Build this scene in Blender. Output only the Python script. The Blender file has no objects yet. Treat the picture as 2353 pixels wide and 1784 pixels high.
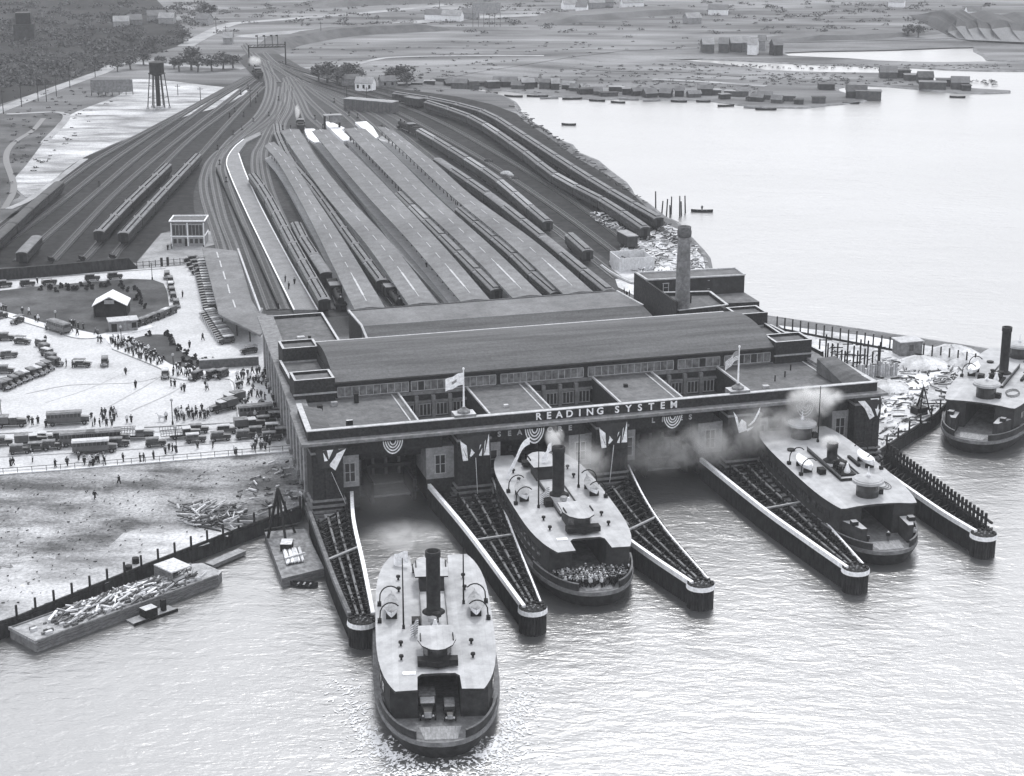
import bpy, math, random
from mathutils import Vector, Matrix
from mathutils.geometry import tessellate_polygon
R_=math.radians
random.seed(7)
scene=bpy.context.scene
C=scene.collection
# ------------------------------------------------------------------ camera, sky, sun, exposure
CAMH=121.0; FPX=4200.0; CX,CY=1176.5,892.0; PITCH=math.atan((CY+425.0)/FPX)
cam=bpy.data.cameras.new('camera'); cam.sensor_width=36.0; cam.lens=FPX/2353.0*36.0
cam.clip_start=1.0; cam.clip_end=20000.0
camo=bpy.data.objects.new('camera',cam); C.objects.link(camo)
camo.location=(0,0,CAMH); camo.rotation_euler=(math.pi/2-PITCH,0,0)
scene.camera=camo
SUN_EL=R_(56); SUN_AZ=R_(8)      # azimuth measured clockwise from +Y
world=bpy.data.worlds.new('World'); scene.world=world; world.use_nodes=True
wn=world.node_tree.nodes; wl=world.node_tree.links
bg=wn['Background']; sky=wn.new('ShaderNodeTexSky'); sky.sky_type='NISHITA'; sky.sun_disc=False
sky.sun_elevation=SUN_EL; sky.sun_rotation=SUN_AZ; sky.dust_density=0.5; sky.air_density=4.0; sky.altitude=0
rb=wn.new('ShaderNodeRGBToBW'); tint=wn.new('ShaderNodeMix'); tint.data_type='RGBA'; tint.blend_type='MULTIPLY'; tint.inputs[0].default_value=1.0
wl.new(sky.outputs[0],rb.inputs[0]); wl.new(rb.outputs[0],tint.inputs[6]); tint.inputs[7].default_value=(0.975,0.99,1.035,1)
wl.new(tint.outputs[2],bg.inputs[0]); bg.inputs[1].default_value=0.15
sd=bpy.data.lights.new('sun','SUN'); sd.energy=1.1; sd.angle=R_(10.0); sd.color=(1.0,0.995,0.99)
so=bpy.data.objects.new('sun',sd); C.objects.link(so)
sv=Vector((math.sin(SUN_AZ)*math.cos(SUN_EL),math.cos(SUN_AZ)*math.cos(SUN_EL),math.sin(SUN_EL)))
so.rotation_euler=sv.to_track_quat('Z','Y').to_euler(); so.location=(0,300,300)
scene.view_settings.view_transform='Standard'; scene.view_settings.look='None'
scene.view_settings.exposure=0.95; scene.view_settings.gamma=1.0
scene.render.engine='CYCLES'
scene.cycles.max_bounces=5; scene.cycles.volume_bounces=1; scene.cycles.transparent_max_bounces=12

# ------------------------------------------------------------------ ground mapping
def G(px,py,z=2.5):
    b=(py-CY)/FPX; a=(px-CX)/FPX
    dy=math.cos(PITCH)-b*math.sin(PITCH); dz=-math.sin(PITCH)-b*math.cos(PITCH)
    t=(z-CAMH)/dz
    return (a*t,dy*t)
YAW=R_(15.6); OX,OY=-36.7,306.4
cY,sY=math.cos(YAW),math.sin(YAW)
def LW(u,v): return (OX+u*cY-v*sY, OY+u*sY+v*cY)
def LU(px,py,z):
    x,y=G(px,py,z); x-=OX; y-=OY
    return (x*cY+y*sY, -x*sY+y*cY)

# ------------------------------------------------------------------ materials
def new_mat(name):
    m=bpy.data.materials.new(name); m.use_nodes=True
    return m, m.node_tree.nodes, m.node_tree.links, m.node_tree.nodes['Principled BSDF']
def tone(v): return (v*0.985,v,v*1.03,1)
MATS={}
def mat(name,v,v2=None,scale=0.6,rough=0.85,stretch=(1,1,1),bump=0.0,detail=6,spec=0.08,lo=0.35,hi=0.65,second=None,metal=0.0,coord='Object',grain=0.22,seams=None):
    if name in MATS: return MATS[name]
    m,n,l,p=new_mat(name)
    if v2 is None: v2=v*1.25
    tc=n.new('ShaderNodeTexCoord'); mp=n.new('ShaderNodeMapping'); mp.inputs['Scale'].default_value=stretch
    l.new(tc.outputs[coord],mp.inputs[0])
    no=n.new('ShaderNodeTexNoise'); no.inputs['Scale'].default_value=scale; no.inputs['Detail'].default_value=detail; no.inputs['Roughness'].default_value=0.62
    l.new(mp.outputs[0],no.inputs['Vector'])
    cr=n.new('ShaderNodeValToRGB'); cr.color_ramp.elements[0].position=lo; cr.color_ramp.elements[1].position=hi
    cr.color_ramp.elements[0].color=tone(v); cr.color_ramp.elements[1].color=tone(v2)
    l.new(no.outputs[0],cr.inputs[0])
    out=cr.outputs[0]
    if second:   # (scale, amount) large slow variation
        n2=n.new('ShaderNodeTexNoise'); n2.inputs['Scale'].default_value=second[0]; n2.inputs['Detail'].default_value=4
        l.new(mp.outputs[0],n2.inputs['Vector'])
        mr=n.new('ShaderNodeMapRange'); mr.inputs[1].default_value=0.3; mr.inputs[2].default_value=0.7
        mr.inputs[3].default_value=1-second[1]; mr.inputs[4].default_value=1+second[1]
        l.new(n2.outputs[0],mr.inputs[0])
        mx=n.new('ShaderNodeMix'); mx.data_type='RGBA'; mx.blend_type='MULTIPLY'; mx.inputs[0].default_value=1
        l.new(out,mx.inputs[6]); l.new(mr.outputs[0],mx.inputs[7]); out=mx.outputs[2]
    def mulby(out,sock):
        mx=n.new('ShaderNodeMix'); mx.data_type='RGBA'; mx.blend_type='MULTIPLY'; mx.inputs[0].default_value=1
        l.new(out,mx.inputs[6]); l.new(sock,mx.inputs[7]); return mx.outputs[2]
    if grain:   # fine dirt and texture
        n3=n.new('ShaderNodeTexNoise'); n3.inputs['Scale'].default_value=1.7; n3.inputs['Detail'].default_value=3; n3.inputs['Roughness'].default_value=0.8
        l.new(tc.outputs[coord],n3.inputs['Vector']); m3=n.new('ShaderNodeMapRange'); m3.inputs[1].default_value=0.3; m3.inputs[2].default_value=0.7
        m3.inputs[3].default_value=1-grain; m3.inputs[4].default_value=1+grain; l.new(n3.outputs[0],m3.inputs[0]); out=mulby(out,m3.outputs[0])
    if seams:   # (width,height,darkness) sheet joints
        bt=n.new('ShaderNodeTexBrick'); bt.inputs['Scale'].default_value=1.0; bt.inputs['Brick Width'].default_value=seams[0]; bt.inputs['Row Height'].default_value=seams[1]
        bt.inputs['Mortar Size'].default_value=0.06; bt.inputs['Color1'].default_value=(1,1,1,1); bt.inputs['Color2'].default_value=(0.9,0.9,0.9,1); bt.inputs['Mortar'].default_value=(seams[2],)*3+(1,)
        l.new(tc.outputs[coord],bt.inputs['Vector']); out=mulby(out,bt.outputs['Color'])
    l.new(out,p.inputs['Base Color'])
    p.inputs['Roughness'].default_value=rough; p.inputs['Specular IOR Level'].default_value=spec; p.inputs['Metallic'].default_value=metal
    if bump:
        b=n.new('ShaderNodeBump'); b.inputs['Strength'].default_value=bump; b.inputs['Distance'].default_value=0.2
        l.new(no.outputs[0],b.inputs['Height']); l.new(b.outputs[0],p.inputs['Normal'])
    MATS[name]=m; return m
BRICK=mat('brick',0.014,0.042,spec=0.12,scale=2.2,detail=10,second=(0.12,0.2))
STONE=mat('stone',0.22,0.32,scale=1.2)
STONE_D=mat('weathered_stone',0.13,0.22,scale=0.8)
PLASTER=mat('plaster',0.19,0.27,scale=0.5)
ROOF=mat('roof_felt',0.095,0.15,scale=0.5,second=(0.05,0.2),detail=8,seams=(9,1.6,0.82))
ROOF_B=mat('barrel_roof',0.075,0.12,scale=0.3,stretch=(0.15,1.6,1),second=(0.04,0.2),detail=8,seams=(14,1.5,0.84))
ROOF_C=mat('canopy_roof',0.13,0.18,scale=0.35,second=(0.06,0.18),detail=8,seams=(2.2,60,0.9))
COPING=mat('coping',0.34,0.46,scale=0.8)
GLASS=mat('window_glass',0.02,0.04,scale=1,rough=0.15,spec=0.6)
GLASS_L=mat('dusty_glass',0.07,0.2,scale=0.7,rough=0.5,detail=2)
FRAME=mat('window_frame',0.28,0.38)
WHITE=mat('white_paint',0.7,0.8,scale=0.7)
CLOTHW=mat('white_cloth',0.72,0.85,scale=0.9)
CLOTHD=mat('dark_cloth',0.03,0.05)
DARK=mat('black_iron',0.01,0.022,scale=2,rough=0.7,spec=0.12)
SOOT=mat('sooty_steel',0.012,0.03,scale=1.2,rough=0.65,spec=0.12)
DIM=mat('interior_shade_tone',0.015,0.035,scale=0.4,spec=0.1)  # near-black colour carries the shade inside slip openings and open shed
PILE=mat('creosoted_timber',0.012,0.04,spec=0.12,scale=1.6,stretch=(1,1,0.3))
TIMBER=mat('grey_timber',0.08,0.18,scale=1.5,stretch=(0.4,0.4,4),detail=8)
TIMBER_L=mat('pale_timber',0.38,0.6,scale=1.5)
CONC=mat('concrete',0.34,0.44,scale=0.4,second=(0.04,0.12))
DECK=mat('canvas_deck',0.34,0.44,scale=0.5,second=(0.12,0.12),detail=8,seams=(60,0.9,0.9),grain=0.08)
DECK_M=mat('main_deck',0.12,0.2,scale=0.8)
HULL=mat('hull_paint',0.014,0.04,scale=0.6,rough=0.6,spec=0.15)
HULL_G=mat('superstructure_paint',0.02,0.048,scale=0.5,rough=0.7,spec=0.15)
GUARD=mat('guard_timber',0.12,0.2,scale=0.7)
COACH=mat('coach_side',0.014,0.035,scale=0.7,rough=0.6,spec=0.15)
COACH2=mat('wooden_coach_side',0.03,0.06,scale=0.7,rough=0.65,spec=0.15)
CROOF=mat('coach_roof',0.14,0.2,scale=0.35,second=(0.2,0.15))
CROOF_L=mat('pale_coach_roof',0.22,0.3,scale=0.35,second=(0.2,0.15))
CARP=mat('car_paint',0.012,0.03,rough=0.3,spec=0.6)
CARG=mat('grey_car_paint',0.05,0.09,rough=0.35,spec=0.6)
CTOP=mat('car_top_cloth',0.13,0.24,scale=0.9)
CTOP_L=mat('pale_car_top',0.4,0.5,scale=0.9)
TYRE=mat('tyre',0.02,0.03)
SKIN=mat('skin',0.38,0.45)
SUIT=mat('dark_clothing',0.014,0.03)
SUIT_G=mat('grey_clothing',0.06,0.12)
SUIT_L=mat('pale_clothing',0.5,0.65)
HATM=mat('hat_felt',0.08,0.14)
STRAW=mat('straw_hat',0.6,0.7)
LEAF=mat('leaves',0.05,0.1,scale=0.5,rough=0.9,second=(0.15,0.3))
LEAF_G=mat('hazed_leaves',0.07,0.12,scale=0.3,second=(0.1,0.3))  # paler leaf tone, distance haze put into the colour
BARK=mat('bark',0.08,0.12)
BRICK_P=mat('yellow_brick',0.13,0.2,scale=1.2,second=(0.3,0.2),detail=10)

# ------------------------------------------------------------------ mesh builder
class M:
    def __init__(s): s.v=[]; s.f=[]; s.m=[]; s.mats=[]
    def mi(s,m):
        if m not in s.mats: s.mats.append(m)
        return s.mats.index(m)
    def face(s,pts,m):
        i=len(s.v); s.v+= [tuple(p) for p in pts]; s.f.append(tuple(range(i,i+len(pts)))); s.m.append(s.mi(m))
    def prism(s,poly,z0,z1,m,mtop=None,zt=None,cap=True):
        """poly CCW list of (x,y); z1 may be a list for per-vertex tops"""
        n=len(poly); a=sum(poly[i][0]*poly[(i+1)%n][1]-poly[(i+1)%n][0]*poly[i][1] for i in range(n))
        if isinstance(z1,(int,float)): z1=[z1]*n
        if isinstance(z0,(int,float)): z0=[z0]*n
        if a<0: poly=poly[::-1]; z1=list(z1)[::-1]; z0=list(z0)[::-1]
        i0=len(s.v)
        s.v+=[(p[0],p[1],z) for p,z in zip(poly,z0)]+[(p[0],p[1],z) for p,z in zip(poly,z1)]
        mm=s.mi(m); mt=s.mi(mtop or m)
        for i in range(n):
            j=(i+1)%n; s.f.append((i0+i,i0+j,i0+n+j,i0+n+i)); s.m.append(mm)
        if cap:
            if n<=4: 
                s.f.append(tuple(i0+n+i for i in range(n))); s.m.append(mt)
                s.f.append(tuple(i0+n-1-i for i in range(n))); s.m.append(mm)
            else:
                for t in tessellate_polygon([[Vector((p[0],p[1],0)) for p in poly]]):
                    t=list(t); A,B,D=[poly[k] for k in t]
                    if (B[0]-A[0])*(D[1]-A[1])-(B[1]-A[1])*(D[0]-A[0])<0: t=t[::-1]
                    s.f.append(tuple(i0+n+k for k in t)); s.m.append(mt)
                    s.f.append(tuple(i0+k for k in t[::-1])); s.m.append(mm)
    def box(s,x0,x1,y0,y1,z0,z1,m,mtop=None):
        if x1<x0:x0,x1=x1,x0
        if y1<y0:y0,y1=y1,y0
        s.prism([(x0,y0),(x1,y0),(x1,y1),(x0,y1)],z0,z1,m,mtop)
    def bar(s,a,b,w,h,m,up=(0,0,1)):
        """box section from a to b, width w (horizontal), height h, centred"""
        a=Vector(a); b=Vector(b); d=(b-a)
        if d.length<1e-6: return
        d.normalize(); u=Vector(up)
        if abs(d.dot(u))>0.98: u=Vector((1,0,0))
        sx=d.cross(u).normalized()*(w/2); sz=sx.cross(d).normalized()*(h/2)
        i=len(s.v)
        for q in (a,b):
            for k1,k2 in ((-1,-1),(1,-1),(1,1),(-1,1)): s.v.append(tuple(q+sx*k1+sz*k2))
        mm=s.mi(m)
        for f in ((0,3,2,1),(4,5,6,7),(0,1,5,4),(1,2,6,5),(2,3,7,6),(3,0,4,7)): s.f.append(tuple(i+k for k in f)); s.m.append(mm)
    def tube(s,a,b,r0,r1,m,n=8,cap=True):
        a=Vector(a); b=Vector(b); d=(b-a).normalized(); u=Vector((0,0,1)) if abs(d.z)<0.95 else Vector((1,0,0))
        x=d.cross(u).normalized(); y=d.cross(x)
        i=len(s.v)
        for q,r in ((a,r0),(b,r1)):
            for k in range(n):
                t=2*math.pi*k/n; s.v.append(tuple(q+x*math.cos(t)*r+y*math.sin(t)*r))
        mm=s.mi(m)
        for k in range(n):
            j=(k+1)%n; s.f.append((i+k,i+n+k,i+n+j,i+j)); s.m.append(mm)
        if cap:
            s.f.append(tuple(i+k for k in range(n))); s.m.append(mm)
            s.f.append(tuple(i+n+n-1-k for k in range(n))); s.m.append(mm)
    def lathe(s,x,y,prof,m,n=12,sx=1,sy=1):
        i=len(s.v); mm=s.mi(m)
        for r,z in prof:
            for k in range(n):
                t=2*math.pi*k/n; s.v.append((x+r*math.cos(t)*sx,y+r*math.sin(t)*sy,z))
        for q in range(len(prof)-1):
            for k in range(n):
                j=(k+1)%n; a=i+q*n; b=a+n; s.f.append((a+k,a+j,b+j,b+k)); s.m.append(mm)
        s.f.append(tuple(i+(len(prof)-1)*n+k for k in range(n))); s.m.append(mm)
    def path(s,pts,r,m,n=5):
        for a,b in zip(pts,pts[1:]): s.tube(a,b,r,r,m,n)
    def build(s,name,parent=None,smooth=False,link=True):
        me=bpy.data.meshes.new(name); me.from_pydata(s.v,[],s.f)
        for m in s.mats: me.materials.append(m)
        me.polygons.foreach_set('material_index',s.m)
        if smooth: me.polygons.foreach_set('use_smooth',[True]*len(s.f))
        me.update()
        o=bpy.data.objects.new(name,me)
        if link: C.objects.link(o)
        if parent: o.parent=parent
        return o
def tag(o,label=None,cat=None,group=None,kind=None):
    if label: o['label']=label
    if cat: o['category']=cat
    if group: o['group']=group
    if kind: o['kind']=kind
    return o
def thing(name,label,cat,loc=(0,0,0),rz=0,group=None):
    o=bpy.data.objects.new(name,None); o.empty_display_size=0.3; C.objects.link(o); o.location=loc; o.rotation_euler=(0,0,rz)
    return tag(o,label,cat,group)
KIDS={}
def kids(o):
    k=o.name
    if k not in KIDS: KIDS[k]=list(o.children)
    return KIDS[k]
def dup(o,loc,rz=0,label=None,group=None,scale=None,swap=None):
    r=o.copy(); C.objects.link(r); r.location=loc; r.rotation_euler=(0,0,rz)
    if scale: r.scale=scale
    if label: r['label']=label
    if group: r['group']=group
    for ch in kids(o):
        c=ch.copy(); C.objects.link(c); c.parent=r
        for g in kids(ch):
            d=g.copy(); C.objects.link(d); d.parent=c
    return r
FIRST={}
def place(key,maker,loc,rz,label,group=None,scale=None):
    if key not in FIRST:
        o=maker(); FIRST[key]=o; kids(o); [kids(c) for c in kids(o)]
        o.location=loc; o.rotation_euler=(0,0,rz); o['label']=label
        if scale: o.scale=scale
        if group: o['group']=group
        return o
    return dup(FIRST[key],loc,rz,label,group,scale or (1,1,1))
ORD='nearest second third fourth fifth sixth seventh eighth ninth tenth eleventh twelfth thirteenth fourteenth fifteenth sixteenth seventeenth eighteenth nineteenth twentieth'.split()
def smooth_path(pts,step=3.0):
    P=[Vector((p[0],p[1],0)) for p in pts]
    if len(P)==2: Q=[P[0],P[1]]
    P=[P[0]*2-P[1]]+P+[P[-1]*2-P[-2]]
    out=[]
    for i in range(1,len(P)-2):
        a,b,c,d=P[i-1:i+3]; n=max(2,int((c-b).length/step))
        for k in range(n):
            t=k/n; t2=t*t; t3=t2*t
            out.append(0.5*((2*b)+(c-a)*t+(2*a-5*b+4*c-d)*t2+(3*b-a-3*c+d)*t3))
    out.append(P[-2]); return out
def ribbon(mb,path,w,z0,z1,m,off=0.0):
    """solid strip along path, top at z1"""
    L=[];Rr=[]
    for i,p in enumerate(path):
        d=(path[min(i+1,len(path)-1)]-path[max(i-1,0)]); d.normalize(); nrm=Vector((-d.y,d.x,0))
        L.append(p+nrm*(off+w/2)); Rr.append(p+nrm*(off-w/2))
    mm=mb.mi(m); i0=len(mb.v)
    for a,b in zip(L,Rr):
        mb.v+=[(a.x,a.y,z1),(b.x,b.y,z1),(b.x,b.y,z0),(a.x,a.y,z0)]
    n=len(path)
    for i in range(n-1):
        a=i0+4*i; b=a+4
        for q in range(4):
            r=(q+1)%4; mb.f.append((a+q,b+q,b+r,a+r)); mb.m.append(mm)
    mb.f.append((i0,i0+1,i0+2,i0+3)); mb.m.append(mm); e=i0+4*(n-1); mb.f.append((e+3,e+2,e+1,e)); mb.m.append(mm)
# ------------------------------------------------------------------ ground sheets and water
def sheet(name,pts,z,m,drop=None,z0=None,world_pts=False,sm=0,kind='structure'):
    P=pts if world_pts else [G(x,y,z) for x,y in pts]
    if sm:
        Q=smooth_path(P+[P[0]],sm); P=[(p.x,p.y) for p in Q[:-1]]
    mb=M(); mb.prism(P,z-(drop or 0.05),z,m)
    return tag(mb.build(name),kind=kind)

def water_mat():
    m,n,l,p=new_mat('river_water')
    p.inputs['Roughness'].default_value=0.3; p.inputs['IOR'].default_value=2.8; p.inputs['Specular IOR Level'].default_value=0.5
    geo=n.new('ShaderNodeNewGeometry')
    mp=n.new('ShaderNodeMapping'); mp.inputs['Rotation'].default_value=(0,0,R_(20)); mp.inputs['Scale'].default_value=(0.5,1.0,1)
    l.new(geo.outputs['Position'],mp.inputs[0])
    hs=[]
    for sc,dt in ((0.1,3),(0.55,6),(2.2,3)):
        no=n.new('ShaderNodeTexNoise'); no.inputs['Scale'].default_value=sc; no.inputs['Detail'].default_value=dt; no.inputs['Distortion'].default_value=0.6
        l.new(mp.outputs[0],no.inputs['Vector']); hs.append(no.outputs[0])
    a=n.new('ShaderNodeMath'); a.operation='MULTIPLY_ADD'; a.inputs[1].default_value=1.6; l.new(hs[0],a.inputs[0]); l.new(hs[1],a.inputs[2])
    a2=n.new('ShaderNodeMath'); a2.operation='MULTIPLY_ADD'; a2.inputs[1].default_value=0.35; l.new(hs[2],a2.inputs[0]); l.new(a.outputs[0],a2.inputs[2])
    b=n.new('ShaderNodeBump'); b.inputs['Strength'].default_value=0.38; b.inputs['Distance'].default_value=0.55
    l.new(a2.outputs[0],b.inputs['Height']); l.new(b.outputs[0],p.inputs['Normal'])
    # silt-laden water, patchy
    no=n.new('ShaderNodeTexNoise'); no.inputs['Scale'].default_value=0.02; no.inputs['Detail'].default_value=5; l.new(mp.outputs[0],no.inputs['Vector'])
    cr=n.new('ShaderNodeValToRGB'); cr.color_ramp.elements[0].position=0.3; cr.color_ramp.elements[1].position=0.7
    cr.color_ramp.elements[0].color=tone(0.05); cr.color_ramp.elements[1].color=tone(0.085); l.new(no.outputs[0],cr.inputs[0]); l.new(cr.outputs[0],p.inputs['Base Color'])
    return m
WATER=water_mat()
mb=M(); mb.face([(-9000,-400,0),(9000,-400,0),(9000,12000,0),(-9000,12000,0)],WATER); tag(mb.build('river_water'),kind='structure')

FIELD=mat('field_soil',0.08,0.36,scale=0.1,stretch=(0.8,1.5,1),rough=0.95,detail=15,lo=0.38,hi=0.66,second=(0.018,0.35),bump=0.6,grain=0.5)
MARSH=mat('marsh_ground',0.06,0.22,scale=0.035,stretch=(0.3,1.3,1),rough=0.95,detail=15,lo=0.36,hi=0.66,second=(0.008,0.3),grain=0.35)
CINDER=mat('cinder_ground',0.014,0.035,scale=0.35,rough=0.95,detail=10,second=(0.03,0.22))
CINDER_L=mat('station_ballast',0.035,0.065,scale=0.5,rough=0.95,detail=10,second=(0.03,0.2))
PAVE=mat('pale_pavement',0.4,0.5,scale=0.06,rough=0.9,detail=10,second=(0.25,0.05))
PAVE_W=mat('sidewalk_concrete',0.52,0.64,scale=0.3,rough=0.9)
KERB=mat('kerb_stone',0.2,0.3,scale=1)
GRASS=mat('lawn_grass',0.04,0.095,scale=0.12,rough=0.95,detail=12,second=(0.035,0.25),bump=0.3)
SAND=mat('pale_sand',0.14,0.42,scale=0.08,stretch=(0.6,1.6,1),rough=0.95,detail=15,lo=0.34,hi=0.6,second=(0.02,0.2),grain=0.35,bump=0.4)
SANDR=mat('spoil_ground',0.3,0.62,scale=0.15,rough=0.95,detail=12,lo=0.35,hi=0.62,bump=0.5)
DIRTR=mat('dirt_road',0.2,0.33,scale=0.08,rough=0.95,detail=10)
WOODF=mat('rough_woodland_floor',0.01,0.04,scale=0.03,rough=0.95,detail=14,second=(0.01,0.35))

def raggedc(pts):
    rnd=random.Random(9); out=[]
    for i in range(len(pts)):
        a=pts[i]; b=pts[(i+1)%len(pts)]; n=max(1,int(math.dist(a,b)/9))
        for k in range(n): out.append((a[0]+(b[0]-a[0])*k/n+(rnd.uniform(-7,7) if k else 0),a[1]+(b[1]-a[1])*k/n+(rnd.uniform(-5,5) if k else 0)))
    return out
main_land=[(-600,1615),(-150,1480),(0,1436),(35,1423),(336,1301),(561,1214),(690,1168)]
def ragged(pts,step=14,amp=2.2,seed=2):
    rnd=random.Random(seed); out=[]
    for a,b in zip(pts,pts[1:]):
        d=math.hypot(b[0]-a[0],b[1]-a[1]); n=max(1,int(d/step)); nx,ny=-(b[1]-a[1])/max(d,1e-6),(b[0]-a[0])/max(d,1e-6)
        for k in range(n):
            o=rnd.uniform(-amp,amp) if k else 0
            out.append((a[0]+(b[0]-a[0])*k/n+nx*o,a[1]+(b[1]-a[1])*k/n+ny*o))
    out.append(pts[-1]); return out
P=[G(x,y,2.4) for x,y in main_land]
P+= [LW(0,9),LW(112,9),LW(112,0)]
P+= [G(x,y,2.4) for x,y in [(2010,1046),(2150,955),(2200,905),(2262,850),(2420,800)]]
LZ=0.5
SH=[G(x,y,LZ) for x,y in [(2420,845),(2353,832),(2150,800),(1990,775),(1785,745),(1762,742),(1700,690),(1625,625),(1618,590),(1590,560),(1560,525),(1530,512),(1490,480),(1440,432),(1400,402),(1330,362),(1262,312),(1205,275),(1188,258),(1186,245),(1163,232),(1130,222),(1080,216),(985,212),(970,207),(1000,204),(1100,203),(1150,206),(1220,214),(1300,222),(1340,226),(1370,229),(1450,224),(1500,230),(1560,228),(1640,232),(1700,240),(1760,246),(1850,247),(1900,241),(1960,236),(1990,231),(1975,224),(1925,208),(1921,202),(1960,195),(2040,198),(2120,205),(2200,213),(2260,214),(2318,212),(2320,208),(2235,203),(2180,190),(2100,178),(2060,168),(1980,167),(1900,166),(1760,161),(1700,152),(1650,146),(1560,138),(1440,134),(1440,130),(1560,132),(1700,139),(1850,147),(2100,155),(2250,162),(2420,163),(2420,143),(2250,142),(2090,142),(1950,134),(1810,128),(1800,122),(1818,112),(1880,108),(2020,107),(2140,101),(2200,100),(2240,108),(2262,128),(2270,138),(2420,141)]]
SH=ragged(SH)
i0=min(range(len(SH)),key=lambda i:math.dist(SH[i],G(970,207,LZ)))
YD=SH[:i0]   # yard shore keeps the full height
MS=SH[i0:]   # low marsh shore
NB=[(962,200),(1000,185),(1100,165),(1200,150),(1320,130),(1440,116),(1600,112),(1800,98),(2000,94),(2200,88),(2420,92)]
P+=[(x,y) for x,y in YD]+[G(x,y,2.4) for x,y in NB]
mb=M(); mb.prism([(x,y) for x,y in MS]+[G(x,y,LZ) for x,y in NB[::-1]],-2.0,LZ,MARSH); tag(mb.build('marsh'),kind='structure')
mb=M(); mi=mb.mi(MARSH)
for q in smooth_path([G(x,y,2.4) for x,y in NB],12): mb.v+=[(q.x,q.y+3,2.41),(q.x+3,q.y-26,LZ-0.05)]
for i in range(len(mb.v)//2-1): mb.f.append((2*i,2*i+1,2*i+3,2*i+2)); mb.m.append(mi)
tag(mb.build('marsh_slope'),kind='structure')
LOWP=[(970,207),(1100,203),(1370,232),(1700,244),(1870,250),(2000,235),(2420,216),(2420,92)]+NB[::-1]
def zat(px,py):
    c=False
    for i in range(len(LOWP)):
        a=LOWP[i]; b=LOWP[i-1]
        if (a[1]>py)!=(b[1]>py) and px<(b[0]-a[0])*(py-a[1])/(b[1]-a[1])+a[0]: c=not c
    return LZ if c else 2.4
P+= [(3000,1400),(4200,4000),(4200,9000),(-4200,9000),(-4200,1500),(-900,500),G(-700,1400,2.4)]
mb=M(); mb.prism(P,-2.0,2.4,MARSH); land=tag(mb.build('ground'),kind='structure')
MUD=mat('bank_mud',0.1,0.22,scale=0.3,rough=0.95,detail=8)
mb=M(); mi=mb.mi(MUD); nn=len(SH)
for i in range(nn):
    a=Vector(SH[max(0,i-1)]); b=Vector(SH[min(nn-1,i+1)]); d=(b-a).normalized(); nr=Vector((d.y,-d.x)); w=2.2
    c=Vector(SH[i]); q=c+nr*w; r=c-nr*1.0
    zz=2.4 if i<i0 else LZ; mb.v+=[(r.x,r.y,zz+0.03),(c.x,c.y,zz+0.02),(q.x,q.y,-0.4)]
for i in range(nn-1):
    a=3*i; mb.f+=[(a,a+1,a+4,a+3),(a+1,a+2,a+5,a+4)]; mb.m+=[mi,mi]
tag(mb.build('muddy_bank'),kind='structure')

def edge_pts(a,b,n): return [(a[0]+(b[0]-a[0])*i/n,a[1]+(b[1]-a[1])*i/n) for i in range(n+1)]
sheet('field',[(-600,1612),(-150,1478),(0,1433),(35,1421),(336,1299),(561,1212),(694,1166),(697,1036),(680,1036),(-600,1137)],2.44,FIELD)
sheet('shore_sand',raggedc([(-500,1570),(-150,1470),(0,1430),(35,1418),(336,1299),(561,1212),(520,1205),(470,1200),(430,1215),(370,1200),(330,1215),(285,1225),(262,1245),(215,1275),(150,1278),(60,1290),(0,1310),(-150,1340),(-500,1450)]),2.48,SAND)
sheet('yard_ground',[(-600,688),(-60,618),(298,602),(312,604),(369,536),(440,520),(464,566),(505,722),(600,735),(640,735),(1420,672),(1440,600),(1545,560),(1530,512),(1490,480),(1440,434),(1400,405),(1330,366),(1262,316),(1205,279),(1188,262),(1130,240),(1050,222),(960,210),(900,202),(760,188),(680,166),(640,140),(598,128),(570,148),(583,174),(570,217),(515,244),(407,274),(195,361),(81,450),(-5,518),(-60,560),(-600,650)],2.46,CINDER)
sheet('station_ground',[(505,722),(464,566),(445,470),(452,420),(480,370),(540,310),(600,250),(625,190),(640,165),(700,190),(760,215),(830,240),(900,262),(935,290),(1015,350),(1200,470),(1410,610),(1420,672),(640,735)],2.5,CINDER_L,sm=6)
sheet('plaza',[(-600,692),(312,619),(470,606),(505,722),(560,745),(640,770),(700,1030),(680,1037),(-600,1137)],2.5,PAVE)
sheet('courtyard',[(312,608),(350,560),(372,536),(505,530),(505,560),(470,568),(470,606),(318,618)],2.56,mat('worn_yard',0.14,0.3,scale=0.12,detail=10))
sheet('lawn',[(-120,678),(0,668),(68,660),(190,649.5),(298,641),(352,643),(376,652),(384,670),(390,712),(330,744),(228,767),(177,756),(105,742),(39,722),(0,712),(-120,695)],2.62,GRASS)
sheet('lawn',[(304,779),(339,770),(380,769),(399,776),(409,801),(434,818),(463,832),(448,846),(401,839),(380,829),(325,790)],2.66,GRASS,sm=2)
sheet('sidewalk',[(-120,697),(0,714),(39,724),(105,744),(177,758),(228,770),(345,746),(352,752),(250,778),(226,775),(200,778),(165,775),(98,753),(57,741),(0,724),(-120,706)],2.6,PAVE_W,drop=0.16)
sheet('sidewalk',[(241,778),(304,777),(401,837),(448,848),(458,852),(600,852),(690,948),(546,968),(540,914),(526,871),(423,873),(380,863),(369,847),(260,802)],2.6,PAVE_W,drop=0.16)
def strip(name,pts,w,z,m,sm=True,zpx=None,h=0.1,kind='structure'):
    Pq=[G(x,y,zpx if zpx is not None else z) for x,y in pts]
    mb=M(); ribbon(mb,smooth_path(Pq,3) if sm else [Vector((a,b,0)) for a,b in Pq],w,z-h,z,m)
    return tag(mb.build(name),kind=kind)
strip('kerb',[(-60,1001),(0,996),(280,984),(556,970)],0.35,2.66,KERB,h=0.18)
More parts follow.
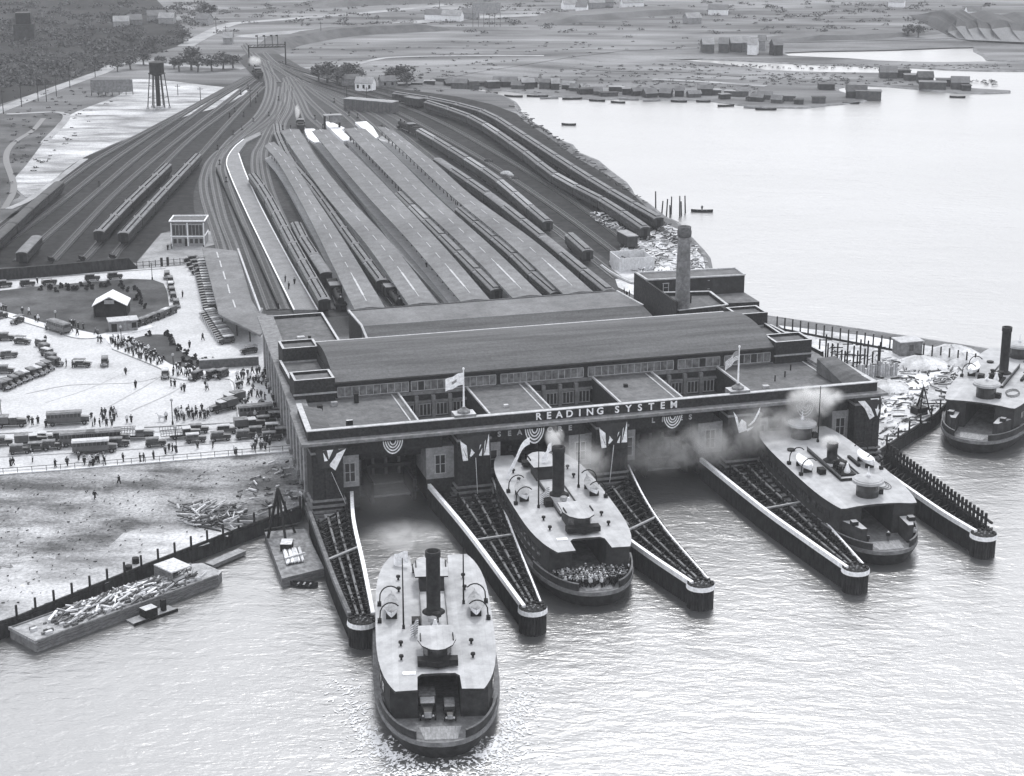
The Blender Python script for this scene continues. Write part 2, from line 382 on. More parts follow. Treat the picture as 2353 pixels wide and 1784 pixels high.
strip('kerb',[(-60,716),(0,724),(57,741),(98,753),(165,775),(200,778),(228,775)],0.3,2.64,KERB,h=0.18)
strip('kerb',[(258,802),(369,847),(380,863),(423,873),(526,871),(540,914),(546,966)],0.3,2.64,KERB,h=0.18)
strip('kerb',[(-60,652),(100,638),(298,622),(380,617)],0.5,2.62,KERB,h=0.14)
sheet('spoil_ground',[(2012,1040),(2150,950),(2200,900),(2260,848),(2400,800),(2400,838),(2353,830),(2150,798),(1990,772),(1790,748),(1850,800),(1960,900)],2.46,SANDR,sm=0)
sheet('concrete_apron',[(2008,957),(2036,960),(2100,912),(2178,852),(2140,845),(2080,880)],2.52,mat('new_concrete',0.62,0.72))
sheet('spoil_ground',[(1400,600),(1440,560),(1530,515),(1560,528),(1588,562),(1616,592),(1622,625),(1690,690),(1480,690),(1420,660)],2.52,SANDR,sm=0)
sheet('vacant_lot',[(60,455),(95,440),(195,361),(407,274),(500,247),(553,222),(568,208),(470,196),(395,187),(300,182),(280,215),(165,262),(120,300),(90,340),(60,380),(30,420)],2.5,SAND,sm=8)
sheet('woodland_floor',[(-300,258),(0,240),(110,205),(228,168),(290,140),(420,104),(420,60),(330,-30),(-400,-60)],2.46,WOODF,sm=0)
sheet('scrub_ground',[(-600,640),(-60,552),(-10,510),(0,470),(-600,330),(-150,270),(20,262),(110,263),(150,270),(95,330),(40,430),(0,470)],2.46,mat('scrub',0.03,0.12,scale=0.06,detail=12),sm=6)
sheet('railway_approach',[(545,135),(600,112),(650,130),(700,165),(640,190),(590,180)],2.52,CINDER_L,sm=4)
strip('dirt_road',[(-80,285),(0,253),(110,210),(228,168),(285,146),(430,152),(560,158)],7,2.56,DIRTR)
strip('dirt_road',[(426,106),(470,82),(529,56),(600,49),(860,28),(1040,10)],9,2.56,DIRTR)
strip('dirt_road',[(560,86),(600,80),(750,68),(870,58),(1100,40),(1353,30),(1420,24)],14,2.55,DIRTR)
strip('dirt_road',[(640,160),(800,150),(900,132),(1100,128),(1250,128)],4,2.55,DIRTR)
strip('path',[(15,262),(150,262),(100,330)],3,2.56,DIRTR)
strip('path',[(1500,182),(1620,188),(1760,198)],5,0.7,DIRTR)
strip('path',[(20,480),(80,450),(195,365)],2.5,2.58,DIRTR)
strip('path',[(1270,150),(1400,162),(1560,165),(1700,175)],4,0.7,mat('marsh_dark',0.09,0.13,scale=0.1))
# black drainage ditch
strip('ditch_water',[(10,480),(32,430),(14,365),(30,330),(75,300),(100,272)],2.2,2.55,mat('ditch',0.015,0.03,rough=0.3))
def bank(name,pts,w,h,m):
    p=smooth_path([G(*q,2.4) for q in pts],10); mb=M(); mi=mb.mi(m); rnd=random.Random(4); n=len(p)
    for i in range(n):
        d=(p[min(i+1,n-1)]-p[max(i-1,0)]).normalized(); nr=Vector((-d.y,d.x,0)); e=min(1,i/3,(n-1-i)/3); hh=2.3+h*e*rnd.uniform(0.8,1.1)
        for o,z in ((-w-h*1.6,2.3),(-w,hh),(w,hh),(w+h*1.6,2.3)): q=p[i]+nr*(o+rnd.uniform(-.6,.6)); mb.v.append((q.x,q.y,z))
    for i in range(n-1):
        for k in range(3): a=4*i+k; mb.f.append((a,a+4,a+5,a+1)[::-1] if False else (a,a+1,a+5,a+4)); mb.m.append(mi)
    return tag(mb.build(name),kind='structure')
# embankment carrying the main line, seen as a dark band
bank('railway_embankment',[(590,125),(660,100),(800,78),(985,68),(1000,66)],5,4.5,mat('grass_bank',0.065,0.12,scale=0.1,detail=12))
bank('low_ridge',[(1200,55),(1353,40),(1500,30),(1620,22)],12,3.5,mat('far_scrub',0.08,0.14,scale=0.04,detail=14))
bank('low_ridge',[(700,12),(900,4),(1200,-6),(1500,-10)],14,5,mat('far_scrub',0.08,0.14))
bank('low_ridge',[(1750,90),(1950,86),(2080,78),(2150,74)],8,2.5,mat('far_scrub',0.08,0.14))
# sand bluff far right
def bluff():
    mb=M(); pts=[(2200,78),(2235,55),(2300,52),(2420,58)]; base=[(2190,88),(2230,92),(2300,95),(2420,100)]
    W=[G(*p,2.4) for p in base]
    sandm=mat('bluff_sand',0.17,0.24,scale=0.05,detail=10); gr=mat('bluff_scrub',0.06,0.1,scale=0.04,detail=10)
    random.seed(3); n=40; rows=[]
    for i in range(n+1):
        t=i/n*(len(W)-1); k=min(int(t),len(W)-2); f=t-k
        x=W[k][0]+(W[k+1][0]-W[k][0])*f; y=W[k][1]+(W[k+1][1]-W[k][1])*f
        h=9*min(1,i/9)*(0.9+0.1*math.sin(i*0.7)+0.06*random.random()); r=3*math.sin(i*1.1)+random.uniform(-1,1)
        rows.append([(x,y,2.3),(x+r,y+14+r,2.3+h*0.65),(x,y+24,2.3+h),(x,y+60,2.3+h*1.15),(x,y+130,2.3)])
    for a,b in zip(rows,rows[1:]):
        for q in range(4): mb.face([a[q],b[q],b[q+1],a[q+1]],sandm if q==0 else gr)
    tag(mb.build('sand_bluff'),kind='structure')
bluff()

# ------------------------------------------------------------------ railway tracks
BALL=mat('track_ballast',0.1,0.15,scale=0.8,detail=8,rough=0.95)
BALL_Y=mat('yard_track_ballast',0.035,0.06,scale=0.8,detail=8,rough=0.95)
RAIL=mat('rail_steel',0.06,0.1,scale=2,rough=0.4,metal=0.3)
TIE=mat('sleeper_timber',0.045,0.08,scale=1)
def track(pts,pale=True,z=2.5,zpx=2.6):
    p=smooth_path([G(x,y,zpx) for x,y in pts],4)
    mb=M(); k=track.k; track.k=(k+1)%7
    ribbon(mb,p,3.0,z-0.1,z+0.16+0.006*k,BALL if pale else BALL_Y)
    for s_ in (-0.75,0.75): ribbon(mb,p,0.16,z+0.1,z+0.38,RAIL,off=s_)
    ribbon(mb,p,0.9,z+0.1,z+0.21+0.006*k,TIE,off=0)
    return tag(mb.build('railway_track'),kind='structure')
track.k=0
th=(640,178)
# outer loops beside the left canopy
track([(612,140),(628,190),(610,255),(545,318),(492,360),(470,400),(470,450),(502,552),(520,610),(560,715)])
track([(600,140),(617,200),(595,262),(530,322),(500,362),(491,400),(510,495),(537,568),(560,640),(588,717)])
track([(645,200),(630,262),(560,320),(530,345),(512,378),(520,425),(560,540),(625,712)])
track([(650,215),(640,265),(575,318),(540,345),(522,378),(536,430),(590,560),(652,712)])
# station tracks through the canopies
track([(655,190),(650,240),(620,290),(600,330),(586,360),(592,420),(640,560),(716,712)])
track([(660,190),(656,240),(628,292),(612,330),(606,370),(625,450),(690,590),(760,712)])
track([(665,195),(655,250),(638,285),(640,312),(690,400),(780,552),(905,712)])
track([(672,200),(668,250),(650,285),(655,312),(700,390),(800,545),(930,712)])
track([(655,180),(675,230),(690,270),(700,310),(760,400),(870,545),(1000,700)])
track([(662,178),(690,225),(712,268),(757,310),(850,415),(965,550),(1040,650)])
track([(670,178),(705,225),(745,265),(775,305),(870,400),(1010,560),(1130,692)])
track([(678,180),(730,220),(790,262),(842,310),(940,410),(1080,545),(1200,660)])
track([(690,185),(760,225),(820,262),(870,305),(980,410),(1130,560),(1262,682)])
track([(700,190),(790,232),(860,265),(930,315),(1020,385),(1200,515),(1385,672)])
track([(710,192),(810,232),(900,265),(960,305),(1060,375),(1240,500),(1420,640)])
track([(640,150),(720,190),(840,228),(920,262),(1000,305),(1130,380),(1300,495),(1440,600)],False)
track([(650,155),(760,195),(880,228),(1000,275),(1120,340),(1300,450),(1460,570)],False)
track([(650,150),(780,188),(900,222),(980,245),(1100,290),(1220,350),(1340,425),(1500,555)],False)
track([(645,142),(760,178),(900,208),(1010,238),(1130,285),(1250,345),(1400,440),(1560,560)],False)
track([(560,105),(575,125),(590,142),(620,165),(640,190)])
track([(565,100),(590,130),(640,160),(700,200)])
track([(600,112),(620,135),(650,160)])
# left yard
track([(600,190),(545,238),(440,318),(330,430),(224,562),(188,600)],False)
track([(605,200),(560,245),(470,345),(380,450),(282,562),(256,596)],False)
track([(590,180),(520,235),(380,345),(260,450),(120,600)],False)
track([(580,178),(480,240),(330,350),(190,470),(40,600)],False)
track([(575,176),(450,245),(280,355),(120,480),(-20,580)],False)
track([(570,176),(420,258),(250,350),(140,425),(0,530),(-40,560)],False)
# ------------------------------------------------------------------ ferry terminal (local axes: u along the front, v away from the river)
T0=thing('ferry_terminal','long brick ferry terminal with barrel roof and four slip openings, white lettered parapet','terminal building',(OX,OY,0),YAW)
def tp(name,fn,parent=T0,label=None,smooth=False):
    mb=M(); fn(mb); o=mb.build(name,parent,smooth)
    if label: o['label']=label
    return o
UL=lambda v:0.8+0.05*v
UR=lambda v:111.3-0.05*v
PIERS=[(0.8,6.4),(27.4,33.6),(53.8,60.0),(79.9,86.4),(106.0,111.3)]
OPEN=[(9.8,22.2),(36.2,49.4),(62.4,75.0),(89.2,102.6)]
def windows(mb,u,v,z0,z1,w,frame=FRAME): pass
def add_window(u,v,z0,z1,w,cols=2,rows=2,parent=T0,axis='u'):
    mb=M(); t=0.18
    def bx(a0,a1,c0,c1,p0,p1,m):
        if axis=='u': mb.box(a0,a1,p0,p1,c0,c1,m)
        else: mb.box(p0,p1,a0,a1,c0,c1,m)
    bx(u-w/2-t,u+w/2+t,z0-t,z0,v-0.16,v+0.05,FRAME); bx(u-w/2-t,u+w/2+t,z1,z1+t,v-0.16,v+0.05,FRAME)
    for i in range(cols+1):
        x=u-w/2+w*i/cols; bx(x-t/2,x+t/2,z0,z1,v-0.13,v+0.04,FRAME)
    for j in range(1,rows):
        z=z0+(z1-z0)*j/rows; bx(u-w/2,u+w/2,z-0.06,z+0.06,v-0.11,v+0.04,FRAME)
    wd=mb.build('window',parent); m2=M()
    mb=m2; bx(u-w/2,u+w/2,z0,z1,v-0.07,v+0.06,GLASS); m2.build('pane',wd)
for i,(a,b) in enumerate(PIERS):
    def f(mb,a=a,b=b,i=i):
        c=(a+b)/2; pr=-1.6
        mb.box(a,b,pr,3.2,1.2,14.3,BRICK)
        for k in (0.18,0.5,0.82):   # recessed courses as raised bands
            x=a+(b-a)*k; mb.box(x-0.5,x+0.5,pr-0.12,pr-0.003,4.6,12.6,BRICK)
        for z,e,h in ((3.9,0.35,0.35),(2.9,0.55,0.35),(1.9,0.8,0.4)): mb.box(a-e,b+e,pr-e,3.0,z,z+h,STONE_D)
        mb.box(a-0.15,b+0.15,pr-0.2,3.1,12.9,13.3,STONE_D)
        mb.box(a-1.0,b+1.0,pr-1.6,3.0,-1,1.5,STONE_D)
    tp('masonry_pier',f)
    def g(mb,a=a,b=b):   # stepped timber landing in front
        for k in range(4): mb.box(a+0.2,b-0.2,-4.6-k*2.6,-3.3-k*2.6+0.9,0.2,1.5-k*0.22,TIMBER,TIMBER)
        for k in range(5): mb.box(a-0.1,b+0.1,-3.3-k*2.6,-3.05-k*2.6,0.4,2.0-k*0.22,TIMBER)
        mb.box((a+b)/2-1.2,(a+b)/2+1.0,-5.6,-3.4,1.2,2.2,STONE)
    tp('landing_steps',g)
PAN=[(6.4,9.8),(22.2,27.4),(33.6,36.2),(49.4,53.8),(60.0,62.4),(75.0,79.9),(86.4,89.2),(102.6,106.0)]
for a,b in PAN:
    def f(mb,a=a,b=b):
        mb.box(a,b,1.2,9.5,1.2,5.2,BRICK); mb.box(a,b,1.1,9.4,5.2,11.3,PLASTER)
    tp('wall_panel',f)
    if b-a>3: add_window((a+b)/2,1.1,6.3,9.7,1.9,2,2)
    else: add_window((a+b)/2,1.1,6.3,9.7,1.3,1,2)
def f(mb):
    prev=6.4
    for a,b in OPEN: mb.box(a-3,b+3,0.9,4.5,11.3,14.3,BRICK)
    for (a,b) in PAN: pass
tp('frieze',f)
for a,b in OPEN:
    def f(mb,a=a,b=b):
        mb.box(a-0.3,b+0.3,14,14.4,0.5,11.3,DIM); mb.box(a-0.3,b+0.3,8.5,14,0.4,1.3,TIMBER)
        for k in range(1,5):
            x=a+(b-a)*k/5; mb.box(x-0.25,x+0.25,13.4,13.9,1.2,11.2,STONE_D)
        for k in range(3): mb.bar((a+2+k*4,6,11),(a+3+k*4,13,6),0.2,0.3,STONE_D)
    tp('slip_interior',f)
for a,b in OPEN:
    def f(mb,a=a,b=b):
        mb.prism([(a+2.2,9),(b-2.2,9),(b-2.6,3.0),(a+2.6,3.0)],[1.6,1.6,1.9,1.9],[2.1,2.1,2.3,2.3],TIMBER)
        for x in (a+2.0,b-2.6): mb.box(x,x+0.6,1,9,1.5,5.5,DARK)
        mb.box(a+2,b-2,4.2,4.8,7.2,7.8,DARK)
    tp('loading_bridge',f)
# parapet, cornice, coping
def f(mb):
    mb.box(0.6,111.5,0.6,1.3,14.4,16.5,BRICK)
    mb.prism([(0.6,1.3),(1.3,1.3),(1.3+0.8,17),(0.6+0.85,17)],14.4,16.5,BRICK); mb.prism([(110.8,1.3),(111.5,1.3),(110.7,17),(110.0,17)],14.4,16.5,BRICK)
tp('parapet',f)
def f(mb):
    mb.box(-0.8,112.9,-1.3,0.6,14.3,14.8,STONE_D); mb.prism([(-0.8,0.6),(0.6,0.6),(1.5,18),(0.1,18)],14.3,14.8,STONE_D); mb.prism([(111.5,0.6),(112.9,0.6),(112,18),(110.6,18)],14.3,14.8,STONE_D)
    mb.box(-0.1,112.2,-0.5,0.5,13.95,14.3,STONE_D)
tp('cornice',f)
def f(mb):
    mb.box(0.45,111.65,0.45,1.45,16.5,16.64,COPING); mb.prism([(0.45,1.45),(1.45,1.45),(2.2,17),(1.2,17)],16.5,16.64,COPING); mb.prism([(110.65,1.45),(111.65,1.45),(110.9,17),(109.9,17)],16.5,16.64,COPING)
tp('coping',f)
def f(mb):  # sloping roof strip behind the parapet, returned and raised at both ends
    mb.prism([(5.5,1.3),(106.5,1.3),(106.5,5.6),(5.5,5.6)],14.2,[16.35,16.35,15.3,15.3],ROOF)
    mb.prism([(1.3,1.3),(5.5,1.3),(5.5,5.6),(5.9,16.5),(2.1,16.5)],14.2,[16.35,16.35,15.3,15.4,16.35],ROOF_B)
    mb.prism([(110.8,1.3),(106.5,1.3),(106.5,5.6),(106.1,16.5),(110.0,16.5)],14.2,[16.35,16.35,15.3,17.2,17.4],ROOF_B)
tp('roof_strip',f)
BL=[(3.2,22.6),(36.0,48.3),(61.8,74.6),(88.3,108.4)]
for a,b in BL:
    def f(mb,a=a,b=b):
        s=0.02
        y0=5.6 if a>4 and b<108 else 5.6
        mb.box(a,b,5.6,26.4,8.6,14.0,BRICK,ROOF)
        mb.box(a,a+0.35,5.7,26.3,14.0,14.35,COPING); mb.box(b-0.35,b,5.7,26.3,14.0,14.35,COPING); mb.box(a+0.35,b-0.35,26.0,26.35,14.0,14.35,COPING)
        mb.box(b-1.6,b-1.35,5.8,25.9,14.0,14.12,COPING)
    tp('flat_roof',f)
def f(mb):
    for a,b in ((22.6,36.0),(48.3,61.8),(74.6,88.3)):
        mb.box(a,b,5.6,26.0,8.5,9.0,ROOF)
        mb.box(a,b,5.6,6.1,9.0,14.9,BRICK)
        for k in range(1,4):
            x=a+(b-a)*k/4; mb.box(x-0.35,x+0.35,25.0,25.85,9.0,13.4,STONE_D)
        mb.box(a,b,25.2,25.8,11.9,12.3,STONE_D)
tp('light_well',f)
for a,b in ((22.6,36.0),(48.3,61.8),(74.6,88.3)):
    for k in range(4):
        x0=a+(b-a)*k/4+0.6; x1=a+(b-a)*(k+1)/4-0.6
        add_window((x0+x1)/2,25.5,9.4,11.6,x1-x0,3,1)
# side walls with pilasters
def side(mb,U,sgn,v1):
    a=(U(3),3); b=(U(v1),v1)
    t=1.0*sgn
    mb.prism([(a[0],a[1]),(b[0],b[1]),(b[0]+t,b[1]),(a[0]+t,a[1])],0.5,14.3,BRICK)
    for v in range(6,int(v1),6):
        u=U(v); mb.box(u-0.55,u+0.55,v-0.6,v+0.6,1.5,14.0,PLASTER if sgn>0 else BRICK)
        mb.box(u-0.8,u+0.8,v-0.85,v+0.85,1.5,3.4,STONE_D); mb.box(u-0.75,u+0.75,v-0.8,v+0.8,12.6,13.2,STONE)
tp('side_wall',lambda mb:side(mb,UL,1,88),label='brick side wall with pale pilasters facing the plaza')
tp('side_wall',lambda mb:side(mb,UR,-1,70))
for v in range(9,84,6): add_window(v,UL(v)-0.05,4.2,7.6,2.6,3,2,axis='v')
for v in range(9,84,6): add_window(v,UL(v)-0.05,9.0,12,2.6,3,2,axis='v')
tp('side_ledge',lambda mb: mb.prism([(UL(18)-1.3,18),(UL(18)+2.2,18),(UL(88)+2.2,88),(UL(88)-1.3,88)],14.3,14.8,STONE_D))
tp('side_ledge',lambda mb: mb.prism([(UR(18)-2.2,18),(UR(18)+1.2,18),(UR(60)+1.2,60),(UR(60)-2.2,60)],14.3,14.8,STONE_D))
# corner blocks that stop the barrel roof
for x0,x1,y0,y1 in ((2.2,10.0,25.0,31.0),(3.4,10.7,47.3,53.3),(100.8,108.8,25.0,31.2),(101.4,108.6,47.3,53.6)):
    def f(mb):
        mb.box(x0,x1,y0,y1,14.0,18.0,BRICK); 
        for q in ((x0,x1,y0,y0+0.5),(x0,x1,y1-0.5,y1),(x0,x0+0.5,y0+0.5,y1-0.5),(x1-0.5,x1,y0+0.5,y1-0.5)): mb.box(*q,18.0,18.6,BRICK,COPING)
        mb.box(x0+0.5,x1-0.5,y0+0.5,y1-0.5,18.0,18.05,ROOF)
        mb.box(x0-0.3,x1+0.3,y0-0.3,y0-0.003,15.6,15.9,STONE)
    tp('corner_block',f)
def f(mb):
    mb.box(2.6,10.4,31,47.3,13.0,15.6,BRICK,ROOF); mb.box(2.6,3.1,31.003,47.2,15.6,16.3,BRICK,COPING)
tp('flat_roof',f)
def f(mb):
    mb.box(101.0,108.2,31.2,47.3,13.0,15.6,BRICK,ROOF); mb.box(107.7,108.2,31.203,47.2,15.6,16.3,BRICK,COPING)
tp('flat_roof',f)
# barrel roof
def f(mb):
    n=18; u0,u1,u2,u3=10.0,101.0,10.7,101.2
    rows=[]
    for i in range(n+1):
        t=i/n; v=25.6+(54.2-25.6)*t; z=17.3+2.6*math.sin(math.pi*min(1,t*0.98+0.01))**0.85
        rows.append([(10.0+0.7*t,v,z),(101.0+0.3*t,v,z)])
    for a,b in zip(rows,rows[1:]):
        mb.face([a[0],a[1],b[1],b[0]],ROOF_B)
    for s_ in (0,1):
        mb.face([r[s_] for r in rows][::(1 if s_ else -1)],BRICK)
    mb.box(9.9,101.1,25.2,25.6,16.7,17.35,DARK); mb.box(10.6,101.3,54.2,54.7,16.6,17.5,DARK,COPING)
tp('barrel_roof',f)
def f(mb):
    mb.box(10.2,100.8,25.9,54.1,8.0,17.25,BRICK)
    mb.box(10.2,100.8,25.85,25.897,13.5,14.2,STONE_D)
tp('hall_wall',f)
CLS=[(10.6,24.5,2),(25,42,1),(43,60,1),(61,79,1),(80,89,2),(90,100,0)]
for a,b,q in CLS:
    n=int((b-a)/1.3); mb=M()
    mb.box(a,b,25.6,25.88,14.35,14.5,FRAME); mb.box(a,b,25.6,25.88,16.3,16.45,FRAME)
    for k in range(n+1):
        x=a+(b-a)*k/n; mb.box(x-0.06,x+0.06,25.62,25.88,14.5,16.3,FRAME)
    w=mb.build('clerestory_window',T0); m2=M()
    random.seed(int(a)); 
    for k in range(n):
        x0=a+(b-a)*k/n; x1=a+(b-a)*(k+1)/n; m2.box(x0+0.06,x1-0.06,25.7,25.86,14.5,16.3,GLASS_L if random.random()<(0.9 if q else 0.6) else GLASS)
    m2.build('pane',w)
# rear-left office roof and low concourse
def f(mb):
    mb.prism([(4.0,54.7),(18.0,54.7),(18.6,88),(5.2,88)],0.5,13.9,BRICK,ROOF)
    for q in ([(4.0,54.7),(4.5,54.7),(5.7,88),(5.2,88)],[(17.5,54.7),(18.0,54.7),(18.6,88),(18.1,88)],[(5.7,87.5),(18.1,87.5),(18.1,88),(5.7,88)]): mb.prism(q,13.9,14.6,BRICK,COPING)
    mb.box(10,11.6,70,71.2,13.9,14.3,COPING)
tp('office_wing',f)
cz=10.6
def pl(px,py,z): return LU(px,py,z)
def f(mb):
    A=[pl(801,715,cz),pl(1417,669,cz),pl(1477,702,cz),pl(831,750,cz)]
    mb.prism([A[3],A[2],A[1],A[0]],2.5,cz,BRICK,ROOF_C)
    B=[A[3],A[2],(A[2][0]+1.5,A[2][1]-7),(A[3][0]+0.3,A[3][1]-7)]
    mb.prism([B[3],B[2],B[1],B[0]],2.5,[8.2,8.2,cz-0.02,cz-0.02],ROOF_B)  # front slope in a darker roof colour, its shade painted in
    mb.bar((*A[0],cz+0.15),(*A[3],cz+0.15),0.5,0.3,COPING); mb.bar((*A[3],cz+0.1),(*B[3],8.3),0.5,0.3,COPING)
    mb.bar((*A[1],cz+0.1),(*A[2],cz+0.1),0.5,0.2,COPING); mb.bar((*A[0],cz-0.05),(*A[1],cz-0.05),0.4,0.5,ROOF_B)
    mb.box(28,98,56,85,2.5,7.0,ROOF)
tp('concourse_roof',f)
# power house at the right rear
def f(mb):
    A=[(98.8,75.4),(111.6,77.2),(112.2,90.0),(98.6,92.4)]
    mb.prism(A,1.0,11.6,BRICK,ROOF)
    for i in range(4):
        a=A[i]; b=A[(i+1)%4]; mb.bar((*a,12.0),(*b,12.0),0.5,0.9,BRICK); mb.bar((*a,12.5),(*b,12.5),0.6,0.14,COPING)
    B=[(98.6,96.0),(123.0,94.5),(123.4,101.5),(98.4,103.5)]
    mb.prism(B,1.0,14.6,HULL_G,ROOF)
    for i in range(4):
        a=B[i]; b=B[(i+1)%4]; mb.bar((*a,14.75),(*b,14.75),0.5,0.3,COPING)
    mb.prism([(112.3,86),(123,85),(123,94.4),(112.2,94.4)],1.0,10.4,BRICK,ROOF)
    mb.box(98.0,98.5,75,104,1,14.6,BRICK)
    mb.box(112,118,52,70,0.5,9.5,BRICK,ROOF)
    mb.prism([(108.9,31),(114.5,31),(112.5,54),(107.6,54)],0.5,13.2,BRICK,ROOF); mb.prism([(113.9,31.1),(114.5,31.1),(112.5,54),(111.9,54)],13.2,13.9,BRICK,COPING)
tp('boiler_house',f)
for u in (103.0,114.5,120.0): add_window(u,95.2,11.8,13.7,1.3,1,2)
def lathe_tower(name,label,cat,px,py,z,prof,m,n=20):
    x,y=G(px,py,z); mb=M(); mb.lathe(0,0,prof,m,n); o=mb.build(name,None,True); o.location=(x,y,z); return tag(o,label,cat)
ch=thing('chimney','tall yellow brick chimney stack with dark banded top rising from the boiler house','chimney',(*G(1567.5,716,11.6),11.6))
mb=M(); mb.lathe(0,0,[(1.75,0),(1.62,10),(1.45,16.2),(1.42,17.6)],BRICK_P,24); mb.build('shaft',ch,True)
mb=M(); mb.lathe(0,0,[(1.42,17.6),(1.62,17.9),(1.66,18.9),(1.5,19.4),(1.5,20.0),(1.25,20.05),(1.2,19.0)],mat('sooty_brick',0.07,0.13,scale=1.5),24); mb.build('cap',ch,True)
for q in ((5.3,6.3,17.6,18.4,14.0,15.6,DARK),(13.2,14.0,22.3,23.1,14,15.8,DARK),(8.6,9.8,21.5,22.3,14,14.8,STONE),(9,10.2,8.2,8.8,14,15.4,DARK,COPING),(96,96.2,14,14.2,14,15.2,DARK),(99,99.2,16,16.2,14,15.2,DARK),(102,102.2,20,20.2,14,15.2,DARK),(40,40.8,12,12.8,14,14.5,COPING),(66,66.7,18,18.7,14,14.6,DARK),(92,93.2,10,11,14,14.5,COPING),(12,12.6,68,68.6,13.9,14.9,DARK),(105,105.3,84,84.3,11.6,13.6,DARK)):
    tp('roof_vent',lambda mb:mb.box(*q))
# lettering
def word(txt,u0,u1,v,z,size,name='lettering'):
    cu=bpy.data.curves.new('w','FONT'); cu.body=txt; cu.size=size; cu.extrude=0.06; cu.offset=0.035; cu.space_character=1.0
    ob=bpy.data.objects.new('w',cu); C.objects.link(ob)
    # letter by letter so that the wide spacing matches
    bpy.data.objects.remove(ob)
    n=len(txt); 
    for i,ch_ in enumerate(txt):
        cu=bpy.data.curves.new('w','FONT'); cu.body=ch_; cu.size=size; cu.extrude=0.06; cu.offset=0.04; cu.align_x='CENTER'; cu.align_y='CENTER'
        ob=bpy.data.objects.new('w',cu); C.objects.link(ob); bpy.context.view_layer.update()
        me=bpy.data.meshes.new_from_object(ob.evaluated_get(bpy.context.evaluated_depsgraph_get())); bpy.data.objects.remove(ob)
        me.materials.clear(); me.materials.append(WHITE if z>14 else mat('dull_letter',0.34,0.42))
        o=bpy.data.objects.new('sign_letter',me); C.objects.link(o); o.parent=T0
        o.location=(u0+(u1-u0)*i/(n-1),v,z); o.rotation_euler=(math.pi/2,0,0); o['label']='raised capital letter '+ch_
word('READING',43.3,55.2,0.5,15.6,1.85)
word('SYSTEM',58.5,69.7,0.5,15.6,1.85)
word('SEASHORE',35.9,49.5,0.8,12.75,1.35)
word('LINES',65.8,73.2,0.8,12.75,1.35)

TM=mat('tyre_marks',0.3,0.4,scale=0.3,detail=8)
for k,pts in enumerate(([(105,925),(200,895),(300,850)],[(240,940),(330,890),(380,858)],[(300,945),(390,905),(430,880)],[(60,905),(160,885),(300,880),(360,868)],[(0,1012),(200,1001),(500,985)],[(0,1050),(250,1036),(600,1012)])):
    for o in (0,): strip('tyre_track',pts,0.35,2.53+0.01*k,TM,h=0.02)
# ------------------------------------------------------------------ platform canopies
CZ=8.0; XZ=9.5   # XZ: height the outlines were taken at
def canopy(pl_,pr_,label,z=CZ,zx=9.5,posts='both',line=True,ext=None):
    """pl_/pr_: left and right edge points near -> far (pixels of the roof edge)"""
    L=[Vector((*G(*p,z),0)) for p in pl_]; Rr=[Vector((*G(*p,z),0)) for p in pr_]
    o=Vector((L[0].x,L[0].y,0)); t=thing('platform_canopy',label,'canopy',(o.x,o.y,0),0,'long station platform canopies')
    Ls=[p-o for p in smooth_path([(p.x,p.y) for p in L],8)]; Rs=[p-o for p in smooth_path([(p.x,p.y) for p in Rr],8)]
    n=40
    def at(P,t_):
        k=t_*(len(P)-1); i=min(int(k),len(P)-2); return P[i].lerp(P[i+1],k-i)
    mb=M(); i0=0; rows=[]
    for k in range(n+1):
        a=at(Ls,k/n); b=at(Rs,k/n); c=(a+b)/2; rows.append((a,c,b))
    mi=mb.mi(ROOF_C)
    for (a,c,b) in rows: mb.v+=[(a.x,a.y,z),(c.x,c.y,z+0.35),(b.x,b.y,z),(a.x,a.y,z-0.35),(b.x,b.y,z-0.35)]
    for k in range(n):
        i=5*k; j=i+5
        for q,r in ((0,1),(1,2),(2,4),(4,3),(3,0)): mb.f.append((i+q,i+r,j+r,j+q)[::-1]); mb.m.append(mi)
    mb.f.append((0,1,2,4,3)); mb.m.append(mi); e=5*n; mb.f.append((e+3,e+4,e+2,e+1,e)); mb.m.append(mi)
    if line:
        for k in range(n):
            a,b=rows[k][1],rows[k+1][1]
            if k in (2,3,4) : w=0.5
            elif k%2: w=0.18
            else: continue
            mb.bar((a.x,a.y,z+0.36),(b.x,b.y,z+0.36),w,0.12,COPING)
    mb.build('roof',t)
    mb=M()  # platform under the roof
    for k in range(n):
        a,c,b=rows[k]; d,e_,f_=rows[k+1]
        a1=a.lerp(b,0.06); b1=a.lerp(b,0.94); d1=d.lerp(f_,0.06); f1=d.lerp(f_,0.94)
        mb.face([(a1.x,a1.y,3.5),(b1.x,b1.y,3.5),(f1.x,f1.y,3.5),(d1.x,d1.y,3.5)],CONC)
        mb.face([(a1.x,a1.y,2.4),(a1.x,a1.y,3.5),(d1.x,d1.y,3.5),(d1.x,d1.y,2.4)],CONC); mb.face([(b1.x,b1.y,3.5),(b1.x,b1.y,2.4),(f1.x,f1.y,2.4),(f1.x,f1.y,3.5)],CONC)
    mb.build('platform',t)
    base=None
    for k in range(1,n*1):
        if k%1: continue
        a,c,b=rows[k]; d=(rows[k][1]-rows[k-1][1]).normalized(); nr=Vector((-d.y,d.x,0))
        if base is None:
            m2=M(); m2.tube((0,0,3.4),(0,0,z-0.3),0.16,0.14,DARK,6)
            for s_ in (-1,1): m2.bar((0,0,z-1.3),(0+s_*1.9,0,z-0.35),0.14,0.2,DARK)
            base=m2.build('post',t); base.location=(c.x,c.y,0)
        else:
            q=base.copy(); C.objects.link(q); q.parent=t; q.location=(c.x,c.y,0)
    return t
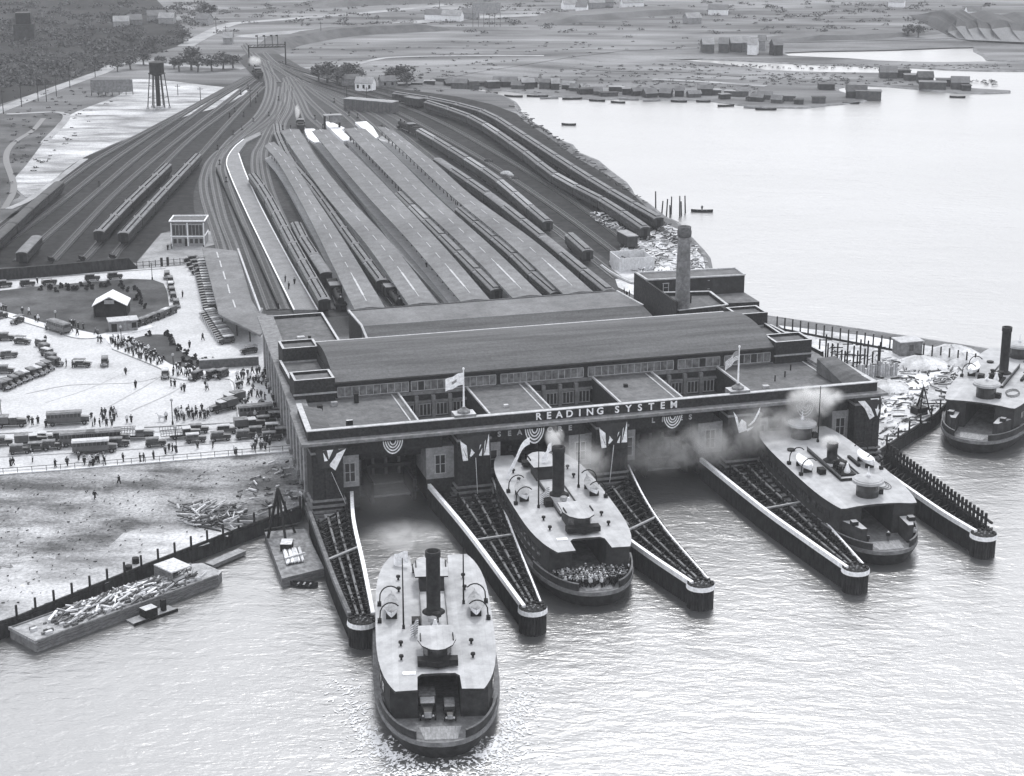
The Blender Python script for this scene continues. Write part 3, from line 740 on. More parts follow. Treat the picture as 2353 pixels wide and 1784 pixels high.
# left to right
canopy([(814,711),(710,500),(640,375),(607,336)],[(885,707),(790,552),(722,450),(665,362),(630,326)],'leftmost of the five long narrow canopies, beside the uncovered platform')
canopy([(939,701),(845,566),(748,450),(690,370),(655,318),(645,300)],[(1007,697),(900,560),(798,450),(730,365),(687,297)],'canopy just right of the first covered train, second from the left')
canopy([(1058,693),(945,560),(843,450),(770,365),(717,301)],[(1126,689),(1020,567),(909,450),(820,360),(752,298)],'middle one of the five long canopies, open posts along its left side')
canopy([(1178,685),(1065,567),(939,450),(855,365),(790,296)],[(1246,679),(1130,567),(1000,450),(905,355),(839,296)],'canopy between the two long pale roofed trains')
canopy([(1296,677),(1170,560),(1037,450),(945,365),(865,290)],[(1363,670),(1230,555),(1085,450),(1000,375),(906,301)],'broad canopy left of the narrow train at the right edge of the station')
# pale low platforms with open posts beside three canopies
def open_platform(pl_,pr_,label,posts,zp=3.4):
    L=[Vector((*G(*p,zp),0)) for p in pl_]; Rr=[Vector((*G(*p,zp),0)) for p in pr_]
    o=Vector((L[0].x,L[0].y,0)); t=thing('open_platform',label,'platform',(o.x,o.y,0),0,'uncovered platform strips')
    Ls=[p-o for p in smooth_path([(p.x,p.y) for p in L],8)]; Rs=[p-o for p in smooth_path([(p.x,p.y) for p in Rr],8)]
    mb=M(); mb.prism([(p.x,p.y) for p in Ls]+[(p.x,p.y) for p in Rs[::-1]],2.4,zp,mat('platform_slab',0.2,0.26,scale=0.5,detail=8)); mb.build('slab',t)
    if posts:
        k0=None; D=(Rs[-1]-Rs[0]); n=posts
        for k in range(n+1):
            q=k/n*(len(Rs)-1); i=min(int(q),len(Rs)-2); c=Rs[i].lerp(Rs[i+1],q-i)
            if k0 is None:
                m2=M(); m2.tube((0,0,zp-0.1),(0,0,7.6),0.17,0.17,DARK,6); m2.bar((0.3,0,7.4),(-1.6,-0.3,7.0),0.2,0.28,DARK); k0=m2.build('post',t); k0.location=(c.x,c.y,0)
            else: r=k0.copy(); C.objects.link(r); r.parent=t; r.location=(c.x,c.y,0)
    return t
open_platform([(1023,698),(905,566),(820,452),(735,350),(705,318)],[(1057,698),(945,566),(846,452),(772,365),(733,322)],'pale platform strip with long row of dark posts, leftmost of three',34)
open_platform([(905,450),(870,415),(800,345)],[(922,450),(890,410),(806,325)],'short pale platform strip with dark brackets beyond the middle pale roofed train',16)
open_platform([(1046,486),(990,428),(930,370),(870,318)],[(1060,482),(1010,428),(950,370),(878,312)],'short pale platform strip with dark brackets, rightmost of three',22)
for i,(pts,lab) in enumerate((([(701,296),(722,296),(730,303),(722,305),(735,327),(724,329),(708,318),(700,300)],'snow white platform end, leftmost of three beyond the canopies'),([(747,280),(760,280),(792,294),(784,298),(803,316),(800,324),(790,325),(752,290)],'snow white platform end beneath the raised signal cabin'),([(816,281),(842,279),(857,292),(870,313),(862,319)],'long snow white platform end, rightmost of three beyond the canopies'))):
    P=[G(*p,4.0) for p in pts]; mb=M(); mb.prism(P,2.4,4.0,mat('bright_concrete',0.72,0.8,scale=0.3)); tag(mb.build('platform_end'),lab,'platform')
# big uncovered platform and the left canopy
P=[G(*p,3.5) for p in [(597,303),(560,320),(537,340),(521,368),(528,400),(563,480),(600,557),(676,712),(730,712),(663,595),(600,476),(566,402),(548,352),(566,327),(600,310)]]
mb=M(); mb.prism(P,2.4,3.5,mat('platform_paving',0.17,0.23,scale=0.3,detail=8)); t=tag(mb.build('island_platform'),'long uncovered platform with white edges curving beside the vent roofed train','platform')
for e,pts in enumerate(([(560,320),(537,340),(521,368),(528,400),(563,480),(600,557),(676,712)],[(730,712),(663,595),(600,476),(566,402),(548,352)])):
    mb=M(); ribbon(mb,smooth_path([G(*p,3.5) for p in pts],4),0.35,3.4,3.56,CLOTHW); mb.build('white_edge',t)
t=thing('platform_canopy','broad dark canopy beside the parked cars at the left edge of the station','canopy',(*G(500,650,2.5),0),0,'long station platform canopies')
ox,oy=G(500,650,2.5)
def gl(px,py,z): x,y=G(px,py,z); return (x-ox,y-oy)
mb=M(); P=[gl(*p,7.4) for p in [(464,568),(545,577),(578,690),(597,720),(612,722),(616,745),(598,770),(512,727),(503,722)]]; mb.prism(P[::-1],6.9,7.4,ROOF_C); RM=mb
mb=M(); P=[gl(*p,7.2) for p in [(545,577),(549,577),(600,718),(597,722)]]; mb.prism(P,6.5,7.9,COPING); mb.build('coping',t)
mb=RM
for a,b in zip([(498,580),(505,600),(513,625),(523,655),(535,690)],[(502,593),(509,615),(518,643),(528,675),(541,708)]): mb.bar((*gl(*a,7.4),7.45),(*gl(*b,7.4),7.45),0.35,0.12,COPING)
mb.build('roof',t)
k0=None
for a in [(512,757),(545,772),(575,785),(470,600),(480,640),(490,680),(503,722)]:
    if k0 is None: m2=M(); m2.tube((0,0,2.4),(0,0,7.0),0.18,0.16,DARK,6); k0=m2.build('post',t); k0.location=(*gl(*a,2.5),0)
    else: r=k0.copy(); C.objects.link(r); r.parent=t; r.location=(*gl(*a,2.5),0)
mb=M(); P=[gl(*p,2.5) for p in [(545,745),(600,770),(606,745),(560,735)]]; mb.prism(P,2.4,6.6,STONE_D); mb.build('booth',t)
mb=M(); ribbon(mb,smooth_path([G(*p,3) for p in [(497,392),(540,490),(577,568),(640,708)]],5),0.4,2.4,4.2,DARK); tag(mb.build('drop_edge_strip'),'long low black fence between the curved tracks and the uncovered platform','fence')  # raised black strip stands for the dark line of a drop in level

# ------------------------------------------------------------------ rolling stock
CL=21.4
def coach_maker(kind):
    def mk():
        side=COACH if kind in ('vent','plain','dark') else COACH2; roof={'vent':CROOF,'plain':CROOF,'wood':CROOF,'pale':CROOF_L,'dark':COACH2}[kind]
        t=thing('railway_coach','x','railway coach'); h=CL/2-0.35; w=1.5
        mb=M(); mb.box(-h,h,-w,w,1.15,3.55,side)
        n=14
        for k in range(n):
            x=-h+1.9+k*(2*h-3.8)/(n-1)
            for s_ in (-1,1): mb.box(x-0.4,x+0.4,s_*w,s_*(w+0.02),2.15,3.0,GLASS)
        mb.box(-h-0.3,-h,-0.5,0.5,1.2,3.3,DARK); mb.box(h,h+0.3,-0.5,0.5,1.2,3.3,DARK); mb.build('body',t)
        mb=M(); n=8; rows=[]
        for q in range(n+1):
            a=math.pi*q/n; rows.append((math.cos(a)*(w+0.12),3.5+0.55*math.sin(a)))
        e=[-h-0.15,-h+0.5,h-0.5,h+0.15]; zs=[-0.2,0,0,-0.2]
        for j in range(3):
            for q in range(n):
                (y0,z0),(y1,z1)=rows[q],rows[q+1]; mb.face([(e[j],y0,z0+zs[j]),(e[j+1],y0,z0+zs[j+1]),(e[j+1],y1,z1+zs[j+1]),(e[j],y1,z1+zs[j])],roof)
        for s_ in (0,3):
            mb.face([(e[s_],y,z+zs[s_]) for y,z in rows][::(-1 if s_==0 else 1)],side)
        if kind=='vent':
            for k in range(12):
                x=-h+1.6+k*(2*h-3.2)/11
                for s_ in (-1,1): mb.box(x-0.22,x+0.22,s_*0.75-0.16,s_*0.75+0.16,3.9,4.35,DARK)
        if kind in('wood','pale'):
            mb.box(-h+0.5,h-0.5,-0.75,0.75,3.95,4.35,roof); mb.box(-h+0.6,h-0.6,0.76,0.8,4.0,4.28,DARK); mb.box(-h+0.6,h-0.6,-0.8,-0.76,4.0,4.28,DARK)
        mb.build('roof',t)
        mb=M(); mb.box(-h+5,h-5,-0.9,0.9,0.6,1.14,DARK); mb.build('underframe',t)
        for s_ in (-1,1):
            mb=M(); x=s_*(h-3)
            mb.box(x-1.7,x+1.7,-1.1,1.1,0.35,0.9,DARK)
            for dx in (-1.1,1.1):
                for y in (-0.85,0.85): mb.tube((x+dx,y-0.07,0.45),(x+dx,y+0.07,0.45),0.45,0.45,DARK,8)
            mb.build('bogie',t)
        return t
    return mk
def along(P,d):
    for a,b in zip(P,P[1:]):
        L_=(b-a).length
        if d<=L_: return a.lerp(b,d/L_)
        d-=L_
    return P[-1]
def string(pts,kinds,desc,zpx=6.5,nmax=20,group=None,start=0.0):
    P=smooth_path([G(x,y,zpx) for x,y in pts],3); tot=sum((b-a).length for a,b in zip(P,P[1:]))
    n=max(1,min(nmax,int((tot-start)/CL+0.55))); 
    for k in range(n):
        a=along(P,start+k*CL); b=along(P,start+(k+1)*CL) if start+(k+1)*CL<tot else a+(P[-1]-P[-2]).normalized()*CL
        c=(a+b)/2; d=(b-a)
        kd=kinds[k%len(kinds)]
        lab=('%s coach from the near end of '%ORD[min(k,19)]+desc) if n>1 else desc
        place('coach_'+kd,coach_maker(kd),(c.x,c.y,2.88),math.atan2(d.y,d.x),lab,group)
string([(-60,592),(30,512),(80,466),(143,413)],['dark'],'the black train at the far left',group='coaches of the train at the left edge')
string([(48,582),(82,546)],['plain'],'single short dark coach standing alone in front of the dark yard wall',nmax=1)
string([(226,533),(296,462),(374,388)],['vent'],'the left one of two paired yard trains',group='coaches of the left yard trains')
string([(282,537),(366,446),(461,347)],['vent'],'the right one of two paired yard trains',group='coaches of the left yard trains')
string([(746,690),(673,560),(614,449),(583,405)],['vent'],'the train along the uncovered platform',group='coaches beside the uncovered platform')
string([(750,628),(700,552),(682,517)],['plain','vent','vent'],'the short train left of the first canopy',nmax=3,group='coaches beside the uncovered platform')
string([(879,646),(801,541),(730,441),(695,400),(668,366),(641,312),(636,285)],['vent'],'the train between the first two canopies',group='coaches between the first two canopies')
string([(1142,667),(1026,552),(925,452)],['wood','wood','wood','wood','pale','wood','wood'],'the train between third and fourth canopies',group='coaches of the long train in the middle')
string([(1279,674),(1227,630),(1183,587),(1123,536),(1058,482)],['wood'],'the train between fourth and fifth canopies',group='coaches right of the middle train')
string([(1401,668),(1335,615),(1241,538),(1129,450),(1018,374)],['wood','wood','plain'],'the narrow train right of all canopies',group='coaches at the right edge of the canopies')
string([(1260,510),(1216,473),(1129,401),(1001,320),(953,293)],['wood','pale','pale','wood','pale','wood'],'the open yard train with far engine',group='coaches of the train with a far engine')
string([(1352,577),(1317,546)],['wood'],'single old coach standing alone beside the lumber pile by the chimney',nmax=1)
string([(1484,524),(1390,462),(1281,405),(1200,344),(1088,271),(977,233)],['wood','wood','wood','pale','wood'],'the inner of two shore trains',group='coaches of the inner shore train')
string([(1515,502),(1430,454),(1341,400),(1254,344),(1200,309),(1115,258),(1007,230),(925,217)],['wood'],'the outer of two shore trains',group='coaches of the outer shore train')
def loco_maker(pale=False):
    t=thing('steam_locomotive','x','steam locomotive')
    mb=M(); mb.tube((-3.5,0,2.35),(5.2,0,2.35),0.95,0.85,SOOT,14); mb.tube((5.2,0,2.35),(6.3,0,2.3),0.9,0.9,SOOT,14)
    for x in (-1.0,1.2): mb.lathe(x,0,[(0.35,3.0),(0.4,3.5),(0.15,3.8)],SOOT,8)
    mb.build('boiler',t)
    mb=M(); mb.lathe(5.6,0,[(0.32,3.0),(0.3,3.7),(0.42,3.9),(0.36,3.95)],SOOT,10); mb.build('chimney',t)
    mb=M(); mb.box(-6.6,-3.6,-1.45,1.45,1.2,3.7,COACH); mb.prism([(-7.4,-1.6),(-3.4,-1.6),(-3.4,1.6),(-7.4,1.6)],3.7,3.85,CTOP_L if pale else CROOF); mb.box(-4.9,-4.2,1.45,1.47,2.5,3.3,GLASS); mb.build('cab',t)
    mb=M(); mb.box(-14.5,-7.6,-1.4,1.4,1.0,2.9,COACH); mb.box(-12.5,-8.0,-1.1,1.1,2.9,3.3,mat('coal',0.01,0.03,scale=5)); mb.build('tender',t)
    mb=M()
    for x in (-5,-2.6,-0.4,1.8): 
        for y in (-0.85,0.85): mb.tube((x,y-0.08,0.85),(x,y+0.08,0.85),0.85,0.85,DARK,12)
    for x in (4.2,5.6,-8.5,-10,-12.2,-13.6):
        for y in (-0.85,0.85): mb.tube((x,y-0.08,0.42),(x,y+0.08,0.42),0.42,0.42,DARK,8)
    mb.bar((-5,-1.02,0.8),(1.8,-1.02,0.8),0.08,0.16,STONE); mb.bar((-5,1.02,0.8),(1.8,1.02,0.8),0.08,0.16,STONE); mb.box(-14,6,-0.9,0.9,0.9,1.25,DARK)
    mb.build('running_gear',t)
    mb=M()
    for s_ in (-1,1): mb.tube((4.0,s_*1.25,1.1),(5.8,s_*1.25,1.1),0.42,0.42,SOOT,10)
    mb.box(5.8,6.6,-1.4,1.4,0.9,1.4,SOOT); mb.prism([(6.6,-1.3),(7.5,0),(6.6,1.3)],0.2,0.9,SOOT); mb.build('front_beam',t)
    mb=M(); mb.lathe(6.5,0,[(0.22,3.2),(0.22,3.5)],CTOP_L,8); mb.build('headlamp',t)
    return t
def loco(a,b,label,z=2.88,zp=5.5):
    A=Vector((*G(*a,zp),0)); B=Vector((*G(*b,zp),0)); d=B-A; c=(A+B)/2
    return place('loco',loco_maker,(c.x,c.y,z),math.atan2(d.y,d.x),label,'steam locomotives')
loco((762,642),(792,708),'steam locomotive with white cab roof nosing out beside the uncovered platform')
loco((888,655),(926,702),'steam locomotive at the buffers between the first two canopies')
loco((945,291),(920,281),'steam locomotive heading the train at the far end of the open yard')
loco((691,290),(688,262),'lone steam locomotive blowing off steam beyond the canopies')
loco((600,170),(578,148),'distant steam locomotive under the signal gantry')
def box_thing(name,label,cat,px,py,rz,L_,W_,H_,m,mr,z=2.5,flare=0.15,wheels=False,extra=None,parts=None):
    x,y=G(px,py,z); t=thing(name,label,cat,(x,y,z),rz)
    mb=M(); mb.box(-L_/2,L_/2,-W_/2,W_/2,0.0 if not wheels else 1.0,H_,m)
    k=max(3,int(L_/1.8))
    for i in range(k):
        u=-L_/2+L_*(i+0.5)/k
        for s_ in (-1,1): mb.box(u-0.05,u+0.05,s_*W_/2,s_*(W_/2+0.05),0.2 if not wheels else 1.1,H_-0.1,DARK)
    mb.build('body',t)
    mb=M(); mb.prism([(-L_/2-flare,-W_/2-flare),(L_/2+flare,-W_/2-flare),(L_/2+flare,W_/2+flare),(-L_/2-flare,W_/2+flare)],H_,H_+0.22,mr); mb.build('roof',t)
    if wheels:
        for s_ in (-1,1):
            mb=M()
            for dx in (-0.8,0.8):
                for y_ in (-0.8,0.8): mb.tube((s_*(L_/2-1.8)+dx,y_-0.07,0.45),(s_*(L_/2-1.8)+dx,y_+0.07,0.45),0.45,0.45,DARK,8)
            mb.box(s_*(L_/2-1.8)-1.2,s_*(L_/2-1.8)+1.2,-1,1,0.5,1.0,DARK); mb.build('bogie',t)
    return t
box_thing('freight_car','short square freight car beside the scrap heap near the chimney','freight car',1441,568,R_(110),8,3.0,3.9,COACH2,CROOF_L,wheels=True)
box_thing('freight_car','dark freight car behind the inner shore train','freight car',951,247,R_(135),9,3.0,4.0,COACH2,CROOF,wheels=True)
box_thing('shed','long low flat roofed shed beside the far yard tracks','shed',853,255,R_(151),24,5.5,4.5,mat('shed_side',0.08,0.12),CROOF_L)
# signal cabins, tower
t=thing('signal_tower','pale two storey signal tower with a glazed dark upper floor beside the curved tracks','signal tower',(*G(437,560,2.5),2.5),R_(1))
mb=M(); mb.box(-4.8,4.8,-3.6,3.6,0,3.0,PLASTER); mb.box(-4.8,4.8,-3.6,3.6,3.0,7.0,STONE_D); 
for x in (-4.8,-0.15,4.5): mb.box(x,x+0.3,-3.75,-3.6,0,7.2,WHITE)
for x in (-4.95,4.8): mb.box(x,x+0.15,-3.6,3.6,2.9,3.3,WHITE)
mb.box(-4.5,4.5,-3.72,-3.602,2.8,3.1,WHITE); mb.build('wall',t)
for x in (-2.35,2.35):
    mb=M(); mb.box(x-2.1,x+2.1,-3.7,-3.6,6.3,6.5,FRAME)
    for k in range(5): mb.box(x-2.1+k*1.0,x-2.0+k*1.0,-3.7,-3.61,3.3,6.4,FRAME)
    w=mb.build('window',t); mb=M(); mb.box(x-2.05,x+2.05,-3.66,-3.605,3.3,6.3,GLASS); mb.build('pane',w)
for x in (-3.7,-2.3,1.0,2.4,3.8):
    mb=M(); mb.box(x-0.45,x+0.45,-3.68,-3.603,0.9,2.2,GLASS); mb.build('window',t)
mb=M(); mb.box(-0.9,-0.1,-3.7,-3.603,0,2.3,DARK); mb.build('door',t)
mb=M(); mb.box(-5.1,5.1,-3.9,3.9,7.0,7.25,ROOF)
for q in ((-5.15,5.15,-3.95,-3.65),(-5.15,5.15,3.65,3.95)): mb.box(*q,7.26,7.6,WHITE)
for q in ((-5.15,-4.85,-3.65,3.65),(4.85,5.15,-3.65,3.65)): mb.box(*q,7.26,7.6,WHITE)
mb.build('roof',t)
x,y=G(765,302,2.5); t=thing('signal_cabin','small raised signal cabin on dark legs over the white platform end','signal cabin',(x,y,2.5),R_(15))
mb=M(); mb.box(-3.5,3.5,-1.8,1.8,6.3,6.6,CROOF_L); mb.build('roof',t); mb=M(); mb.box(-1.2,3,-1.5,1.5,3.6,6.3,STONE_D); mb.build('cabin',t)
for u in (-3,2.8):
    mb=M(); mb.box(u-0.5,u+0.2,-0.6,0.6,0,6.3,DARK); mb.build('leg',t)
# ------------------------------------------------------------------ slip fender racks
RZ=4.0
def lw3(u,v,z): x,y=LW(u,v); return (x,y,z)
def pile_wall(mb,path,z0,z1,m,w=0.9,step=0.55):
    ribbon(mb,path,w*0.5,z0,z1-0.15,m)
    tot=sum((b-a).length for a,b in zip(path,path[1:])); n=int(tot/step); random.seed(11)
    for k in range(n):
        p=along(path,(k+0.5)*tot/n); q=along(path,min(tot,(k+0.6)*tot/n)); d=(q-p); 
        if d.length<1e-4: continue
        d.normalize(); nr=Vector((-d.y,d.x,0))
        for s_ in (-1,1):
            c=p+nr*s_*w*0.32; r=0.17; h=z1+random.uniform(-0.1,0.25)
            i=len(mb.v); mm=mb.mi(m)
            pts=[(c.x+r*math.cos(t),c.y+r*math.sin(t)) for t in (0.4,1.97,3.54,5.11)]
            mb.prism(pts,z0,h,m)
def sub_path(pts,z=RZ): return smooth_path([G(x,y,z) for x,y in pts],2.5)
def rack(i,left,right,cap,label,thick=(True,False),posts=False,inner=True):
    cx,cy=G(*cap,RZ); t=thing('slip_fender',label,'slip fender',(cx,cy,0),0,'timber fender racks between the slips')
    def shift(P): return [p-Vector((cx,cy,0)) for p in P]
    Lp=shift(sub_path(left)); Rp=shift(sub_path(right))
    mb=M(); pile_wall(mb,Lp,-1.5,RZ,PILE); mb.build('pile_wall',t)
    mb=M(); pile_wall(mb,Rp,-1.5,RZ,PILE); mb.build('pile_wall',t)
    for P,s_,th in ((Lp,1,thick[0]),(Rp,-1,thick[1])):
        if th is None: continue
        mb=M(); w=0.62 if th else 0.26
        ribbon(mb,P,w,RZ-(0.55 if th else 0.2),RZ+0.3,CLOTHW if th!='rope' else TIMBER,off=-0.15*s_ if th else 0)
        mb.build('white_drape' if th!='rope' else 'cap_rail',t)
    # end cluster
    mb=M(); n=26; r=1.9
    for k in range(n):
        a=2*math.pi*k/n; c=(r*math.cos(a),r*math.sin(a)); mb.prism([(c[0]+0.26*math.cos(b),c[1]+0.26*math.sin(b)) for b in (0,1.05,2.1,3.14,4.19,5.24)],-1.5,RZ+0.15+0.1*math.sin(k*2.3),PILE)
    mb.lathe(0,0,[(r,-1.5),(r,RZ-0.1)],PILE,20)
    for k in range(9):
        a=k*2.4; q=0.2+0.16*k; mb.prism([(q*math.cos(a)+0.2*math.cos(b),q*math.sin(a)+0.2*math.sin(b)) for b in (0,1.5,3.1,4.7)],RZ-0.2,RZ+0.2,TIMBER)
    mb.build('pile_cluster',t)
    mb=M(); prof=[]
    n=44
    for zz,rr in ((RZ-0.65,2.28),(RZ+0.12,2.2)):
        for k in range(n): a=2*math.pi*k/n; q=rr+(0.06 if k%2 else 0); prof.append((q*math.cos(a),q*math.sin(a),zz))
    mb.v+=prof; mi=mb.mi(CLOTHW)
    a0=math.radians(165); 
    for k in range(n):
        a=2*math.pi*(k+0.5)/n
        if math.sin(a)<0.25: j=(k+1)%n; mb.f.append((k,j,n+j,n+k)); mb.m.append(mi)
    mb.build('white_drape',t)
    if inner:
        mb=M()
        for f_ in (0.36,0.62):
            n=26
            for k in range(n):
                a=along(Lp,0); 
            pts=[]
            LL=sum((b-a).length for a,b in zip(Lp,Lp[1:])); RR=sum((b-a).length for a,b in zip(Rp,Rp[1:]))
            q0=0.12
            for k in range(n+1):
                s_=q0+(1-q0)*k/n; a=along(Lp,s_*LL); b=along(Rp,s_*RR); pts.append(a.lerp(b,f_))
            ribbon(mb,pts,0.35,RZ-0.45,RZ-0.2,TIMBER)
        mb.build('walkway',t)
        mb=M(); random.seed(i*7+1)
        for k in range(60):
            s_=0.1+0.88*k/60
            a=along(Lp,s_*LL); b=along(Rp,s_*RR)
            for f_ in (0.14,0.36,0.62,0.86):
                c=a.lerp(b,f_+random.uniform(-0.03,0.03)); r=0.18
                mb.prism([(c.x-r,c.y-r),(c.x+r,c.y-r),(c.x+r,c.y+r),(c.x-r,c.y+r)],-1.5,RZ-0.6+random.uniform(0,0.7),PILE)
            if k%3==0: mb.bar((a.x,a.y,RZ-0.8),(b.x,b.y,RZ-0.8),0.25,0.3,PILE)
            if k%3==1: 
                c=along(Lp,min(1,s_+0.05)*LL); d=along(Rp,max(0,s_-0.05)*RR); mb.bar((c.x,c.y,RZ-1.3),(d.x,d.y,RZ-1.3),0.2,0.25,PILE)
        o=mb.build('inner_piles',t); o['kind']='stuff'
        s_=0.5; a=along(Lp,s_*LL); b=along(Rp,s_*RR); mb=M(); mb.bar((a.x,a.y,RZ+0.1),(b.x,b.y,RZ+0.1),0.45,0.25,STONE); mb.build('cross_beam',t)
    return t,Lp,Rp
rack(0,[(714,1178),(733,1230),(770,1330),(805,1412)],[(806,1128),(811,1200),(833,1300),(855,1412)],(832,1425),'timber fender rack with a white curved edge left of the ferry in midstream',('rope',True))
rack(1,[(987,1114),(1080,1225),(1206,1395)],[(1130,1098),(1180,1230),(1242,1385)],(1224,1396),'timber fender rack with a broad white left edge right of the ferry in midstream',(True,False))
rack(2,[(1300,1125),(1365,1180),(1490,1272),(1592,1340)],[(1441,1066),(1480,1145),(1530,1220),(1627,1332)],(1610,1341),'timber fender rack just right of the ferry crowded with passengers',(True,False))
rack(3,[(1610,1053),(1750,1165),(1850,1237),(1948,1305)],[(1742,1030),(1790,1090),(1850,1150),(1983,1298)],(1966,1305),'timber fender rack just left of the round cabined ferry under the steam',(True,False))
t5,L5,R5=rack(4,[(2000,1060),(2085,1120),(2170,1178),(2244,1222)],[(2035,1040),(2110,1095),(2200,1162),(2278,1217)],(2260,1226),'rightmost timber fender rack with a row of tall dark posts on its outer side',(True,None),inner=False)
mb=M(); LL=sum((b-a).length for a,b in zip(L5,L5[1:])); RR=sum((b-a).length for a,b in zip(R5,R5[1:]))
for k in range(14):
    a=along(L5,LL*k/14); b=along(R5,RR*k/14); c=along(L5,LL*(k+1)/14); mb.bar((a.x,a.y,3.0),(b.x,b.y,3.0),0.3,0.3,PILE); mb.bar((c.x,c.y,2.8),(b.x,b.y,2.8),0.25,0.25,PILE)
mb.build('brace',t5)
k0=None
for k in range(29):
    p=along(R5,RR*(0.02+0.93*k/28))
    if k0 is None: m2=M(); m2.tube((0,0,-1),(0.0,0,6.2),0.3,0.27,PILE,7); k0=m2.build('tall_post',t5); k0.location=(p.x,p.y,0)
    else: r=k0.copy(); C.objects.link(r); r.parent=t5; r.location=(p.x,p.y,0)
mb=M(); ribbon(mb,[p+Vector((0.1,0.2,0)) for p in R5],0.35,4.9,5.25,PILE); mb.build('rail',t5)

# ------------------------------------------------------------------ ferries
LF=28.0
def wdt(x,s=1.0,LL=LF,W=9.1): return max(0.02,W*(max(0,1-abs(x/LL)**3.5))**0.45)*s
def outline(x0,x1,n,wf):
    xs=[x0+(x1-x0)*(0.5-0.5*math.cos(math.pi*i/n)) for i in range(n+1)]
    return [(x,-wf(x)) for x in xs]+[(x,wf(x)) for x in xs[::-1]]
def tube_arc(mb,pts,r,m): mb.path(pts,r,m,6)
def ferry(label,kind,bow,rear,rz_pt,fun_h=10.0,flags=()):
    B=Vector((*G(*bow),0)); Rr=Vector((*G(*rear),0)); d=(B-Rr).normalized(); c=B-d*LF; rz=math.atan2(d.y,d.x)
    t=thing('ferryboat',label,'ferry',(c.x,c.y,0),rz,'double ended steam ferries')
    mb=M(); n=28
    O1=outline(-LF,LF,n,lambda x:wdt(x)); O0=outline(-LF+1.5,LF-1.5,n,lambda x:wdt(x,0.8,LF-1.5))
    k=len(O1); i0=len(mb.v); mb.v+=[(x,y,-0.6) for x,y in O0]+[(x,y,2.3) for x,y in O1]; mi=mb.mi(HULL)
    for q in range(k): j=(q+1)%k; mb.f.append((i0+q,i0+j,i0+k+j,i0+k+q)); mb.m.append(mi)
    mb.build('hull',t,True)
    mb=M(); mb.prism(O1,2.3,2.95,GUARD,DECK_M); mb.build('guard',t)
    mb=M(); mb.prism(outline(-LF+0.7,LF-0.7,n,lambda x:wdt(x,0.95,LF-0.5)),2.953,3.0,DECK_M); 
    mb.prism([(LF-4.5,-2.9),(LF-0.9,-2.2),(LF-0.9,2.2),(LF-4.5,2.9)],3.004,3.05,mat('worn_planks',0.2,0.32,scale=1.5,stretch=(0.4,3,1))); mb.build('main_deck',t)
    # bulwarks round both ends
    for s_ in (-1,1):
        for e in (-1,1):
            pts=[]
            for q in range(13):
                x=16+(LF-1.15-16)*q/12; w=wdt(x,0.97,LF-0.2)
                if w<3.1: break
                pts.append(Vector((x*s_,w*e,0)))
            mb=M(); ribbon(mb,pts,0.14,3.0,4.15,HULL_G); ribbon(mb,pts,0.3,4.15,4.25,GUARD); mb.build('bulwark',t)
    zr=8.2; xe=23.6 if kind=='A' else 21.0
    # cabin walls (both sides, leaving the driveway open through the middle)
    for e in (-1,1):
        mb=M(); xs=[-20.8+41.6*q/16 for q in range(17)]; 
        if kind=='B': xs=[-20.4+40.8*q/16 for q in range(17)]
        outer=[(x,e*(wdt(x,0.93)-0.25)) for x in xs]; inner=[(x,e*2.9) for x in xs[::-1]]
        mb.prism(outer+inner,3.0,zr-0.02,HULL_G)
        for q in range(15):
            x=xs[1]+ (xs[-2]-xs[1])*(q+0.5)/15; y=e*(wdt(x,0.93)-0.25)
            dy=e*0.06; sl=math.atan2(wdt(x+0.5,0.93)-wdt(x-0.5,0.93),1.0)*e
            dx=0.75*math.cos(sl); ddy=0.75*math.sin(sl)
            mb.bar((x-dx,y-ddy+dy,6.1),(x+dx,y+ddy+dy,6.1),0.08,1.3,GLASS)
            mb.bar((x-dx,y-ddy+dy,4.1),(x+dx,y+ddy+dy,4.1),0.1,0.12,GUARD)
        mb.build('cabin_side',t)
    mb=M(); mb.box(-6,6,-1.0,1.0,3.0,zr-0.02,HULL_G); mb.build('engine_casing',t)
    # hurricane deck
    mb=M()
    if kind=='A':
        f_=lambda x: wdt(x,0.94)
        xs=[23.6*math.cos(math.pi*q/20) for q in range(21)]
        up=[(x,f_(x)) for x in xs]; dn=[(x,-f_(x)) for x in xs[::-1]]
        def notch(s_): return [(s_*23.4,-3.0*s_),(s_*19.4,-2.9*s_),(s_*18.6,-2.3*s_),(s_*18.5,0),(s_*18.6,2.3*s_),(s_*19.4,2.9*s_),(s_*23.4,3.0*s_)]
        poly=notch(1)+[(23.6,f_(23.6))]+up[1:-1]+[(-23.6,f_(23.6))]+notch(-1)+[(-23.6,-f_(23.6))]+dn[1:-1]+[(23.6,-f_(23.6))]
        mb.prism(poly,zr,zr+0.35,HULL_G,DECK)
    else:
        f_=lambda x: wdt(x,0.93)
        xs=[21.0*math.cos(math.pi*q/20) for q in range(21)]
        arc=[(21.6-1.5*(1-(y/7.4)**2),y) for y in (-6.0,-4,-2,0,2,4,6.0)]
        poly=arc+[(x,f_(x)) for x in xs]+[(-x,-y) for x,y in arc]+[(x,-f_(x)) for x in xs[::-1]]
        mb.prism(poly,zr,zr+0.35,HULL_G,DECK)
    mb.build('hurricane_deck',t)
    z=zr+0.35
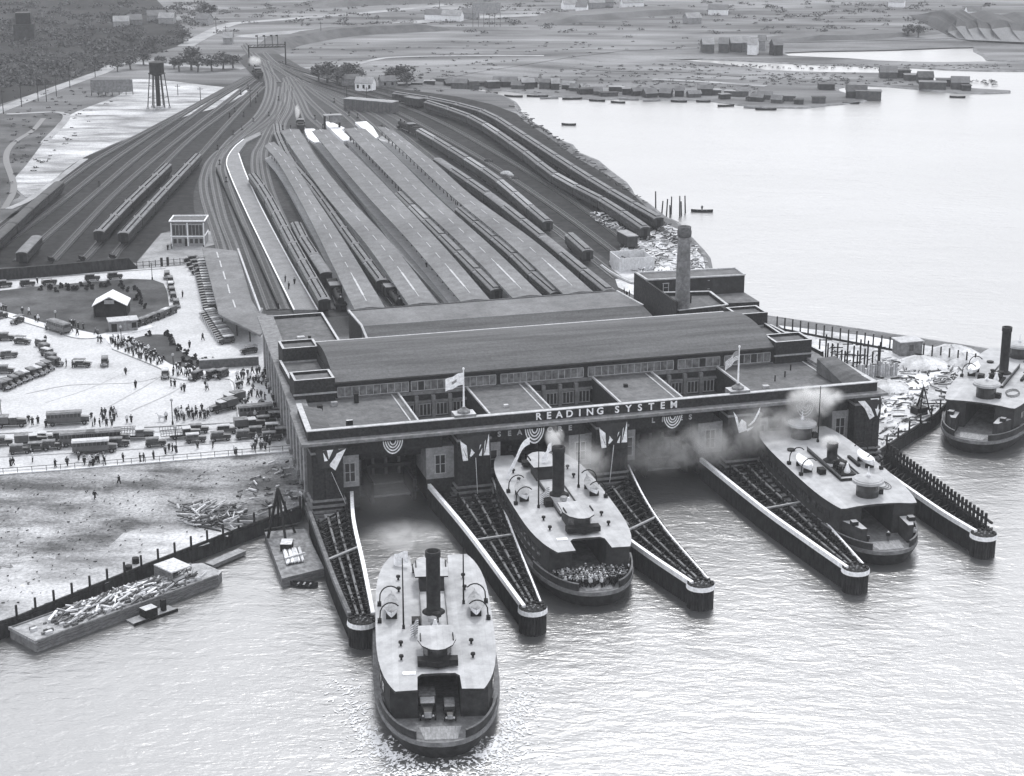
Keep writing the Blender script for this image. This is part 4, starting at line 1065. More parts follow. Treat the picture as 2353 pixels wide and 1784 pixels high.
    if kind=='B':
        for s_ in (-1,1):
            for e in (-1,1):
                mb=M(); x0,x1=(20.8,25.0); q=[(x0*s_,3.9*e),(x1*s_,3.7*e),(x1*s_,(wdt(x1,0.9)-0.3)*e),(x0*s_,(wdt(x0,0.9)-0.3)*e)]
                mb.prism(q,3.0,6.2,HULL_G,DECK); mb.prism([(22.2*s_,4.6*e),(23.4*s_,4.6*e),(23.4*s_,5.7*e),(22.2*s_,5.7*e)],6.2,6.9,DARK,CROOF_L); mb.build('side_cabin',t)
    # wheelhouses
    for s_ in (-1,1):
        if kind=='A':
            mb=M(); P=[(9.5,-1.9),(14.2,-1.9),(15.6,-1.3),(16.2,0),(15.6,1.3),(14.2,1.9),(9.5,1.9)]; P=[(x*s_ if s_>0 else x*s_+0.5,y*s_) for x,y in P]
            mb.prism(P,z,z+2.6,HULL_G); w=mb.build('wheelhouse',t)
            mb=M(); R1=[(9.0,-2.5),(13.6,-2.7),(15.6,-2.1),(16.8,-1.0),(17.1,0),(16.8,1.0),(15.6,2.1),(13.6,2.7),(9.0,2.5)]; R1=[(x*s_ if s_>0 else x*s_+0.5,y*s_) for x,y in R1]
            mb.prism(R1,z+2.6,z+2.8,DARK,DECK); mb.build('roof',w)
            mb=M(); ribbon(mb,[Vector((x*s_ if s_>0 else x*s_+0.5,y*s_,0)) for x,y in [(14.3,-1.97),(15.7,-1.36),(16.3,0),(15.7,1.36),(14.3,1.97)]],0.05,z+1.2,z+2.4,GLASS); mb.build('window',w)
            mb=M(); mb.box(15.6*s_,17.2*s_,-2.8,2.8,z+0.35,z+1.25,DARK); mb.prism([(17.2*s_,-1.6),(17.9*s_,0),(17.2*s_,1.6)],z+0.35,z+1.2,DARK); mb.build('front_screen',w)
            for e in (-1,1): mb=M(); mb.box(12*s_,14.2*s_,e*2.2,e*2.35,z+2.8,z+3.05,DARK); mb.build('name_board',w)
        else:
            mb=M(); x=15.8*s_; mb.lathe(x,0,[(1.95,z),(1.95,z+2.5)],HULL_G,18); w=mb.build('wheelhouse',t)
            mb=M(); mb.lathe(x,0,[(1.5,z+2.45),(2.75,z+2.5),(2.75,z+2.95),(2.5,z+3.0),(2.4,z+3.15),(0.2,z+3.5)],DECK,24); mb.lathe(x,0,[(0.3,z+3.4),(0.4,z+3.8),(0.12,z+4.2),(0.1,z+5.2)],WHITE,8); mb.build('roof',w,False)
            mb=M(); mb.lathe(x,0,[(1.99,z+1.0),(1.99,z+2.1)],GLASS,18); mb.build('window',w)
            mb=M(); mb.box(x-1.2*s_,x+0.2*s_,1.9,2.9,z,z+0.9,DARK); mb.build('locker',t)
    # funnel
    mb=M(); fr=1.05 if kind=='A' else 0.95
    mb.lathe(-0.6,0,[(1.7,z),(1.7,z+0.6),(1.25,z+0.9),(fr,z+1.1),(fr,z+fun_h-1),(fr+0.1,z+fun_h-0.9),(fr+0.1,z+fun_h),(fr-0.15,z+fun_h),(fr-0.2,z+fun_h-1.5)],SOOT,18); mb.build('funnel',t,True)
    mb=M(); mb.box(-8,8.5,-1.9,1.9,z,z+0.55,HULL_G,DECK); mb.box(-8,8.5,-1.95,-1.85,z+0.55,z+0.95,TIMBER); mb.box(-8,8.5,1.85,1.95,z+0.55,z+0.95,TIMBER)
    mb.build('skylight_house',t)
    for q,(x,y) in enumerate(((3.0,0.3),(4.6,-0.3))): mb=M(); mb.lathe(x,y,[(0.35,z+0.5),(0.35,z+1.4),(0.75,z+1.5),(0.6,z+2.0),(0.1,z+2.1)],DARK if q==0 else STONE,10); mb.build('cowl_vent',t)
    mb=M(); mb.lathe(6.6,0,[(0.5,z+0.5),(0.6,z+1.2),(0.35,z+1.9),(0.15,z+2.6)],WHITE,10); mb.build('bell',t)
    # masts
    for x,y in ((3.7,-4.5),(-4.4,4.6)) if kind=='A' else ((-12.5,2.0),):
        mb=M(); mb.tube((x,y,z),(x,y,z+11),0.14,0.07,DARK,6); mb.box(x-0.2,x+0.2,y-0.2,y+0.2,z,z+0.5,DARK); mb.build('mast',t)
    # lifeboats
    bs=((-1.6,6.2),(-1.6,-6.2)) if kind=='A' else ((1.0,5.9),(1.0,-5.9))
    for x,y in bs:
        mb=M(); n=10; rows=[]
        for q in range(n+1):
            u=-3.6+7.2*q/n; w=1.15*(1-abs(u/3.62)**2.4); zz=0.25*abs(u/3.6)**2
            rows.append([(x+u,y-w,z+1.5+zz),(x+u,y-w*0.7,z+0.85+zz*0.6),(x+u,y,z+0.6+zz),(x+u,y+w*0.7,z+0.85+zz*0.6),(x+u,y+w,z+1.5+zz)])
        for a,b in zip(rows,rows[1:]):
            for q in range(4): mb.face([a[q],b[q],b[q+1],a[q+1]],WHITE if q in(0,3) else TIMBER)
            cvr=STONE if kind=='A' else WHITE
            m1=((a[0][0]),(a[0][1]+a[4][1])/2,a[0][2]+0.45); m2=((b[0][0]),(b[0][1]+b[4][1])/2,b[0][2]+0.45)
            mb.face([a[0],m1,m2,b[0]],cvr); mb.face([m1,a[4],b[4],m2],cvr)
        lb=mb.build('lifeboat',t)
        for u in (-3.0,3.0):
            mb=M(); e=1 if y>0 else -1; pts=[]
            for q in range(8):
                a=math.pi*q/7*0.75; pts.append((x+u,y+e*(1.7-1.6*(1-math.cos(a))),z+1.2+1.9*math.sin(a)+(0.6 if q==0 else 0.0)))
            pts[0]=(x+u,y+e*1.75,z); mb.path(pts,0.1,DARK,6); mb.box(x+u-0.35,x+u+0.35,y+e*1.75-0.3,y+e*1.75+0.3,z,z+0.55,DARK); mb.build('davit',t)
        for u in (-1.8,1.8): mb=M(); mb.box(x+u-0.15,x+u+0.15,y-0.8,y+0.8,z,z+0.8,DARK); mb.build('boat_chock',t)
    for x in (9.5,14.0,-9.5,-14.0):
        for y in (-5.0,5.0) if kind=='A' else ():
            mb=M(); mb.lathe(x,y,[(0.16,z),(0.16,z+0.4),(0.34,z+0.45),(0.32,z+0.75),(0.05,z+0.8)],DARK,8); mb.build('mushroom_vent',t)
    if kind=='A':
        mb=M(); mb.box(18.0,18.9,-4.9,-3.1,z,z+0.15,WHITE); mb.build('hatch',t); mb=M(); mb.box(2.2,3.9,-3.3,-2.0,z,z+1.2,DARK); mb.build('vent_box',t)
    else:
        mb=M(); 
        for q in range(5): mb.lathe(3.6+q*0.7,-1.2+(q%2)*1.6,[(0.3,z),(0.3,z+1.6+0.4*(q%3)),(0.55,z+1.8+0.4*(q%3)),(0.3,z+2.2)],DARK,8)
        mb.box(3.2,7.6,-1.9,1.3,z,z+0.9,DARK); mb.build('machinery_vents',t)
        mb=M(); random.seed(5)
        for qq in range(3):
            pts=[(10.5+qq*0.6+4.0*math.cos(a)*0.6,4.2+1.3*math.sin(a)+qq*0.2,z+0.06) for a in [k*0.5 for k in range(14)]]; mb.path(pts,0.06,TIMBER,4)
        mb.build('rope',t)
        mb=M(); mb.lathe(-9,-4.6,[(0.7,z),(0.8,z+0.3),(0.4,z+0.35)],DARK,10); mb.build('rope_coil',t)
        for s_ in (1,): mb=M(); mb.box(-3,2,4.0,4.5,z,z+0.5,DARK); mb.box(3.0,4.6,-4.3,-3.1,z,z+1.0,DARK); mb.build('bench',t)
    t['_rz']=rz; del t['_rz']
    return t,Matrix.Translation((c.x,c.y,0))@Matrix.Rotation(rz,4,'Z')
f1,M1=ferry('pale decked ferry steaming out into midstream, two vehicles on its bow deck','A',(1014.5,1707,3),(988,1310,8.5),None,10.2)
f2,M2=ferry('pale decked ferry in the second slip, its bow packed with passengers','A',(1380.5,1361,3),(1243,1085,8.5),None,9.2)
f3,M3=ferry('ferry with round white topped wheelhouses lying in the rightmost slip under steam','B',(2054,1267,3),(1859,1021,8.5),None,4.0)
f4,M4=ferry('ferry with tall leaning black funnel moored beyond the building at the right edge','B',(2228,1012,3),(2306,863,8.5),None,10.6)

# ------------------------------------------------------------------ flags, poles, bunting
def flagpole(u,v,z,h,label):
    t=thing('flagpole',label,'flagpole',(*LW(u,v),z),YAW)
    mb=M(); mb.box(-2.0,2.0,-1.4,1.4,-0.6,0.5,STONE_D,COPING); mb.lathe(0,0,[(1.2,0.5),(1.2,0.9),(0.5,1.3),(0.35,1.6)],STONE_D,12); mb.build('base',t)
    mb=M(); mb.lathe(0,0,[(0.2,1.5),(0.1,h),(0.2,h+0.1),(0.2,h+0.35),(0.05,h+0.45)],WHITE,10); mb.build('pole',t); return t
flagpole(29.6,2.2,16.6,8.6,'white flagpole on the parapet left of the lettering'); flagpole(83.2,2.2,16.6,8.6,'white flagpole on the parapet right of the lettering')
def flag_mesh(w,h,m,stripes=None,sag=0.8,canton=None,emb=None,n=16):
    mb=M(); rows=[]; nv=13
    for i in range(n+1):
        s=i/n; rows.append([(-w*s,0.35*math.sin(s*7)*s,h*j/nv-sag*s*s*1.0-0.25*s+0.15*math.sin(s*9)*s) for j in range(nv+1)])
    for i in range(n):
        for j in range(nv):
            mm=m
            if stripes and j%2==0: mm=stripes
            if canton and i<n*0.42 and j>=6: mm=canton
            if emb and ((i/n-0.5)**2+((j+0.5)/nv-0.5)**2)<0.022: mm=emb
            mb.face([rows[i][j],rows[i+1][j],rows[i+1][j+1],rows[i][j+1]],mm)
    return mb
def put_flag(mb,loc,rz,label,name='flag'):
    o=mb.build(name); o.location=loc; o.rotation_euler=(0,0,rz)
    s=o.modifiers.new('thickness','SOLIDIFY'); s.thickness=0.04
    return tag(o,label,'flag')
GREYC=mat('grey_cloth',0.22,0.3)
put_flag(flag_mesh(3.3,2.3,CLOTHW,emb=GREYC),(*LW(29.5,2.2),22.4),YAW+0.1,'white flag with a small dark emblem on the left parapet flagpole')
put_flag(flag_mesh(3.0,1.9,CLOTHW,stripes=GREYC,canton=GREYC,sag=1.6),(*LW(83.1,2.2),22.8),YAW+0.3,'drooping striped flag on the right parapet flagpole')
def fan(u,z,w,h,label):
    """pleated half-round swag of concentric stripes"""
    t=thing('bunting_fan',label,'bunting',lw3(u,0.75,z),YAW,'striped fans over the slip openings')
    mb=M(); n=24; nr=9
    for i in range(n):
        for j in range(nr):
            def pt(i,j):
                a=math.pi*(1+i/n); r=(j/nr); return (w/2*r*math.cos(a)*(1-0.12*math.sin(a)**2),-0.12-0.05*(i%2),h*r*math.sin(a))
            if j<2: mm=CLOTHD
            else: mm=CLOTHW if j%2==0 else CLOTHD
            mb.face([pt(i,j),pt(i,j+1),pt(i+1,j+1),pt(i+1,j)],mm)
    o=mb.build('swag',t); s=o.modifiers.new('thickness','SOLIDIFY'); s.thickness=0.03
    mb=M()
    for e in (-1,1): mb.face([(e*w*0.36,-0.1,-0.3),(e*w*0.75,-0.1,1.25),(e*w*0.45,-0.1,-0.1)],GREYC)
    o=mb.build('gathered_tie',t); s=o.modifiers.new('thickness','SOLIDIFY'); s.thickness=0.04
fan(16.0,13.4,3.7,2.5,'striped fan bunting over the leftmost slip opening')
fan(42.6,13.3,3.7,2.9,'striped fan bunting over the second slip opening, hiding letters')
fan(69.6,13.3,3.6,2.4,'striped fan bunting over the third slip opening, hiding letters')
fan(96.6,13.3,3.7,2.6,'striped fan bunting over the rightmost slip opening behind the steam')
def drape(u,z,label,pieces,tail=True):
    t=thing('bunting_drape',label,'bunting',lw3(u,-1.85,z),YAW,'black and white drapes on the masonry piers')
    for kind,pts in pieces:
        mb=M(); n=len(pts)
        mb.face([(x,-0.15-0.12*(k%2),y) for k,(x,y) in enumerate(pts)],CLOTHW if kind=='w' else CLOTHD)
        o=mb.build('cloth_panel',t); s=o.modifiers.new('thickness','SOLIDIFY'); s.thickness=0.05
    if tail:
        mb=M(); mb.bar((0.2,-0.2,-4.2),(tail,-0.25,-11.5),0.22,0.06,CLOTHW); mb.build('ribbon_tail',t)
v_=[('d',[(-2.6,0),(2.6,0),(1.9,-3.6),(0,-4.2),(-1.9,-3.9)]),('w',[(-2.7,-0.7),(-1.5,-1.7),(-1.25,-4.6),(-2.2,-4.6)]),('w',[(-0.95,-2.0),(0.0,-3.2),(-0.9,-4.2)]),('w',[(0.6,-3.9),(1.0,-1.8),(1.5,-1.6),(1.3,-3.9)]),('w',[(1.7,-3.9),(1.9,-1.2),(2.7,0.1),(2.75,-3.9)])]
def shift_front(p,dy): return p
drape(30.5,13.9,'black and white drape on the masonry pier left of the lettering',v_,0.5)
drape(56.9,13.9,'black and white drape on the middle masonry pier under the lettering',v_,-0.5)
drape(83.2,13.9,'tangled white drape on the masonry pier right of the lettering',[('w',[(-2.5,0.2),(-1.7,-0.9),(-1.3,-2.4),(-0.8,-1.4),(0.2,-2.2),(0.3,-3.8),(-1.2,-4.2),(-1.7,-2.6)]),('w',[(0.5,-2.9),(1.6,-1.8),(2.9,0.6),(2.8,-0.3),(1.9,-2.2),(1.0,-2.8)]),('w',[(0.3,-3.5),(1.7,-3.1),(1.2,-3.7),(0.4,-4.0)])],None)
drape(4.0,13.7,'slanting black and white drape at the left corner of the front',[('d',[(-2.6,0),(2.8,0),(0.8,-3.4),(-1.9,-3.4)]),('w',[(-1.2,0),(0.6,0),(-0.3,-2.0),(-1.0,-2.0)]),('w',[(1.6,0),(2.9,0),(2.0,-1.8),(0.9,-3.9),(-0.2,-2.9),(1.0,-1.3)])],3.0)
drape(108.6,13.9,'slanting black and white drape at the right corner of the front',[('d',[(-2.2,0),(2.6,0.2),(2.6,-3.6),(0.5,-3.0)]),('w',[(-2.3,0),(-0.9,0),(0.5,-1.6),(1.3,-3.3),(0.4,-3.9),(-0.8,-1.6)]),('w',[(0.3,0.3),(2.0,0.3),(2.6,-1.4),(1.9,-3.3),(1.2,-1.3)])],None)
mb=flag_mesh(2.4,1.6,CLOTHW,sag=2.0); put_flag(mb,M2@Vector((-12,1.5,13)),YAW+0.6,'crumpled white flag at the rear wheelhouse of the crowded ferry')
mb=flag_mesh(5.5,1.3,CLOTHW,sag=5.5); put_flag(mb,M2@Vector((-14,-2.0,13.8)),YAW+0.5,'long white pennant trailing down to the deck of the crowded ferry',name='pennant')
mb=flag_mesh(1.6,2.2,CLOTHW,stripes=GREYC,sag=1.2); put_flag(mb,M2@Vector((2.0,-2.2,9.3)),0.3,'small striped flag beside the funnel of the crowded ferry')
mb=flag_mesh(2.4,2.0,CLOTHW,sag=0.8); put_flag(mb,M1@Vector((-19,-3.4,9.2)),-0.3,'white flag with dark rope flying over the stern deck of the midstream ferry')
mb=flag_mesh(1.1,2.3,CLOTHW,stripes=GREYC,sag=0.9); put_flag(mb,M1@Vector((6.4,-2.4,9.0)),0.3,'small narrow flag beside the funnel of the midstream ferry')

# ------------------------------------------------------------------ barges, derrick, boats
def frame_of(a,b,z):  # two pixel points -> origin, heading
    A=Vector((*G(*a,z),0)); B=Vector((*G(*b,z),0)); return (A+B)/2,math.atan2(B.y-A.y,B.x-A.x),(B-A).length
c,rz,Ln=frame_of((52,1460),(487,1304),1.7)
t=thing('barge','long low wooden barge heaped with scrap timber beside the sandy shore','barge',(c.x,c.y,0),rz)
h=Ln/2; mb=M(); mb.prism([(-h,-3.6),(h-1.5,-3.6),(h,-2.6),(h,2.6),(h-1.5,3.6),(-h,3.6)],-0.5,1.75,GUARD,mat('barge_deck',0.22,0.4,scale=1.0,detail=10))
for z in (0.4,0.9,1.3): mb.box(-h+0.1,h-1.6,-3.75,-3.6,z,z+0.2,TIMBER)
mb.box(-h-0.1,h-1.6,-3.7,-3.4,1.75,1.95,GUARD); mb.box(-h-0.1,h-1.6,3.4,3.7,1.75,1.95,GUARD); mb.box(-h-0.2,-h+0.2,-3.7,3.7,1.5,2.0,STONE); mb.build('hull',t)
mb=M(); random.seed(21); DRK=mat('dark_scrap',0.05,0.1)
for k in range(620):
    x=random.triangular(-h+5,h-3,h*0.2); y=random.uniform(-2.7,2.9); zz=1.85+random.random()*1.2*(1-abs(y)/4); a=random.gauss(0.25,0.5); L_=random.uniform(0.8,3.6)
    if random.random()<0.25: a+=1.5
    mb.bar((x-L_/2*math.cos(a),y-L_/2*math.sin(a)*0.6,zz-0.1),(x+L_/2*math.cos(a),y+L_/2*math.sin(a)*0.6,zz+random.uniform(-.2,.4)),random.uniform(0.12,0.4),random.uniform(0.1,0.3),random.choice([TIMBER_L,TIMBER,TIMBER_L,WHITE,TIMBER,DRK,DRK,STONE]))
for k in range(60):
    x=random.uniform(-h+2,h-4); y=random.uniform(-3,3); s_=random.uniform(0.2,0.6); mb.box(x-s_,x+s_,y-s_/2,y+s_/2,1.75,1.75+s_,random.choice([DRK,TIMBER,TIMBER_L]))
o=mb.build('scrap_timber',t); o['kind']='stuff'
mb=M(); mb.box(h-9.2,h-5.2,-1.5,3.3,3.9,4.1,TIMBER_L); mb.box(h-9.2,h-8.9,-1.5,3.3,1.75,3.9,TIMBER); mb.build('cabin_roof',t)
c,rz,Ln=frame_of((480,1295),(556,1262),1.0)
t=thing('timber_raft','narrow timber raft moored past the end of the scrap barge','raft',(c.x,c.y,0),rz); mb=M(); mb.box(-Ln/2,Ln/2,-0.9,0.9,0.2,0.9,TIMBER,STONE); mb.build('logs',t)
c,rz,Ln=frame_of((300,1425),(395,1392),0.6)
t=thing('work_float','small work float with white topped shelter beside the scrap barge','float',(c.x,c.y,0),rz)
mb=M(); mb.box(-4,4,-1.2,1.2,-0.1,0.3,TIMBER,STONE); mb.box(-4.1,4.1,-1.35,-1.2,0,0.45,DARK); mb.build('deck',t)
mb=M(); mb.box(-1.6,0.6,-0.9,0.9,0.3,1.7,DARK,CTOP_L); mb.build('shelter',t); mb=M(); mb.box(1.9,2.6,-0.4,0.3,0.3,2.2,DARK); mb.build('boiler',t)
# derrick scow
A=[G(*p,1.6) for p in ((648,1330),(745,1306),(700,1215),(608,1222))]; cx,cy=sum(p[0] for p in A)/4,sum(p[1] for p in A)/4
t=thing('derrick_scow','square scow carrying a dark A frame derrick beside the building corner','derrick barge',(cx,cy,0))
A=[(x-cx,y-cy) for x,y in A]; mb=M(); mb.prism(A,-0.5,1.6,TIMBER,mat('scow_deck',0.12,0.26,scale=0.9,detail=10)); mb.build('hull',t)
def lerp2(u,v): a=[A[0][k]+(A[1][k]-A[0][k])*u for k in (0,1)]; b=[A[3][k]+(A[2][k]-A[3][k])*u for k in (0,1)]; return (a[0]+(b[0]-a[0])*v,a[1]+(b[1]-a[1])*v)
mb=M(); top=(*lerp2(0.35,0.93),10.0)
for u,v in ((0.02,0.85),(0.72,0.92),(0.38,0.62),(0.36,1.05)): mb.bar((*lerp2(u,v),1.6),top,0.38,0.38,DARK)
mb.bar((*lerp2(-0.05,0.86),3.0),(*lerp2(0.8,0.93),3.0),0.4,0.4,DARK); mb.build('a_frame',t)
mb=M(); p=lerp2(0.42,0.33); random.seed(4)
for k in range(14): q=lerp2(0.22+0.03*k,0.22); r=lerp2(0.26+0.03*k,0.52); mb.bar((*q,1.9+0.1*(k%3)),(*r,1.9+0.1*(k%2)),0.25,0.22,random.choice([TIMBER_L,WHITE,TIMBER]))
mb.bar((*lerp2(0.2,0.3),2.3),(*lerp2(0.7,0.34),2.3),0.3,0.2,TIMBER_L); mb.build('timber_stack',t)
mb=M(); a,b=lerp2(0.3,0.56),lerp2(0.55,0.62); mb.box(a[0]-0.6,b[0],a[1]-0.8,b[1],1.6,2.9,DARK,TIMBER_L); mb.build('winch_house',t)
def rowboat(px,py,rz,L_,label,dark=True,man=False):
    x,y=G(px,py,0.2); mb=M(); n=8; rows=[]; m=PILE if dark else STONE
    for q in range(n+1):
        u=-L_/2+L_*q/n; w=0.75*(1-abs(2*u/L_/1.02)**2.2)+0.03; zz=0.3*abs(2*u/L_)**2
        rows.append([(u,-w,0.65+zz),(u,-w*0.6,0.0+zz*0.5),(u,w*0.6,0.0+zz*0.5),(u,w,0.65+zz)])
    for a,b in zip(rows,rows[1:]):
        for q in range(3): mb.face([a[q],b[q],b[q+1],a[q+1]],m)
    for u in (-L_*0.22,0,L_*0.22): mb.box(u-0.15,u+0.15,-0.68,0.68,0.45,0.52,STONE)
    o=mb.build('rowing_boat'); s=o.modifiers.new('thickness','SOLIDIFY'); s.thickness=0.06; o.location=(x,y,-0.05); o.rotation_euler=(0,0,rz); tag(o,label,'rowing boat'); return x,y
rowboat(699,1345,R_(-8),4.6,'empty wooden rowing boat drifting below the derrick scow')
rowboat(1613,486,R_(-5),7,'dark small boat with a standing man far out near the chimney')
rowboat(1307,287,R_(-10),6,'tiny dark boat alone on the pale far water')
rowboat(1337,368,R_(60),4,'tiny dark boat close to the shore trains')
# ------------------------------------------------------------------ bulkheads and pile fences
def pile_fence(name,pts,label,n,zt,rz_=None,rail=True,z=2.4,r=0.22,wall=True,group=None):
    W=[Vector((*G(*p,z),0)) for p in pts]; o=W[0].copy(); t=thing(name,label,'bulkhead' if wall else 'pile fence',(o.x,o.y,0),0,group)
    P=[p-o for p in W]; tot=sum((b-a).length for a,b in zip(P,P[1:])); k0=None
    for k in range(n):
        p=along(P,tot*k/(n-1))
        if k0 is None: m2=M(); m2.tube((0,0,-1.2),(0,0,zt),r,r*0.9,PILE,7); k0=m2.build('post',t); k0.location=(p.x,p.y,0)
        else: q=k0.copy(); C.objects.link(q); q.parent=t; q.location=(p.x,p.y,0)
    if rail: mb=M(); ribbon(mb,P,0.35,2.4,2.9,PILE); mb.build('rail',t)
    if wall: mb=M(); ribbon(mb,P,0.5,-1.2,2.3,PILE); mb.build('planking',t)
    return t
pile_fence('timber_bulkhead',[(-110,1469),(35,1424),(336,1302),(561,1215),(690,1168)],'plank bulkhead with short posts along the sandy shore behind the barge',21,4.7)
pile_fence('timber_bulkhead',[(2010,1047),(2080,1000),(2150,955),(2200,905),(2262,852)],'plank bulkhead with posts between the building corner and the moored ferry',13,4.9,r=0.2)
pile_fence('pile_fence',[(1785,757),(1900,779),(2020,801),(2150,826),(2260,848)],'long line of tall mooring piles joined by a rail along the right shore',26,5.6,wall=False,r=0.2)
t=pile_fence('pipe_railing',[(-160,1103),(150,1080),(430,1057),(681,1036)],'pipe railing with posts between the crowded road and the field',27,3.75,wall=False,rail=False,r=0.06,z=2.5)
mb=M(); o=Vector(t.location); P=[Vector((*G(*p,2.5),0))-Vector((o.x,o.y,0)) for p in [(-160,1103),(150,1080),(430,1057),(681,1036)]]
ribbon(mb,P,0.07,3.65,3.73,DARK); ribbon(mb,P,0.05,3.1,3.15,DARK); ribbon(mb,P,0.35,2.5,2.7,WHITE); mb.build('rail',t)
for i,(px,py) in enumerate(((1540,505),(1542,492),(1562,498),(1566,496),(1575,490),(1507,487),(1520,495),(1531,498))):
    x,y=G(px,py,0); mb=M(); mb.tube((0,0,-1),(random.uniform(-.4,.4),0,4.6+(i%3)),0.25,0.2,PILE,7); o=mb.build('mooring_pile'); o.location=(x,y,0); tag(o,['leftmost loose pile in the water left of the chimney top','second loose pile left of the chimney top','short pile standing just left of the chimney top','pile nearest the chimney top on its left','tall pile in the water seen over the chimney','thin pile behind the chimney, paired with a taller one','leaning pile behind the end of the shore trains','isolated pile farthest out behind the shore trains'][i],'pile','loose piles behind the chimney')
# ------------------------------------------------------------------ people (skinned figures, three stances)
def skin_person(mats,pose):
    j={'hip':(0,0,0.95),'waist':(0.01,0,1.12),'chest':(0.0,0,1.36),'neck':(0,0,1.52),'head':(0.02,0,1.63),'crown':(0.01,0,1.76)}
    st={'stand':(0.05,0.02,0.05),'walk':(0.34,-0.3,0.28),'arm':(0.12,-0.08,0.45)}[pose]
    v=[];r=[];e=[]
    def a(p,rad,par=None):
        v.append(p); r.append(rad)
        if par is not None: e.append((par,len(v)-1))
        return len(v)-1
    hip=a(j['hip'],0.17); w=a(j['waist'],0.16,hip); c=a(j['chest'],0.2,w); n=a(j['neck'],0.075,c); h=a(j['head'],0.115,n); a(j['crown'],0.1,h)
    for s,sx in ((1,st[0]),(-1,st[1])):
        k=a((sx*0.55+0.04,0.1*s,0.5),0.085,a((0.0,0.11*s,0.86),0.12,hip)); f=a((sx,0.1*s,0.09),0.06,k); a((sx+0.17,0.11*s,0.05),0.05,f)
        sh=a((0,0.22*s,1.42),0.085,c); el=a((-sx*0.3*(1 if pose!='arm' else -1),0.29*s,1.15),0.06,sh); ha=a((-sx*0.6+st[2]*0.3 if pose!='arm' else 0.3,0.28*s,0.9 if pose!='arm' else 1.1),0.042,el); a((-sx*0.7+st[2]*0.35 if pose!='arm' else 0.38,0.27*s,0.82 if pose!='arm' else 1.12),0.04,ha)
    me=bpy.data.meshes.new('p'); me.from_pydata(v,e,[]); o=bpy.data.objects.new('p',me); C.objects.link(o)
    o.modifiers.new('s','SKIN'); 
    for i,d in enumerate(me.skin_vertices[0].data): d.radius=(r[i],r[i]); d.use_root=(i==0)
    bpy.context.view_layer.update()
    m2=bpy.data.meshes.new_from_object(o.evaluated_get(bpy.context.evaluated_depsgraph_get())); bpy.data.objects.remove(o)
    m2.name='person'; m2.materials.clear()
    for m in mats: m2.materials.append(m)
    for p in m2.polygons:
        z=p.center.z; p.material_index=2 if z>1.69 else (1 if z>1.5 else (3 if z<0.95 else 0)); p.use_smooth=True
    return m2
PM=[]
for pose in ('stand','walk','arm'):
    for top,hat,leg in ((SUIT,HATM,SUIT),(SUIT,SUIT,SUIT),(SUIT_G,HATM,SUIT),(SUIT_L,STRAW,SUIT),(SUIT,STRAW,SUIT_G)):
        PM.append(skin_person([top,SKIN,hat,leg],pose))
PCOUNT=[0]
REST=M()
def stuff_person(x,y,z,rz):
    me=PM[random.randrange(15)]; c,s_=math.cos(rz),math.sin(rz); i0=len(REST.v); k=1.03
    REST.v+=[(x+k*(v.co.x*c-v.co.y*s_),y+k*(v.co.x*s_+v.co.y*c),z+v.co.z) for v in me.vertices]
    for p in me.polygons: REST.f.append(tuple(i0+q for q in p.vertices)); REST.m.append(REST.mi(me.materials[p.material_index]))
def person(x,y,z,rz,label,group=None,k=None):
    k=random.randrange(15) if k is None else k
    o=bpy.data.objects.new('person',PM[k]); C.objects.link(o); o.location=(x,y,z); o.rotation_euler=(0,0,rz); s=random.uniform(0.96,1.08); o.scale=(s*1.05,s*1.05,s)
    PCOUNT[0]+=1; return tag(o,label,'person',group)
random.seed(99)
DRESS={0:'dark suit',1:'dark suit and dark hat',2:'grey coat',3:'pale shirt and straw hat',4:'dark jacket and straw hat'}
def pp(px,py,label,k=None,z=2.6,group=None): x,y=G(px,py,z); return person(x,y,z,random.uniform(0,6.28),label,group,k)
# lone figures
for a in ((274,1112,'person in dark clothes striding across the field nearest the railing',5),(218,1147,'person walking alone across the field, lowest of the two',6),
 (289,861,'person in dark suit crossing the empty pavement, upper of two',5),(312,892,'person in dark suit crossing the empty pavement, lower of two',1),(153,843,'person in dark suit beside the end of the curved car row',0),(167,845,'person in grey standing near the small parked truck',2),
 (420,683,'person alone on the drive below the gate',0),(466,782,'person walking on the drive beside the slanted car row',6),(436,800,'person on the drive near the shrub bed tip',0),(86,652,'person standing in the upper road between two cars',0),(105,787,'person standing above the curved car row',1),
 (470,839,'person beside the left end of the low brick wall',5),(490,837,'person beside the low brick wall, second from its left end',0),(386,575,'dark figure beside the courtyard gate',0),(394,572,'second dark figure beside the courtyard',1),(227,1064,'dark figure walking behind the railing near the middle',0)): pp(a[0],a[1],a[2],a[3])
for a in ((656,648),(664,664),(677,653)): pp(a[0],a[1],{656:'leftmost of three people on the uncovered platform',664:'middle and nearest of three people on the uncovered platform',677:'rightmost of three people on the uncovered platform'}[a[0]],1,z=3.5)
pp(980,615,'person standing on the pale platform strip near the post row',1,z=3.4); pp(1520,635,'dark figure among the scrap beside the chimney',1)
for i,(px,py) in enumerate(((1434,678),(1440,683),(1446,682),(1466,681))): pp(px,py,'%s of four workers below the concourse roof near the boiler house'%['leftmost','second','third','rightmost'][i],0)
# promenade behind the railing, left to right
xs=[(25,1072),(31,1070),(76,1062),(127,1074),(155,1071),(283,1061),(322,1062),(331,1060),(353,1055),(380,1045),(389,1036),(397,1038),(404,1040),(454,1030),(490,1030),(538,1043),(543,1048)]
for i,(px,py) in enumerate(xs): pp(px,py,'%s person from the left along the pavement behind the pipe railing'%(['first']+ORD[1:])[i])
